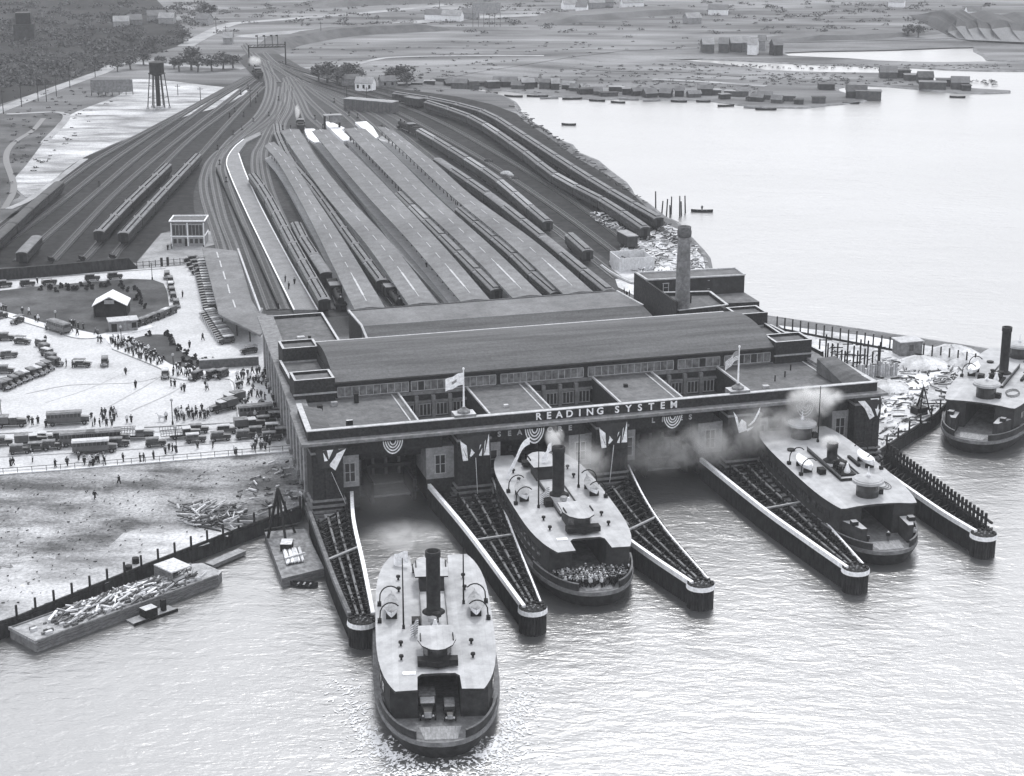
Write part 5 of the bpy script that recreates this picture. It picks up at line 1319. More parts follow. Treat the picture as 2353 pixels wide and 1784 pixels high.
# small groups
def crowd(poly,n,desc,z=2.6,seed=1,group=None,face=None,rest=0):
    random.seed(seed); P=[G(x,y,z) for x,y in poly]; x0=min(p[0] for p in P); x1=max(p[0] for p in P); y0=min(p[1] for p in P); y1=max(p[1] for p in P); pts=[]
    tries=0
    while len(pts)<n and tries<20000:
        tries+=1; x=random.uniform(x0,x1); y=random.uniform(y0,y1); c=False
        for i in range(len(P)):
            a=P[i]; b=P[i-1]
            if (a[1]>y)!=(b[1]>y) and x<(b[0]-a[0])*(y-a[1])/(b[1]-a[1])+a[0]: c=not c
        if c and all((x-q[0])**2+(y-q[1])**2>0.55**2 for q in pts): pts.append((x,y))
    pts.sort(key=lambda q:q[1])
    for i,(x,y) in enumerate(pts):
        if i>=n-rest: stuff_person(x,y,z,random.uniform(0,6.28))
        else: person(x,y,z,random.uniform(0,6.28),desc,group)
crowd([(243,782),(262,778),(315,793),(375,828),(385,838),(370,846),(330,830),(262,800)],62,'one of the people packed along the curved pavement left of the shrub bed',seed=3,group='crowd on the curved pavement',rest=32)
crowd([(395,845),(450,850),(455,862),(425,868),(398,864)],16,'one of the people between the shrub bed and the cab stand',seed=5,group='people near the cab stand')
crowd([(540,860),(640,850),(648,900),(655,960),(600,975),(552,960),(545,905)],74,'one of the people thronging in front of the terminal side wall',seed=6,group='crowd outside the terminal side wall',rest=44)
crowd([(525,865),(640,850),(640,880),(535,900)],10,'one of the people strolling between the low brick wall and the throng',seed=7,group='people below the low brick wall')
crowd([(400,950),(480,944),(480,966),(402,972)],24,'one of the people waiting by the lamp post on the kerb',seed=8,group='people waiting at the kerb by the lamp post')
crowd([(210,955),(280,948),(282,978),(212,984)],16,'one of the people in front of the dark parked bus',seed=9,group='people in front of the parked bus')
crowd([(170,1058),(245,1052),(245,1070),(172,1075)],12,'one of the people lined up beside the white roofed bus',seed=10,group='people beside the white roofed bus')
crowd([(160,745),(195,752),(195,775),(165,770)],8,'one of the people on the pavement behind the double ended bus',seed=12,group='people by the lawn corner')
crowd([(575,1018),(625,1014),(625,1035),(578,1038)],12,'one of the people clustered at the railing near the building',seed=13,group='people at the right end of the railing')
for i,(px,py) in enumerate(((292,972),(302,972),(66,972),(75,978),(88,975),(106,983),(382,965),(393,888),(402,890),(417,898),(424,900),(473,892),(477,897))):
    pp(px,py,['left one of a pair standing near the kerb right of the dark bus','right one of a pair standing near the kerb right of the dark bus','leftmost person between truck and dark bus','second person between truck and dark bus','third person between truck and dark bus','person beside the rear wheel of the dark bus','person leading a pale horse at the kerb','leftmost person in front of the small cab','second person in front of the small cab','third person in front of the small cab','fourth person in front of the small cab','left one of two people below the parked cabs','right one of two people below the parked cabs'][i])
for i,(px,py) in enumerate(((3,712),(8,714),(14,716),(52,722),(67,723),(82,738),(88,740),(220,768),(225,772),(226,786),(232,788))):
    pp(px,py,'%s person from the left along the lower edge of the lawn'%(['first']+ORD[1:])[i])
# passengers on the bow of the crowded ferry
random.seed(31); cnt=0; sp=[]
while cnt<130:
    x=random.triangular(19.5,26.6,24.5); y=random.uniform(-7.6,7.6)
    if abs(y)>wdt(x,0.97,LF-0.2)-0.5 or (x<21.2 and abs(y)>2.8): continue
    if any((x-a)**2+(y-b)**2<0.40**2 for a,b in sp): continue
    sp.append((x,y)); p=M2@Vector((x,y,3.05)); (stuff_person(p.x,p.y,3.05,random.uniform(0,6)) if cnt>=64 else person(p.x,p.y,3.05,random.gauss(-1.6,0.9),'one of the passengers packed on the bow of the ferry in the second slip','passengers on the crowded bow',random.choice([0,1,2,5,6,7,2,3,4,8,12,0]))); cnt+=1
for i,(px,py) in enumerate(((1972,1238),(1986,1246),(1993,1250),(2040,1243),(2094,1242),(2100,1235))):
    pp(px,py,'%s crew member from the left on the bow of the steaming ferry'%(['first']+ORD[1:])[i],k=[3,3,0,4,0,3][i],z=3.05)
pp(1613,484,'person standing in the small boat far out near the chimney',0,z=0.3)
tag(REST.build('crowd'),kind='stuff')
print('people',PCOUNT[0])

# ------------------------------------------------------------------ road vehicles
def wheels(mb,xs,y,r,m=TYRE):
    pass
def car_maker(kind):
    def mk():
        t=thing({'sedan':'parked_car','pale':'parked_car','touring':'touring_car','truck':'motor_truck','bus':'bus','palebus':'bus','van':'delivery_van','stake':'stake_truck'}[kind],'x',{'sedan':'car','pale':'car','touring':'car','truck':'truck','bus':'bus','palebus':'bus','van':'van','stake':'truck'}[kind])
        big=kind in('truck','bus','palebus','stake'); L_=4.4 if not big else (8.6 if 'bus' in kind else 6.4); W=0.85 if not big else 1.15
        body=CARP if kind in('sedan','touring','truck') else CARG
        h=L_/2; wr=0.38 if not big else 0.48; s=1 if not big else 1.35
        hood0=h-1.55*s*(0.85 if 'bus' in kind else 1)
        mb=M(); mb.prism([(hood0,-0.5*s),(h-0.25,-0.38*s),(h-0.25,0.38*s),(hood0,0.5*s)],0.55*s,[1.25*s,1.12*s,1.12*s,1.25*s],body); mb.box(h-0.25,h-0.15,-0.36*s,0.36*s,0.55*s,1.15*s,STONE); mb.build('bonnet',t)
        if kind in('sedan','pale','van'):
            mb=M(); mb.box(-h+0.25,hood0,-W*0.86,W*0.86,0.5,1.18,body); mb.box(-h+0.4,hood0-0.1,-W*0.8,W*0.8,1.18,1.72,GLASS if kind!='van' else body)
            for x in (-h+0.4,-0.55,hood0-0.2):
                for y in (-1,1): mb.box(x,x+0.1,y*W*0.8,y*W*0.83,1.18,1.75,body)
            mb.build('body',t)
            mb=M(); mb.prism([(-h+0.3,-W*0.84),(hood0+0.05,-W*0.84),(hood0+0.05,W*0.84),(-h+0.3,W*0.84)],1.73,1.86,CTOP if kind!='pale' else CTOP_L); mb.box(-h+0.55,hood0-0.2,-W*0.62,W*0.62,1.86,1.92,CTOP if kind!='pale' else CTOP_L); mb.build('car_top',t)
        elif kind=='touring':
            mb=M(); mb.box(-h+0.25,hood0,-W*0.85,W*0.85,0.5,1.12,body); mb.box(-h+0.7,hood0-0.3,-W*0.7,W*0.7,1.12,1.16,DARK)
            for x in (-h+0.4,hood0-0.1): 
                for y in (-1,1): mb.box(x,x+0.05,y*W*0.78,y*W*0.82,1.12,1.8,DARK)
            mb.build('body',t); mb=M(); mb.prism([(-h+0.2,-W*0.85),(hood0+0.1,-W*0.85),(hood0+0.1,W*0.85),(-h+0.2,W*0.85)],1.72,1.84,CTOP); mb.build('car_top',t)
        elif kind in('bus','palebus'):
            mb=M(); mb.box(-h,hood0,-W,W,0.75,1.75,CARG); mb.box(-h+0.05,hood0-0.05,-W+0.06,W-0.06,1.75,2.5,GLASS)
            n=9
            for k in range(n+1):
                x=-h+(hood0+h)*k/n
                for y in (-1,1): mb.box(min(x,hood0-0.16),min(x,hood0-0.16)+0.16,y*(W-0.06),y*W,1.75,2.5,CARG)
            mb.build('body',t); mb=M(); top=CTOP_L if kind=='palebus' else CTOP
            mb.box(-h-0.05,hood0+0.25,-W-0.05,W+0.05,2.5,2.68,top); mb.box(-h+0.2,hood0,-W*0.75,W*0.75,2.68,2.8,top); mb.build('bus_roof',t)
        else:
            mb=M(); mb.box(hood0-1.5,hood0,-W*0.8,W*0.8,0.7,2.05,body); mb.box(hood0-1.4,hood0-0.05,-W*0.82,W*0.82,1.35,1.85,GLASS); mb.build('cab',t); mb=M(); mb.box(hood0-1.6,hood0+0.1,-W*0.85,W*0.85,2.05,2.17,CTOP_L); mb.build('cab_roof',t)
            mb=M(); 
            if kind=='truck': mb.box(-h,hood0-1.6,-W,W,0.95,2.35,CARG,CTOP)
            else:
                mb.box(-h-1.6,hood0-1.6,-W,W,0.95,1.1,TIMBER,TIMBER_L)
                for k in range(9):
                    x=-h-1.6+(hood0+h)*k/8
                    for y in (-1,1): mb.box(x,x+0.08,y*W-0.04,y*W+0.04,1.1,2.3,TIMBER)
                for z in (1.5,2.2):
                    for y in (-1,1): mb.box(-h-1.6,hood0-1.6,y*W-0.03,y*W+0.03,z,z+0.1,TIMBER)
            mb.build('load_bed',t)
        mb=M()
        for y in (-1,1):
            for x in (h-0.85*s,-h+0.85*s): mb.prism([(x-0.62*s,y*W*0.82),(x+0.5*s,y*W*0.82),(x+0.5*s,y*(W+0.05)),(x-0.62*s,y*(W+0.05))],wr*2-0.02,[0.55*s+0.22,wr*2+0.1,wr*2+0.1,0.55*s+0.22] if False else wr*2+0.06,CARP)
            mb.box(-h+1.4*s,h-1.4*s,y*W*0.84,y*(W+0.02),0.38,0.44,CARP)
        mb.box(-h+0.2,h-0.2,-0.4,0.4,0.4,0.56*s,DARK); mb.build('mudguards',t)
        for x in (h-0.85*s,-h+0.85*s):
            for y in (-1,1):
                mb=M(); mb.tube((x,y*W*0.82,wr),(x,y*W,wr),wr,wr,TYRE,12); mb.tube((x,y*W,wr),(x,y*(W+0.02),wr),wr*0.5,wr*0.45,CTOP,8); mb.build('wheel',t)
        for y in (-1,1): mb=M(); mb.tube((h-0.15,y*0.52*s,0.85*s),(h,y*0.52*s,0.85*s),0.13,0.15,CTOP_L,8); mb.build('headlight',t)
        return t
    return mk
def car(kind,px,py,head,label,group=None,z=2.52,rz=None):
    """head: heading as an offset in pixels on the ground"""
    x,y=G(px,py,z); 
    if rz is None: x2,y2=G(px+head[0],py+head[1],z); rz=math.atan2(y2-y,x2-x)
    return place('car_'+kind,car_maker(kind),(x,y,z),rz+random.gauss(0,0.03),label,group)
random.seed(5)
E_='cars on the upper road under the dark wall'
for i,(px,py,k) in enumerate(((10,660,'sedan'),(63,658,'sedan'),(113,654,'touring'),(212,645,'sedan'),(264,641,'sedan'))): car(k,px,py,(10,-1.0),'%s car from the left on the upper road below the dark wall'%(['first']+ORD[1:])[i],E_)
for i,(px,py) in enumerate(((384,640),(392,652),(393,665),(396,677),(399,690),(406,706))): car(['touring','sedan','pale','sedan','sedan','sedan'][i],px,py,(2,9),'%s car down the column parked right of the big lawn'%(['first']+ORD[1:])[i],'cars right of the big lawn')
for i,(px,py) in enumerate(((392,722),(378,727),(366,733),(350,738),(322,749),(336,744))): car(['sedan','pale','sedan','sedan','sedan','touring'][i],px,py,(-9,4),'%s car from the right in the row below the big lawn'%(['first']+ORD[1:])[i],'cars below the big lawn')
ROWA='cars parked along the broad canopy'
for i in range(19):
    f=i/18; px=458+f*27; py=606+f*108; car(random.choice(['sedan','pale','touring','sedan','pale']),px,py,(-10,0.6),'%s car down the straight row parked against the broad canopy'%(['first']+ORD[1:])[i],ROWA)
for i in range(4): car('sedan',438+i*6,603+i*9,(-10,1),'%s car of the short outer row by the courtyard gate'%(['first']+ORD[1:])[i],'cars by the courtyard gate')
for i in range(14):
    f=i/13; px=478+f*42; py=727+f*62; car(random.choice(['sedan','pale','touring','pale']),px,py,(-10,1.5),'%s car down the slanted row below the end of the broad canopy'%(['first']+ORD[1:])[i],'cars in the slanted row')
car('touring',572,812,(-10,1.5),'open topped touring car beside the terminal wall above the low brick wall')
car('bus',132,762,(-10,-3.6),'grey bus at the kerb below the big lawn')
for px,py,k,h,lab in ((0,732,'sedan',(10,-2),'dark car cut by the left edge just below the lawn'),(40,743,'touring',(-9,4),'dark car slanting toward the kerb below the lawn'),(14,782,'sedan',(10,0),'dark car at the left edge, second row of the plaza'),(52,790,'touring',(10,1),'touring car left of the curved car row'),
 (20,822,'pale',(10,-1),'pale topped car at the left edge of the plaza'),(12,858,'sedan',(10,0),'dark car at the left edge below the pale topped car'),(189,843,'touring',(10,0),'small dark car alone beside two people on the plaza'),(241,840,'sedan',(0,8),'car seen end on alone in the middle of the plaza'),
 (380,868,'pale',(0,7),'small cab at the kerb corner by the shrub bed crowd'),(450,872,'sedan',(-10,4),'left one of three cabs below the low brick wall'),(483,870,'sedan',(-10,4),'middle one of three cabs below the low brick wall'),(508,868,'sedan',(-10,4),'right one of three cabs below the low brick wall'),
 (27,980,'truck',(10,-0.5),'dark truck at the left end of the kerb'),(512,944,'truck',(-10,2.5),'pale roofed truck left of the throng, lower of two'),(530,928,'truck',(-10,2.5),'pale roofed truck left of the throng, upper of two')): car(k,px,py,h,lab)
car('bus',158,975,(10,-0.6),'long dark bus parked on the near kerb of the plaza')
cur=[(98,797),(106,808),(112,819),(122,830),(128,840),(110,849),(98,856),(88,862),(74,866),(60,872),(48,877),(34,883),(20,890),(8,895)]
for i,(px,py) in enumerate(cur): car(['pale','sedan','pale','sedan','sedan','touring','sedan'][i%7],px,py,(10,2.5) if i<5 else (10,4),'%s car round the curved row at the left of the plaza'%(['first']+ORD[1:])[i],'cars in the curved row')
road=[(5,1024,'sedan'),(73,1022,'truck'),(46,1042,'sedan'),(100,1014,'pale'),(120,1032,'sedan'),(145,1013,'sedan'),(274,1026,'sedan'),(358,1026,'sedan'),(450,1016,'pale'),(456,995,'sedan'),(507,1012,'sedan'),(521,996,'pale'),(565,1008,'sedan'),(575,985,'truck'),(625,1012,'sedan'),(632,992,'pale'),(595,1000,'sedan'),(612,975,'sedan'),(640,965,'touring'),(90,1036,'touring'),(655,1002,'sedan')]
for i,(px,py,k) in enumerate(sorted(road)): car(k,px,py,(10,-0.7),'%s car from the left in the road traffic between kerb and railing'%((['first']+ORD[1:]+['twenty-first'])[i]),'traffic on the road to the terminal')
car('bus',190,1022,(10,-0.7),'dark topped bus in the road behind the white roofed bus'); car('palebus',219,1040,(10,-0.7),'white roofed bus nearest the railing'); car('bus',248,1018,(10,-0.7),'long pale topped bus in the road right of the white roofed bus')
car('stake',318,1008,(10,-0.7),'stake sided truck in the middle of the road'); car('stake',425,1006,(10,-0.7),'flat bed truck with stakes right of the road lamp'); car('bus',597,958,(10,-0.7),'big dark bus nosing into the throng by the side wall')
# vehicles on the ferry bow
for k,(x,y,kind,lab) in enumerate(((19.4,1.6,'truck','dark truck at the mouth of the ferry driveway, set to the left'),(20.6,-1.5,'sedan','dark car on the open bow deck of the midstream ferry'))):
    p=M1@Vector((x,y if k else -y,3.05)); p=M1@Vector((x,-1.6 if k==0 else 1.4,3.05)); r=math.atan2(M1[1][0],M1[0][0]); place('car_'+kind,car_maker(kind),tuple(p),r,lab)
# pale horse by the kerb
x,y=G(372,968,2.6); 
mb=M(); t=thing('horse','pale horse standing at the kerb left of the lamp post crowd','horse',(x,y,2.6),R_(160))
prof=[(-0.75,0.95,0.26,0.3),(-0.45,1.0,0.32,0.38),(0,1.0,0.30,0.36),(0.4,1.02,0.3,0.4),(0.72,1.15,0.24,0.3),(0.95,1.45,0.14,0.2),(1.1,1.65,0.12,0.16),(1.3,1.55,0.1,0.13),(1.5,1.35,0.07,0.09)]
rings=[]
for (x_,z_,ry,rz_) in prof: rings.append([(x_,ry*math.cos(a),z_+rz_*math.sin(a)) for a in [2*math.pi*k/8 for k in range(8)]])
i0=0; mi=mb.mi(SUIT_L)
for r in rings: mb.v+=r
for q in range(len(rings)-1):
    for k in range(8): j=(k+1)%8; mb.f.append((q*8+k,q*8+j,q*8+8+j,q*8+8+k)); mb.m.append(mi)
for x_ in (-0.62,0.55):
    for y_ in (-0.17,0.17): mb.tube((x_,y_,0.95),(x_+(-0.08 if x_<0 else 0.02),y_,0.45),0.13,0.07,SUIT_L,6); mb.tube((x_+(-0.08 if x_<0 else 0.02),y_,0.47),(x_+0.02,y_,0),0.07,0.06,SUIT_L,6)
mb.build('body',t,True); mb=M(); mb.tube((-0.8,0,1.15),(-1.0,0,0.5),0.07,0.04,HATM,5); mb.build('tail',t)
# ------------------------------------------------------------------ walls, house, lamps, poles, towers
mb=M(); P=[Vector((*G(*p,2.5),0)) for p in ((-300,670),(-40,648),(150,632),(296,618))]; ribbon(mb,P,0.9,2.4,5.6,PILE); 
q=[Vector((*G(*p,2.5),0)) for p in ((296,618),(314,616))]; d=(q[1]-q[0]).normalized(); nr=Vector((-d.y,d.x,0))*0.45
mb.prism([tuple((q[0]+nr)[:2]),tuple((q[1]+nr)[:2]),tuple((q[1]-nr)[:2]),tuple((q[0]-nr)[:2])],2.4,[5.6,2.9,2.9,5.6],PILE); tag(mb.build('retaining_wall'),'long dark retaining wall between the left yard and the upper road','wall')
t=thing('brick_wall','low brick wall running from the shrub bed to the terminal side','wall',(*G(458,848,2.5),0)); a=Vector((*G(458,848,2.5),0)); b=Vector((*G(580,840,2.5),0)); b=b+(b-a)*0.12; o=a
mb=M(); BW=mat('grey_brick',0.08,0.13,scale=1.5); ribbon(mb,[Vector((0,0,0)),b-a],0.7,2.4,4.5,BW); mb.build('wall',t); mb=M(); ribbon(mb,[Vector((0,0,0)),b-a],0.95,4.5,4.65,COPING); mb.build('coping',t)
x,y=G(258,722,2.6); t=thing('open_shed','small open fronted shed with white gabled roof on the big lawn','shed',(x,y,2.6),R_(4))
mb=M(); 
for s_ in (-1,1): mb.prism([(0,-3.6),(s_*4.3,-3.6),(s_*4.3,3.6),(0,3.6)],[5.2,2.9,2.9,5.2] if s_>0 else [5.2,2.9,2.9,5.2],[5.4,3.1,3.1,5.4],mat('white_roof',0.6,0.72))
mb.build('roof',t); mb=M(); mb.box(-4,4,3.0,3.3,0,3,DIM); mb.box(-4,-3.8,-3.2,3.2,0,2.9,PILE); mb.box(3.8,4,-3.2,3.2,0,2.9,PILE); mb.box(-3.6,3.6,-2.8,-2.5,0,3.4,DIM); mb.build('wall',t)  # dark panel near the front paints the shade inside the opening
mb=M(); mb.box(-1.2,1.2,-3.9,-3.62,3.6,4.5,STONE); mb.build('gable_board',t)
x,y=G(283,757,2.6); t=thing('flat_shed','low flat pale roofed shed just below the white gabled shed','shed',(x,y,2.6),R_(18))
mb=M(); mb.box(-3.3,3.3,-1.8,1.8,0,2.5,STONE_D); 
mb.build('wall',t); mb=M(); mb.box(-2.9,-1.6,-1.86,-1.8,0.0,2.0,DARK); mb.build('door',t); mb=M(); mb.box(1.9,3.0,-1.86,-1.8,0.7,2.0,DARK); mb.build('window',t); mb=M(); mb.box(-3.6,3.6,-2.1,2.1,2.5,2.7,COPING); mb.build('roof',t)
def lamp(px,py,h,label):
    x,y=G(px,py,2.5); t=thing('street_lamp',label,'street lamp',(x,y,2.5)); mb=M(); mb.lathe(0,0,[(0.22,0),(0.2,0.6),(0.1,0.8),(0.08,h-0.4)],DARK,8); mb.build('post',t)
    mb=M(); mb.lathe(0,0,[(0.1,h-0.4),(0.3,h-0.2),(0.3,h+0.1),(0.05,h+0.3)],FRAME,8); mb.build('lantern',t)
for a in ((350,643,4.6,'street lamp at the upper corner of the big lawn'),(397,976,5.3,'street lamp among the crowd on the kerb'),(406,1040,5.2,'street lamp in the road behind the pipe railing'),(279,783,3.4,'street lamp above the curved pavement crowd'),(129,745,3.2,'street lamp behind the bus at the lawn'),(399,850,3.6,'street lamp at the lower tip of the shrub bed'),(4,968,4.5,'street lamp at the left edge above the dark truck')): lamp(*a)
def pole(px,py,h,label,arms=1,group='telegraph poles along the far road',r=0.18):
    x,y=G(px,py,2.4); t=thing('telegraph_pole',label,'pole',(x,y,2.4),0,group); mb=M(); mb.tube((0,0,0),(0,0,h),r,r*0.7,PILE,6); mb.build('post',t)
    mb=M(); mb.box(-1.2,1.2,-0.1,0.1,h-1.0,h-0.8,PILE); mb.build('crossarm',t)
for i,(px,py) in enumerate(((8,262),(50,246),(88,233),(107,234),(161,203),(219,178),(130,222))): pole(px,py,10,'%s telegraph pole from the left along the upper left road'%(['first']+ORD[1:])[i])
for i,(px,py,h) in enumerate(((461,232,6),(409,220,5),(576,246,8),(797,225,5),(843,232,6),(497,75,9),(738,88,9),(867,70,9),(1010,20,9),(520,98,9))): pole(px,py,h,'lone pole %s'%['by the sand heap right of the water tower','between the water tower and the sand heap','beside the tracks left of the lone engine','near the white cottage','behind the long low shed','beside the far pale road near its bend','below the far embankment, left one','below the far embankment, right one','on the far plain near the top edge','on the far road left of the gantry'][i],group='scattered distant poles')
for i,(px,py,h) in enumerate(((117,604,1.5),(188,602,1.5),(258,598,1.5))):
    x,y=G(px,py,2.5); t=thing('buffer_stop','%s buffer stop from the left at the dark yard wall'%(['first']+ORD[1:])[i],'buffer stop',(x,y,2.5),R_(35),'buffer stops'); mb=M(); mb.box(-0.4,0.4,-1.3,1.3,0.6,1.7,DARK); mb.bar((0,-0.8,0),(0.9,-0.8,1.2),0.2,0.2,DARK); mb.bar((0,0.8,0),(0.9,0.8,1.2),0.2,0.2,DARK); mb.build('frame',t)
# water tower
def water_tower(px,py,H_,label,tank_h,tr,leg=True):
    x,y=G(px,py,2.5); t=thing('water_tower',label,'water tower',(x,y,2.5))
    zt=H_-tank_h
    mb=M(); mb.lathe(0,0,[(tr*0.3,zt-1.2),(tr,zt),(tr*1.02,H_-0.8),(tr*0.98,H_-0.5),(0.5,H_)],SOOT,16); mb.build('tank',t)
    mb=M(); mb.lathe(0,0,[(tr+0.5,zt-0.1),(tr+0.6,zt),(tr+0.6,zt+0.15),(tr,zt+0.2)],DARK,16); mb.build('balcony',t)
    mb=M(); mb.lathe(0,0,[(0.95,0),(0.95,zt-0.8)],SOOT,10); mb.build('riser_pipe',t)
    mb=M(); mb.lathe(0,0,[(2.0,0),(2.0,1.0),(1.6,1.2)],CONC,12); mb.build('footing',t)
    n=6
    for k in range(n):
        a=2*math.pi*k/n+0.26; b=2*math.pi*(k+1)/n+0.26; r0=tr+1.5
        mb=M(); mb.tube((r0*math.cos(a),r0*math.sin(a),0),((tr-0.1)*math.cos(a),(tr-0.1)*math.sin(a),zt+0.3),0.24,0.2,SOOT,6); mb.lathe(r0*math.cos(a),r0*math.sin(a),[(0.6,0),(0.6,0.8)],CONC,6); mb.build('leg',t)
        mb=M()
        for z0 in (0.33,0.66):
            z=zt*z0; r=r0+(tr-r0)*z0; mb.bar((r*math.cos(a),r*math.sin(a),z),(r*math.cos(b),r*math.sin(b),z),0.1,0.14,SOOT)
        mb.build('strut',t)
    return t
water_tower(365,250,20.0,'tall dark water tower on six legs standing on the pale open lot',5.2,3.1)
x,y=G(58,92,2.4); t=thing('coal_tower','dark distant tower block at the upper left corner','tower',(x,y,2.4),R_(10)); mb=M(); mb.box(-4,4,-4,4,9,15,SOOT); mb.build('tank',t); mb=M(); mb.prism([(-5.5,-5.5),(5.5,-5.5),(5.5,5.5),(-5.5,5.5)],0,[9.02]*4,mat('tower_lattice',0.03,0.06)); mb.build('base',t)
# billboard frames
def billboard(px,py,L_,H_,rz,label,m,z0=1.5):
    x,y=G(px,py,2.4); t=thing('billboard',label,'billboard',(x,y,2.4),rz); mb=M(); mb.box(-L_/2,L_/2,-0.15,0.15,z0,H_,m); mb.build('panel',t)
    for k in range(int(L_/3)+1):
        u=-L_/2+k*L_/(int(L_/3)); mb=M(); mb.bar((u,0.22,0),(u,0.22,H_),0.2,0.2,DARK); mb.bar((u,2.2,0),(u,0.3,H_*0.8),0.16,0.16,DARK); mb.build('post',t)
billboard(258,220,18,7,R_(8),'dark weathered billboard seen from behind on the lot left of the water tower',STONE_D)
billboard(1118,62,16,14,R_(0),'tall pale skeleton billboard far off near the top edge',STONE,z0=8)
# signal gantry
a=Vector((*G(573,152,2.5),2.5)); b=Vector((*G(657,150,2.5),2.5)); t=thing('signal_gantry','dark signal gantry spanning the tracks at the far throat','signal gantry',tuple(a)); d=b-a
mb=M(); mb.bar((0,0,9),(d.x,d.y,9),0.5,0.5,DARK); mb.bar((0,0,10.2),(d.x,d.y,10.2),0.3,0.3,DARK)
for k in range(10): p=d*(k/10); q=d*((k+1)/10); mb.bar((p.x,p.y,9),(q.x,q.y,10.2),0.15,0.15,DARK)
mb.build('bridge',t)
for f_ in (0,1): 
    mb=M(); p=d*f_; mb.bar((p.x,p.y,0),(p.x,p.y,10.2 if not f_ else 11.5),0.55,0.55,DARK); mb.build('leg',t)
for f_ in (0.25,0.45,0.65,0.8): mb=M(); p=d*f_; mb.bar((p.x,p.y,9),(p.x,p.y,15),0.3,0.3,DARK); mb.box(p.x-1.0,p.x+0.2,p.y-0.1,p.y+0.1,14.2,14.9,DARK); mb.build('signal_mast',t)
# cottage and shacks
def hut(px,py,w,d,h,rz,label,mw,mr,gable=True,group=None,z=2.4,win=0,name='shack',cat='shack'):
    x,y=G(px,py,z); t=thing(name,label,cat,(x,y,z),rz,group)
    mb=M(); mb.box(-w/2,w/2,-d/2,d/2,-1.2 if z<2 else 0,h,mw)
    if gable:
        mb.face([(-w/2,-d/2,h),(-w/2,d/2,h),(-w/2,0,h+d*0.4)][::-1],mw); mb.face([(w/2,-d/2,h),(w/2,d/2,h),(w/2,0,h+d*0.4)],mw)
    mb.build('wall',t); mb=M()
    if gable:
        for s_ in (-1,1): mb.prism([(-w/2-0.3,0),(w/2+0.3,0),(w/2+0.3,s_*(d/2+0.3)),(-w/2-0.3,s_*(d/2+0.3))],[h+d*0.4,h+d*0.4,h-0.15,h-0.15] if s_<0 or True else 0,[h+d*0.4+0.15,h+d*0.4+0.15,h,h],mr)
    else: mb.box(-w/2-0.3,w/2+0.3,-d/2-0.3,d/2+0.3,h,h+0.2,mr)
    mb.build('roof',t)
    for k in range(win):
        mb=M(); u=-w/2+w*(k+0.5)/win; mb.box(u-0.5,u+0.5,-d/2-0.06,-d/2,h*0.35,h*0.8,GLASS); mb.build('window',t)
    return t
hut(840,208,8,6,3.6,R_(-12),'small white cottage with dark windows beside the far yard tracks',WHITE,CROOF_L,win=3,name='cottage',cat='cottage')
hut(890,200,7,5,3.0,R_(20),'low grey house under the trees right of the white cottage',STONE_D,ROOF_C,win=2,name='cottage',cat='cottage')
hut(805,196,8,5,3.0,R_(10),'dark low house just left of the white cottage',STONE_D,ROOF,name='cottage',cat='cottage')
random.seed(17)
shore=[(905,203),(930,207),(955,205),(985,203),(1010,199),(1035,203),(1058,206),(1085,204),(1105,200),(1132,207),(1150,200),(1168,204),(1190,208),(1212,206),(1228,203),(1250,208),(1278,210),(1305,209),(1322,214),(1345,217),(1372,221),(1398,222),(1415,215),(1440,221),(1466,222),(1492,224),(1510,222),(1530,226),(1563,222),(1592,224),(1620,222),(1640,220),(1662,229),(1680,226),(1708,226),(1727,236),(1742,238),(1760,232),(1785,238),(1812,236),(1838,240),(1878,238)]
ordn=lambda i:(['first']+ORD[1:]+['twenty-first','twenty-second','twenty-third','twenty-fourth','twenty-fifth','twenty-sixth','twenty-seventh','twenty-eighth','twenty-ninth','thirtieth','thirty-first','thirty-second','thirty-third','thirty-fourth','thirty-fifth','thirty-sixth','thirty-seventh','thirty-eighth','thirty-ninth','fortieth','forty-first','forty-second','forty-third','forty-fourth'])[i]
SHD=[mat('shack_a',0.03,0.06),mat('shack_b',0.06,0.1),mat('shack_c',0.14,0.22)]
for i,(px,py) in enumerate(shore):
    hut(px+random.uniform(-3,3),py-2+random.uniform(-3,2),random.uniform(3.5,8),random.uniform(3,5),random.uniform(1.6,3.2),R_(random.uniform(-25,25)),'%s shack from the left in the row along the far shore'%ordn(i),random.choice(SHD[:2]),random.choice([SHD[0],SHD[2],ROOF_C,CROOF_L,ROOF_C]),random.random()<0.5,'shore shacks',z=0.4)
for i,(px,py,w,h) in enumerate(((1967,224,9,3),(1995,226,11,3.4),(1898,205,7,2.5),(2040,179,8,3),(2065,178,10,3.6),(2092,184,6,2.6),(2125,191,7,3),(2142,204,12,3.2),(2168,197,7,3),(2205,204,8,3.2),(2218,207,4,2.4))): hut(px,py,w,6,h,R_(random.uniform(-10,10)),'%s waterside shed from the left on the right marsh spits'%ordn(i),SHD[i%2],[SHD[1],ROOF_C][i%2],i%3==0,'sheds on the marsh spits',z=0.45)
for i,(px,py) in enumerate(((1005,214),(1060,214),(1120,216),(1180,222),(1235,222),(1262,226),(1315,228),(1372,232),(1420,236),(1498,232),(1560,234),(1616,234),(1668,244),(1730,248),(1760,252),(2200,224),(1955,238),(1445,229))): rowboat(px,py,R_(random.uniform(-20,20)),random.uniform(6,10),'%s small boat from the left moored along the far shacks'%ordn(i),dark=i%4!=1)
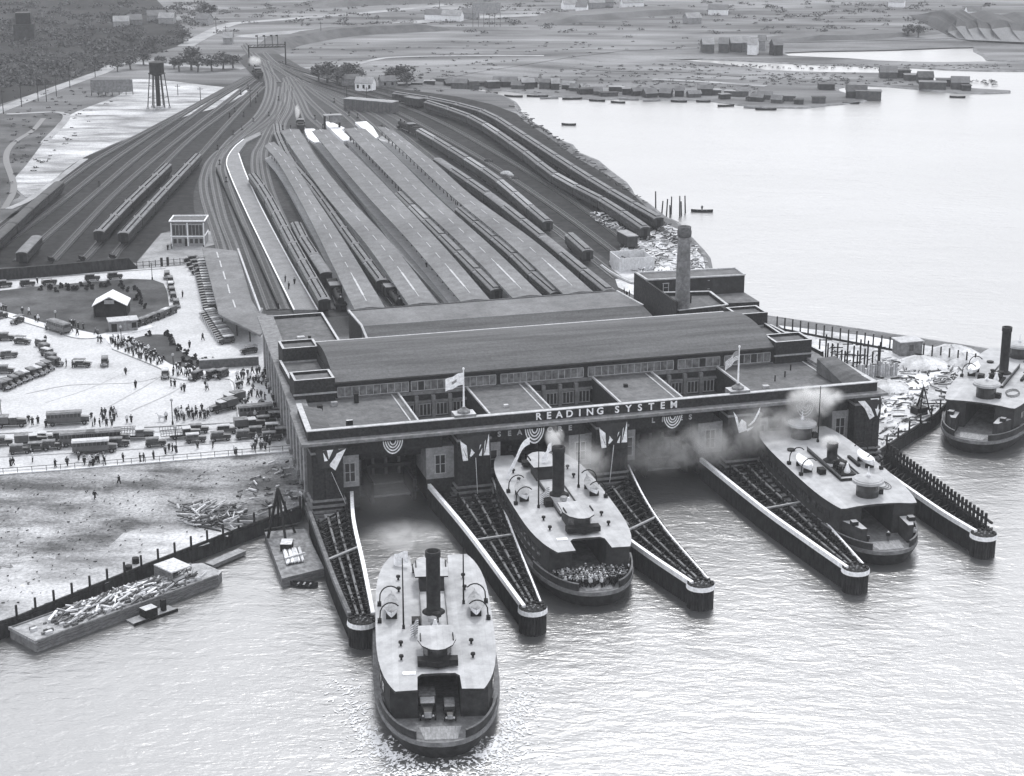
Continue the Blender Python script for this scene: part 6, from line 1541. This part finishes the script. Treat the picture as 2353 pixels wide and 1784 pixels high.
for i,(px,py,w,m) in enumerate(((1308,25,9,WHITE),(1330,24,9,STONE),(1370,22,10,STONE),(1395,20,8,STONE),(1452,22,14,WHITE),(1337,32,7,WHITE),(1730,121,5,WHITE),(1750,113,4,STONE),(1690,117,6,SHD[1]),(1663,119,5,SHD[1]),(1712,116,5,STONE_D),(1783,122,5,SHD[0]),(1625,120,6,SHD[1]),(1005,50,14,WHITE),(1040,52,12,WHITE),(1080,47,10,STONE),(850,12,6,STONE),(1650,38,12,WHITE),(280,66,9,STONE),(360,52,11,PLASTER),(385,58,9,STONE),(470,60,8,STONE),(525,105,5,PLASTER),(310,62,8,STONE_D),(2060,20,10,WHITE),(2235,42,9,WHITE),(1590,58,9,PLASTER))): hut(px,py,w,7,4.5,R_(random.uniform(-20,20)),'%s pale distant house from the left on the hazy plain'%ordn(i) if False else 'distant house number'[:13]+' '+['with white wall, leftmost of a pair at the far top centre','just right of the leftmost far white house','third in the far top centre row','fourth in the far top centre row','long white one at the far top centre','tiny white one below the far centre row','white one at the head of the channel','grey one beside the white house at the channel','long dark one at the channel','dark one left of the channel houses','mid grey one among the channel houses','rightmost dark one above the channel','leftmost dark one before the channel','long white one on the plain below the skeleton sign','second long white one near the skeleton sign','grey one left of the skeleton sign','tiny one at the top edge above the tracks','broad white one right of top centre','leftmost one on the wooded slope','large pale one on the wooded slope','right neighbour of the large pale one','one beside the pale road bend','tiny pale one left of the gantry','dark one between trees on the wooded slope','white one at the top right of the plain','white one above the sand bluff','pale one in the middle of the far plain'][i],m,ROOF_C if i%2 else CROOF_L,True,'distant houses',name='house',cat='house',z=z_)

# ------------------------------------------------------------------ trees, shrubs, woodland
def crown_mesh(n,rx,rz,seed,leaf=0.55,clumps=14,mats=None,name='crown'):
    rnd=random.Random(seed); mb=M(); cl=[]
    for k in range(clumps):
        a=rnd.uniform(0,6.28); q=rnd.random()**0.5; zz=rnd.uniform(-0.6,1.0); cl.append((rx*0.75*q*math.cos(a)*(1-0.35*abs(zz)),rx*0.75*q*math.sin(a)*(1-0.35*abs(zz)),rz*zz*0.75,rnd.uniform(0.2,0.45)*rx))
    mi=[mb.mi(m) for m in (mats or (LEAF_G,LEAF))]
    for k in range(n):
        c=cl[k%clumps]; v=Vector((rnd.gauss(0,1),rnd.gauss(0,1),rnd.gauss(0,1))).normalized()*c[3]*rnd.uniform(0.55,1.05); p=Vector(c[:3])+v
        u=Vector((rnd.gauss(0,1),rnd.gauss(0,1),rnd.gauss(0,0.6))).normalized(); w=u.cross(Vector((rnd.gauss(0,1),rnd.gauss(0,1),rnd.gauss(0,1)))).normalized(); s_=leaf*rnd.uniform(0.5,1.3)
        i=len(mb.v); mb.v+=[tuple(p+u*s_),tuple(p+w*s_*0.7),tuple(p-u*s_),tuple(p-w*s_*0.7)]; mb.f.append((i,i+1,i+2,i+3)); mb.m.append(mi[k%2])
    return mb
def tree_maker(v):
    def mk():
        t=thing('tree','x','tree'); mb=M(); rnd=random.Random(v)
        mb.tube((0,0,0),(0.2,0,3.5),0.45,0.3,BARK,7)
        for k in range(7): a=k*0.9+v; mb.tube((0.2,0,2.6+0.2*k),(2.6*math.cos(a),2.6*math.sin(a),5.5+rnd.uniform(-.5,2)),0.16,0.05,BARK,5)
        mb.build('trunk',t); o=crown_mesh(460,5.0,3.4,v*7+1,clumps=22).build('crown',t); o.location=(0,0,5.9); return t
    return mk
TR=[(370,160,1.0,'broad bare tree left of the far trees behind the water tower'),(400,158,0.8,'narrow tree second from left behind the water tower'),(412,165,1.2,'thin dark tree leaning right of the water tower top'),(440,162,1.7,'tall round tree right of the water tower'),(455,166,1.4,'dark tree close beside the tall round tree'),(487,164,1.2,'spreading tree left of the gantry'),(513,160,1.5,'broad spreading tree nearest the gantry'),(536,158,1.2,'low tree touching the left of the gantry'),
(732,190,1.3,'leftmost tree of the clump beyond the throat'),(752,192,1.7,'large tree in the clump left of the white cottage'),(775,196,1.5,'dark tree in the clump beside the large one'),(803,186,1.6,'round tree right of the clump'),(822,190,1.1,'small tree between round tree and cottage'),(905,188,1.2,'pale topped tree above the grey house'),(923,190,1.6,'dark round tree right of the cottage'),(935,200,1.2,'low dark tree at the shacks'),
(300,160,1.3,'tree beside the road bend left of the water tower'),(270,165,1.0,'small tree at the road left of the water tower'),(330,150,1.2,'tree behind the water tower legs'),(350,120,1.4,'tree on the wooded slope above the water tower'),(300,110,1.5,'tree on the wooded slope left of the water tower top'),(2085,84,1.2,'dark tree clump left of the sand bluff'),(2110,86,1.1,'dark tree right beside the clump near the sand bluff'),(420,100,1.5,'tree beside the pale road on the slope'),(480,45,1.6,'tree beyond the pale road bend')]
for i,(px,py,s_,lab) in enumerate(TR):
    x,y=G(px,py,2.4); place('tree%d'%(i%4),tree_maker(i%4),(x,y,2.4),random.uniform(0,6),lab,'distant trees',(s_*0.85*random.uniform(0.9,1.25),s_*0.85,s_*0.62*random.uniform(0.85,1.15)))
random.seed(8); mb=M()
SCR=mat('scrub_leaves',0.05,0.09,scale=0.3); SCR2=mat('scrub_leaves_pale',0.08,0.13,scale=0.3)
def clump_into(mb,x,y,z,r,n,rnd):
    mi=(mb.mi(SCR),mb.mi(SCR2))
    for k in range(n):
        v=Vector((rnd.gauss(0,1),rnd.gauss(0,1),abs(rnd.gauss(0,0.8)))).normalized()*r*rnd.uniform(0.4,1.0); p=Vector((x,y,z))+Vector((v.x*1.25,v.y*1.25,v.z*0.55))
        u=Vector((rnd.gauss(0,1),rnd.gauss(0,1),rnd.gauss(0,0.5))).normalized(); w=u.cross(Vector((rnd.gauss(0,1),rnd.gauss(0,1),rnd.gauss(0,1)))).normalized(); s_=rnd.uniform(0.5,1.1)*max(0.4,r*0.2)
        i=len(mb.v); mb.v+=[tuple(p+u*s_),tuple(p+w*s_*0.7),tuple(p-u*s_),tuple(p-w*s_*0.7)]; mb.f.append((i,i+1,i+2,i+3)); mb.m.append(mi[k%2])
rnd=random.Random(12)
for k in range(620):
    px=rnd.uniform(-60,470); py=rnd.uniform(8,200)
    if py>238-0.33*(px+0): continue
    if px>250 and py>150: continue
    if rnd.random()<0.35 and px<240: 
        pass
    x,y=G(px,py,2.4); clump_into(mb,x,y,2.4,rnd.uniform(1.8,5.2),44,rnd)
for k in range(420):
    px=rnd.uniform(480,2353); py=rnd.choice([rnd.gauss(18,9),rnd.gauss(60,16),rnd.gauss(40,14)])
    if py<2 or 560<px<1050 and 60<py<100: continue
    if px>1700 and py>95: continue
    zz=zat(px,py); x,y=G(px,py,zz); clump_into(mb,x,y,zz-0.1,rnd.uniform(1.0,4.0),36,rnd)
for k in range(170):
    px=rnd.uniform(1500,2330); py=150+ (px-1500)*0.01+rnd.uniform(-4,4) if px<1800 else 151+rnd.uniform(-3,7); x,y=G(px,py,LZ); clump_into(mb,x,y,LZ-0.1,rnd.uniform(0.4,1.0),12,rnd)
o=mb.build('woodland'); tag(o,kind='stuff')
mb=M()
for k in range(700):
    if rnd.random()<0.5: px=rnd.uniform(880,1950); py=rnd.uniform(150,215)
    else: px=rnd.uniform(640,2300); py=rnd.uniform(95,200)
    if px>1380 and 125<py<150 : continue
    if px>1750: py=rnd.uniform(168,195) if px<2000 else rnd.uniform(184,196); 
    zz=zat(px,py); x,y=G(px,py,zz); clump_into(mb,x,y,zz-0.1,rnd.uniform(0.5,1.7),24,rnd)
for k in range(240):
    px=rnd.uniform(20,300); py=rnd.uniform(195,470); 
    if py>470-0.9*px: continue
    x,y=G(px,py,2.4); clump_into(mb,x,y,2.4,rnd.uniform(0.4,1.3),20,rnd)
tag(mb.build('scrub'),kind='stuff')
def shrub_maker(v):
    def mk(): return crown_mesh(150,0.75,0.8,v+40,leaf=0.22,clumps=6,mats=(mat('shrub_leaves',0.012,0.03),mat('shrub_leaves_light',0.025,0.05)),name='shrub').build('shrub')
    return mk
SL=[(93,667),(114,664),(117,668),(130,671),(141,662),(155,663),(157,667),(169,667),(176,669),(188,658),(205,659),(200,668),(212,664),(233,660),(243,662),(251,655),(278,657),(283,667),(293,670),(311,667),(319,679),(324,686),(313,690),(325,702),(333,708)]
for i,(px,py) in enumerate(SL):
    x,y=G(px,py,2.65); o=place('shrub%d'%(i%3),shrub_maker(i%3),(x,y,3.3),i,'%s small clipped shrub from the left along the big lawn'%ordn(i),'shrubs on the big lawn',(1.1,1.1,1.2)); o['category']='shrub'
SL=[(341,772),(383,771),(391,783),(397,793),(412,805),(429,817),(446,826),(458,838),(470,836),(424,832),(437,842),(300,788)]
for i,(px,py) in enumerate(SL):
    x,y=G(px,py,2.65); o=place('shrub%d'%(i%3),shrub_maker(i%3),(x,y,3.3),i,'%s small dark shrub from the left round the shrub bed island'%ordn(i),'shrubs on the island bed',(1.3,1.3,1.3)); o['category']='shrub'

# ------------------------------------------------------------------ building site right of the terminal, scrap by the chimney
def scatter(name,poly,n,mats,seed,lmin,lmax,z=2.5,flat=0.35,label=None,cat=None,kind=None,wmin=0.12,wmax=0.35):
    rnd=random.Random(seed); P=[G(x,y,z) for x,y in poly]; mb=M(); k=0
    x0=min(p[0] for p in P); x1=max(p[0] for p in P); y0=min(p[1] for p in P); y1=max(p[1] for p in P)
    while k<n:
        x=rnd.uniform(x0,x1); y=rnd.uniform(y0,y1); c=False
        for i in range(len(P)):
            a=P[i]; b=P[i-1]
            if (a[1]>y)!=(b[1]>y) and x<(b[0]-a[0])*(y-a[1])/(b[1]-a[1])+a[0]: c=not c
        if not c: continue
        k+=1; L_=rnd.uniform(lmin,lmax)*rnd.uniform(0.5,1); a=rnd.gauss(0.5,0.9); h=rnd.uniform(0,flat)
        mb.bar((x,y,z+h),(x+L_*math.cos(a),y+L_*math.sin(a),z+h+rnd.uniform(-flat,flat)*0.6+0.1),rnd.uniform(wmin,wmax),rnd.uniform(wmin,wmax),rnd.choice(mats))
    o=mb.build(name); tag(o,label,cat,kind=kind); return o
DS=mat('debris_dark',0.03,0.08)
scatter('building_debris',[(1900,800),(2050,830),(2250,850),(2200,900),(2150,945),(2010,1035),(1990,960),(1930,880)],420,[DS,TIMBER,TIMBER_L,STONE,DS],41,0.6,4.5,kind='stuff')
scatter('shore_rubble',[(1420,560),(1530,515),(1590,565),(1620,600),(1615,640),(1560,640),(1480,650),(1440,610)],480,[DS,TIMBER,TIMBER_L,WHITE,STONE],42,0.5,3.5,flat=0.9,kind='stuff')
scatter('lumber_heap',[(1352,494),(1372,490),(1436,528),(1420,538),(1380,520)],110,[TIMBER_L,STONE,DS,WHITE],43,0.8,3.2,flat=0.8,kind='stuff')
scatter('timber_heap',[(400,1170),(480,1160),(545,1190),(530,1215),(440,1215),(405,1195)],150,[TIMBER_L,TIMBER,DS,STONE],44,1.5,6.0,flat=0.9,kind='stuff')
scatter('field_debris',[(600,1060),(690,1060),(700,1160),(600,1200),(480,1200),(560,1120)],110,[TIMBER_L,DS,STONE,TIMBER],45,0.5,2.5,kind='stuff')
scatter('field_debris',[(0,1110),(600,1060),(560,1200),(300,1290),(0,1400)],260,[DS,STONE,TIMBER],46,0.15,0.7,kind='stuff',flat=0.1,wmin=0.06,wmax=0.2)
scatter('shore_debris',[(1180,240),(1210,268),(1330,355),(1480,465),(1500,500),(1440,442),(1330,372),(1200,280)],120,[DS,PILE,TIMBER],47,1,4,kind='stuff')
rnd=random.Random(6)
cols=[(1881,842),(1896,832),(1910,843),(1923,836),(1940,846),(1946,838),(1960,848),(1975,842),(1985,852),(1992,845),(2003,856),(2016,858),(1900,850),(1932,856),(1968,862),(2020,846)]
for i,(px,py) in enumerate(cols):
    x,y=G(px,py,2.5); mb=M(); h=rnd.uniform(4.0,7.0); mb.bar((0,0,0),(0,0,h),0.32,0.32,DARK); 
    if i%2: mb.bar((-1.2,0,h*0.8),(1.2,0,h*0.8),0.15,0.2,DARK)
    o=mb.build('steel_column'); o.location=(x,y,2.5); tag(o,'%s bare steel column from the left on the building site'%ordn(i),'steel column','bare columns on the building site')
x,y=G(2000,868,2.5); t=thing('formwork','pale upright timber formwork wall among the steel columns','formwork',(x,y,2.5),YAW)
mb=M(); 
for k in range(22): mb.box(-7+k*0.62,-6.6+k*0.62,-0.2,0.2,0,rnd.uniform(2.0,3.6),rnd.choice([TIMBER_L,CONC,STONE]))
mb.build('panel',t)
hut(2084,812,5.5,4,3.2,YAW,'small pale topped site hut by the pile fence',STONE_D,COPING,False,win=1,z=2.5)
for i,(px,py,r,h) in enumerate(((2190,818,6.5,2.4),(2120,838,6,1.8),(2040,892,5,1.6),(2215,830,5,1.8))):
    x,y=G(px,py,2.5); mb=M(); rows=[(r,0),(r*0.75,h*0.45),(r*0.4,h*0.85),(r*0.12,h)]
    mb.lathe(0,0,rows,SANDR,14); 
    for k,v in enumerate(mb.v): mb.v[k]=(v[0]*(1+0.15*math.sin(k*1.7)),v[1]*(1+0.15*math.cos(k*2.1)),v[2]*(1+0.12*math.sin(k*3.1)))
    o=mb.build('earth_heap',None,True); o.location=(x,y,2.45); tag(o,['largest earth heap below the pile fence','long earth heap left of the largest','small earth heap by the terminal corner','earth heap nearest the moored ferry'][i],'earth heap','earth heaps on the building site')
x,y=G(2118,952,2.5); t=thing('pile_driver','small dark crane frame at the bulkhead right of the terminal','crane',(x,y,2.5),R_(30))
mb=M(); 
for a_,b_ in (((-1.5,-1,0),(0,0,6)),((1.5,-1,0),(0,0,6)),((0,2,0),(0,0,6)),((-1.2,-0.8,1.5),(1.2,-0.8,1.5)),((0,0,6),(-2.2,-1.5,4.2))): mb.bar(a_,b_,0.25,0.25,DARK)
mb.build('frame',t); mb=M(); mb.box(-1.4,1.4,-0.2,2.0,0,1.4,SOOT); mb.build('engine',t)
x,y=G(1452,615,2.5); t=thing('roofless_store','roofless white boarded store filled with lumber left of the chimney','store',(x,y,2.5),R_(14))
mb=M(); WB=mat('white_boards',0.5,0.62,scale=1.5,stretch=(3,3,0.3)); mb.box(-5,5,-4.5,-4.3,0,3.8,WB); mb.box(-5,-4.8,-4.3,4.3,0,3.8,WB); mb.box(4.8,5,-4.3,4.3,0,3.4,WB); mb.box(-5,5,4.3,4.5,0,3.8,WB); mb.build('wall',t)
mb=M()
for k in range(20): mb.bar((rnd.uniform(-4,3),rnd.uniform(-3.5,3.5),rnd.uniform(0.5,2.5)),(rnd.uniform(-3,4),rnd.uniform(-3.5,3.5),rnd.uniform(0.5,2.8)),0.3,0.25,rnd.choice([TIMBER_L,DS,STONE]))
mb.build('lumber',t)
mb=M(); mb.path([(*G(px,py,2.6),2.7) for px,py in ((1382,612),(1400,625),(1425,640),(1452,652),(1480,655),(1500,648))],0.45,COPING,6); tag(mb.build('pale_pipe'),'pale curving pipe line in front of the roofless store','pipe')
for i,(px,py) in enumerate(((1122,372),(1163,403),(1173,405),(1183,412))):
    x,y=G(px,py,2.5); mb=M(); rr=rnd.uniform(0.8,1.5); mb.lathe(0,0,[(rr,0),(rr*1.1,rr*0.5),(rr*0.5,rr)],DS if i in (0,3) else COPING,7,1.4,0.9); o=mb.build('junk_pile'); o.location=(x,y,2.5); tag(o,['dark junk pile alone between the open yard trains','left one of two pale junk piles in the right yard','right one of two pale junk piles in the right yard','dark junk pile right of the pale junk piles'][i],'junk pile')
for i,(px,py) in enumerate(((312,1294),(296,1312))):
    x,y=G(px,py,2.5); mb=M(); mb.tube((0,0,0),(0,0,1.0),0.6,0.6,DARK,12); o=mb.build('barrel'); o.location=(x,y,2.45); tag(o,['dark barrel on the sandy shore behind the barge','dark barrel at the bulkhead post behind the barge'][i],'barrel')
# courtyard gate fence
t=thing('iron_fence','dark iron fence with gate posts between the courtyard and the drive','fence',(*G(315,617,2.5),0)); a=Vector((*G(315,617,2.5),0)); b=Vector((*G(470,604,2.5),0)); d=b-a
mb=M(); mb.bar((0,0,4.1),(d.x,d.y,4.1),0.08,0.1,DARK); mb.bar((0,0,3.1),(d.x,d.y,3.1),0.08,0.1,DARK); mb.build('rail',t)
for k in range(12): mb=M(); p=d*(k/11); mb.box(p.x-0.08,p.x+0.08,p.y-0.08,p.y+0.08,2.4,4.4,DARK) if k not in(4,5) else mb.box(p.x-0.3,p.x+0.3,p.y-0.3,p.y+0.3,2.4,4.9,DARK); mb.build('post',t)
# station platform lamps over the vent roofed trains: track switch stands
rnd=random.Random(77)
sw=[(640,232),(618,268),(592,222),(588,236),(560,268),(582,282),(570,205),(650,300),(668,300),(700,292),(742,297),(760,270),(802,268),(822,272),(724,276),(878,300),(768,236),(540,258),(528,270),(556,300),(520,420),(505,380),(500,345),(228,430),(536,312),(553,218)]
for i,(px,py) in enumerate(sw):
    x,y=G(px,py,2.5); mb=M(); mb.box(-0.45,0.45,-0.3,0.3,0,0.5,DARK); mb.box(-0.12,0.12,-0.12,0.12,0.5,1.6,DARK); mb.box(-0.3,0.3,-0.2,0.2,1.6,2.0,DARK); o=mb.build('switch_stand'); o.location=(x,y,2.5); tag(o,'one of the small dark switch stands dotted about the track throat','switch stand','switch stands in the yard')

# ------------------------------------------------------------------ steam and foam
def smoke(px,py,z,size,dens,label=None,seed=0.0,th=0.42,col=0.97):
    x,y=G(px,py,z); m=bpy.data.materials.new('steam'); m.use_nodes=True; n=m.node_tree.nodes; l=m.node_tree.links; n.remove(n['Principled BSDF'])
    v=n.new('ShaderNodeVolumePrincipled'); v.inputs['Color'].default_value=(col,col,col,1); v.inputs['Anisotropy'].default_value=0.2; l.new(v.outputs[0],n['Material Output'].inputs['Volume'])
    tc=n.new('ShaderNodeTexCoord'); ln=n.new('ShaderNodeVectorMath'); ln.operation='LENGTH'; l.new(tc.outputs['Object'],ln.inputs[0])
    fo=n.new('ShaderNodeMapRange'); fo.interpolation_type='SMOOTHSTEP'; fo.inputs[1].default_value=1.0; fo.inputs[2].default_value=0.15; fo.inputs[3].default_value=0.0; fo.inputs[4].default_value=1.0; l.new(ln.outputs['Value'],fo.inputs[0])
    mp=n.new('ShaderNodeMapping'); mp.inputs['Location'].default_value=(seed,seed*1.7,seed*0.3); k=max(size)/3.0; mp.inputs['Scale'].default_value=tuple(s/max(size)*k*1.0 for s in size); l.new(tc.outputs['Object'],mp.inputs[0])
    no=n.new('ShaderNodeTexNoise'); no.inputs['Scale'].default_value=0.9; no.inputs['Detail'].default_value=5; no.inputs['Roughness'].default_value=0.65; no.inputs['Distortion'].default_value=0.8; l.new(mp.outputs[0],no.inputs['Vector'])
    mr=n.new('ShaderNodeMapRange'); mr.inputs[1].default_value=th; mr.inputs[2].default_value=th+0.22; l.new(no.outputs[0],mr.inputs[0])
    mu=n.new('ShaderNodeMath'); mu.operation='MULTIPLY'; l.new(mr.outputs[0],mu.inputs[0]); l.new(fo.outputs[0],mu.inputs[1]); m2=n.new('ShaderNodeMath'); m2.operation='MULTIPLY'; m2.inputs[1].default_value=dens; l.new(mu.outputs[0],m2.inputs[0]); l.new(m2.outputs[0],v.inputs['Density'])
    mb=M(); r=1.0; prof=[(max(0.001,math.sin(math.pi*k/8)),-math.cos(math.pi*k/8)) for k in range(9)]; mb.lathe(0,0,prof,m,14); o=mb.build('steam'); o.location=(x,y,z); o.scale=size; tag(o,kind='stuff')
smoke(1862,925,15,(5.5,3.5,4.0),1.3,seed=1,th=0.4)
smoke(1830,985,10,(5.5,3.5,5.5),0.572,seed=2,th=0.38)
smoke(1895,912,17,(4.5,3,2.2),1.17,seed=3,th=0.4)
smoke(1760,990,11,(9,4,6),0.312,seed=4,th=0.38)
smoke(1600,1025,8.5,(13,4.5,5),0.338,seed=5,th=0.38)
smoke(1500,1050,7,(10,4,5),0.182,seed=6,th=0.35)
smoke(1330,1060,10,(7,4,5),0.26,seed=7,th=0.36)
smoke(1275,1005,19,(2.0,1.8,2.4),1.3,seed=8,th=0.36)
smoke(935,1236,11,(8.5,4,3.4),0.2,seed=9,th=0.35)
smoke(880,1130,4,(9,10,4),0.05,seed=12,th=0.3)
smoke(1908,1018,12.5,(2.2,1.8,1.8),2.08,seed=10,th=0.34)
smoke(683,258,8,(1.2,1.2,3.5),2.34,seed=11,th=0.34)
smoke(585,140,8,(4,3,3),0.78,seed=13,th=0.34)
rnd=random.Random(55); mb=M(); FO=mat('foam',0.6,0.8,scale=2,grain=0.1)
def foam_patch(c,r,ang,zz=0.05):
    n=rnd.randint(5,8); pts=[]; el=rnd.uniform(1.5,4.5)
    for k in range(n):
        a=2*math.pi*k/n; q=r*rnd.uniform(0.5,1.15); u=q*math.cos(a)*el**0.5; w=q*math.sin(a)/el**0.5; pts.append((c[0]+u*math.cos(ang)-w*math.sin(ang),c[1]+u*math.sin(ang)+w*math.cos(ang),zz+rnd.uniform(0,0.03)))
    i=len(mb.v); mb.v+=pts; mb.f.append(tuple(range(i,i+n))); mb.m.append(mb.mi(FO))
for k in range(1300):
    s_=rnd.choice((-1,1)); x=rnd.triangular(0,31,27); w=wdt(min(x,27.5),1.0) if x<27.5 else 2.0
    off=abs(rnd.gauss(0,1.6))+0.1+max(0,(27-x))*rnd.uniform(0.02,0.22)
    y=s_*(w+off) if x<27 else rnd.uniform(-6,6)
    if x>=27: x=27.6+abs(rnd.gauss(0,2.2)) 
    p=M1@Vector((x,y,0)); foam_patch(p,rnd.uniform(0.05,0.5)*rnd.uniform(0.4,1),math.atan2(M1[1][0],M1[0][0])+s_*0.5+rnd.gauss(0,0.5))
for k in range(900):
    px=rnd.gauss(900 if rnd.random()<0.5 else 1140,55); py=rnd.uniform(1690,1790); x,y=G(px,py,0); foam_patch((x,y),rnd.uniform(0.05,0.3),rnd.uniform(0,3))
tag(mb.build('wake_foam'),kind='stuff')
# ------------------------------------------------------------------ haze
def haze():
    m=bpy.data.materials.new('haze'); m.use_nodes=True; n=m.node_tree.nodes; l=m.node_tree.links
    n.remove(n['Principled BSDF']); v=n.new('ShaderNodeVolumePrincipled'); v.inputs['Density'].default_value=HAZE_D
    v.inputs['Color'].default_value=(0.93,0.945,0.975,1); v.inputs['Anisotropy'].default_value=0.0
    l.new(v.outputs[0],n['Material Output'].inputs['Volume'])
    mb=M(); mb.box(-3000,3000,-150,3200,-3.0,CAMH+8,m); o=mb.build('haze'); tag(o,kind='stuff')
HAZE_D=0.00009
haze()
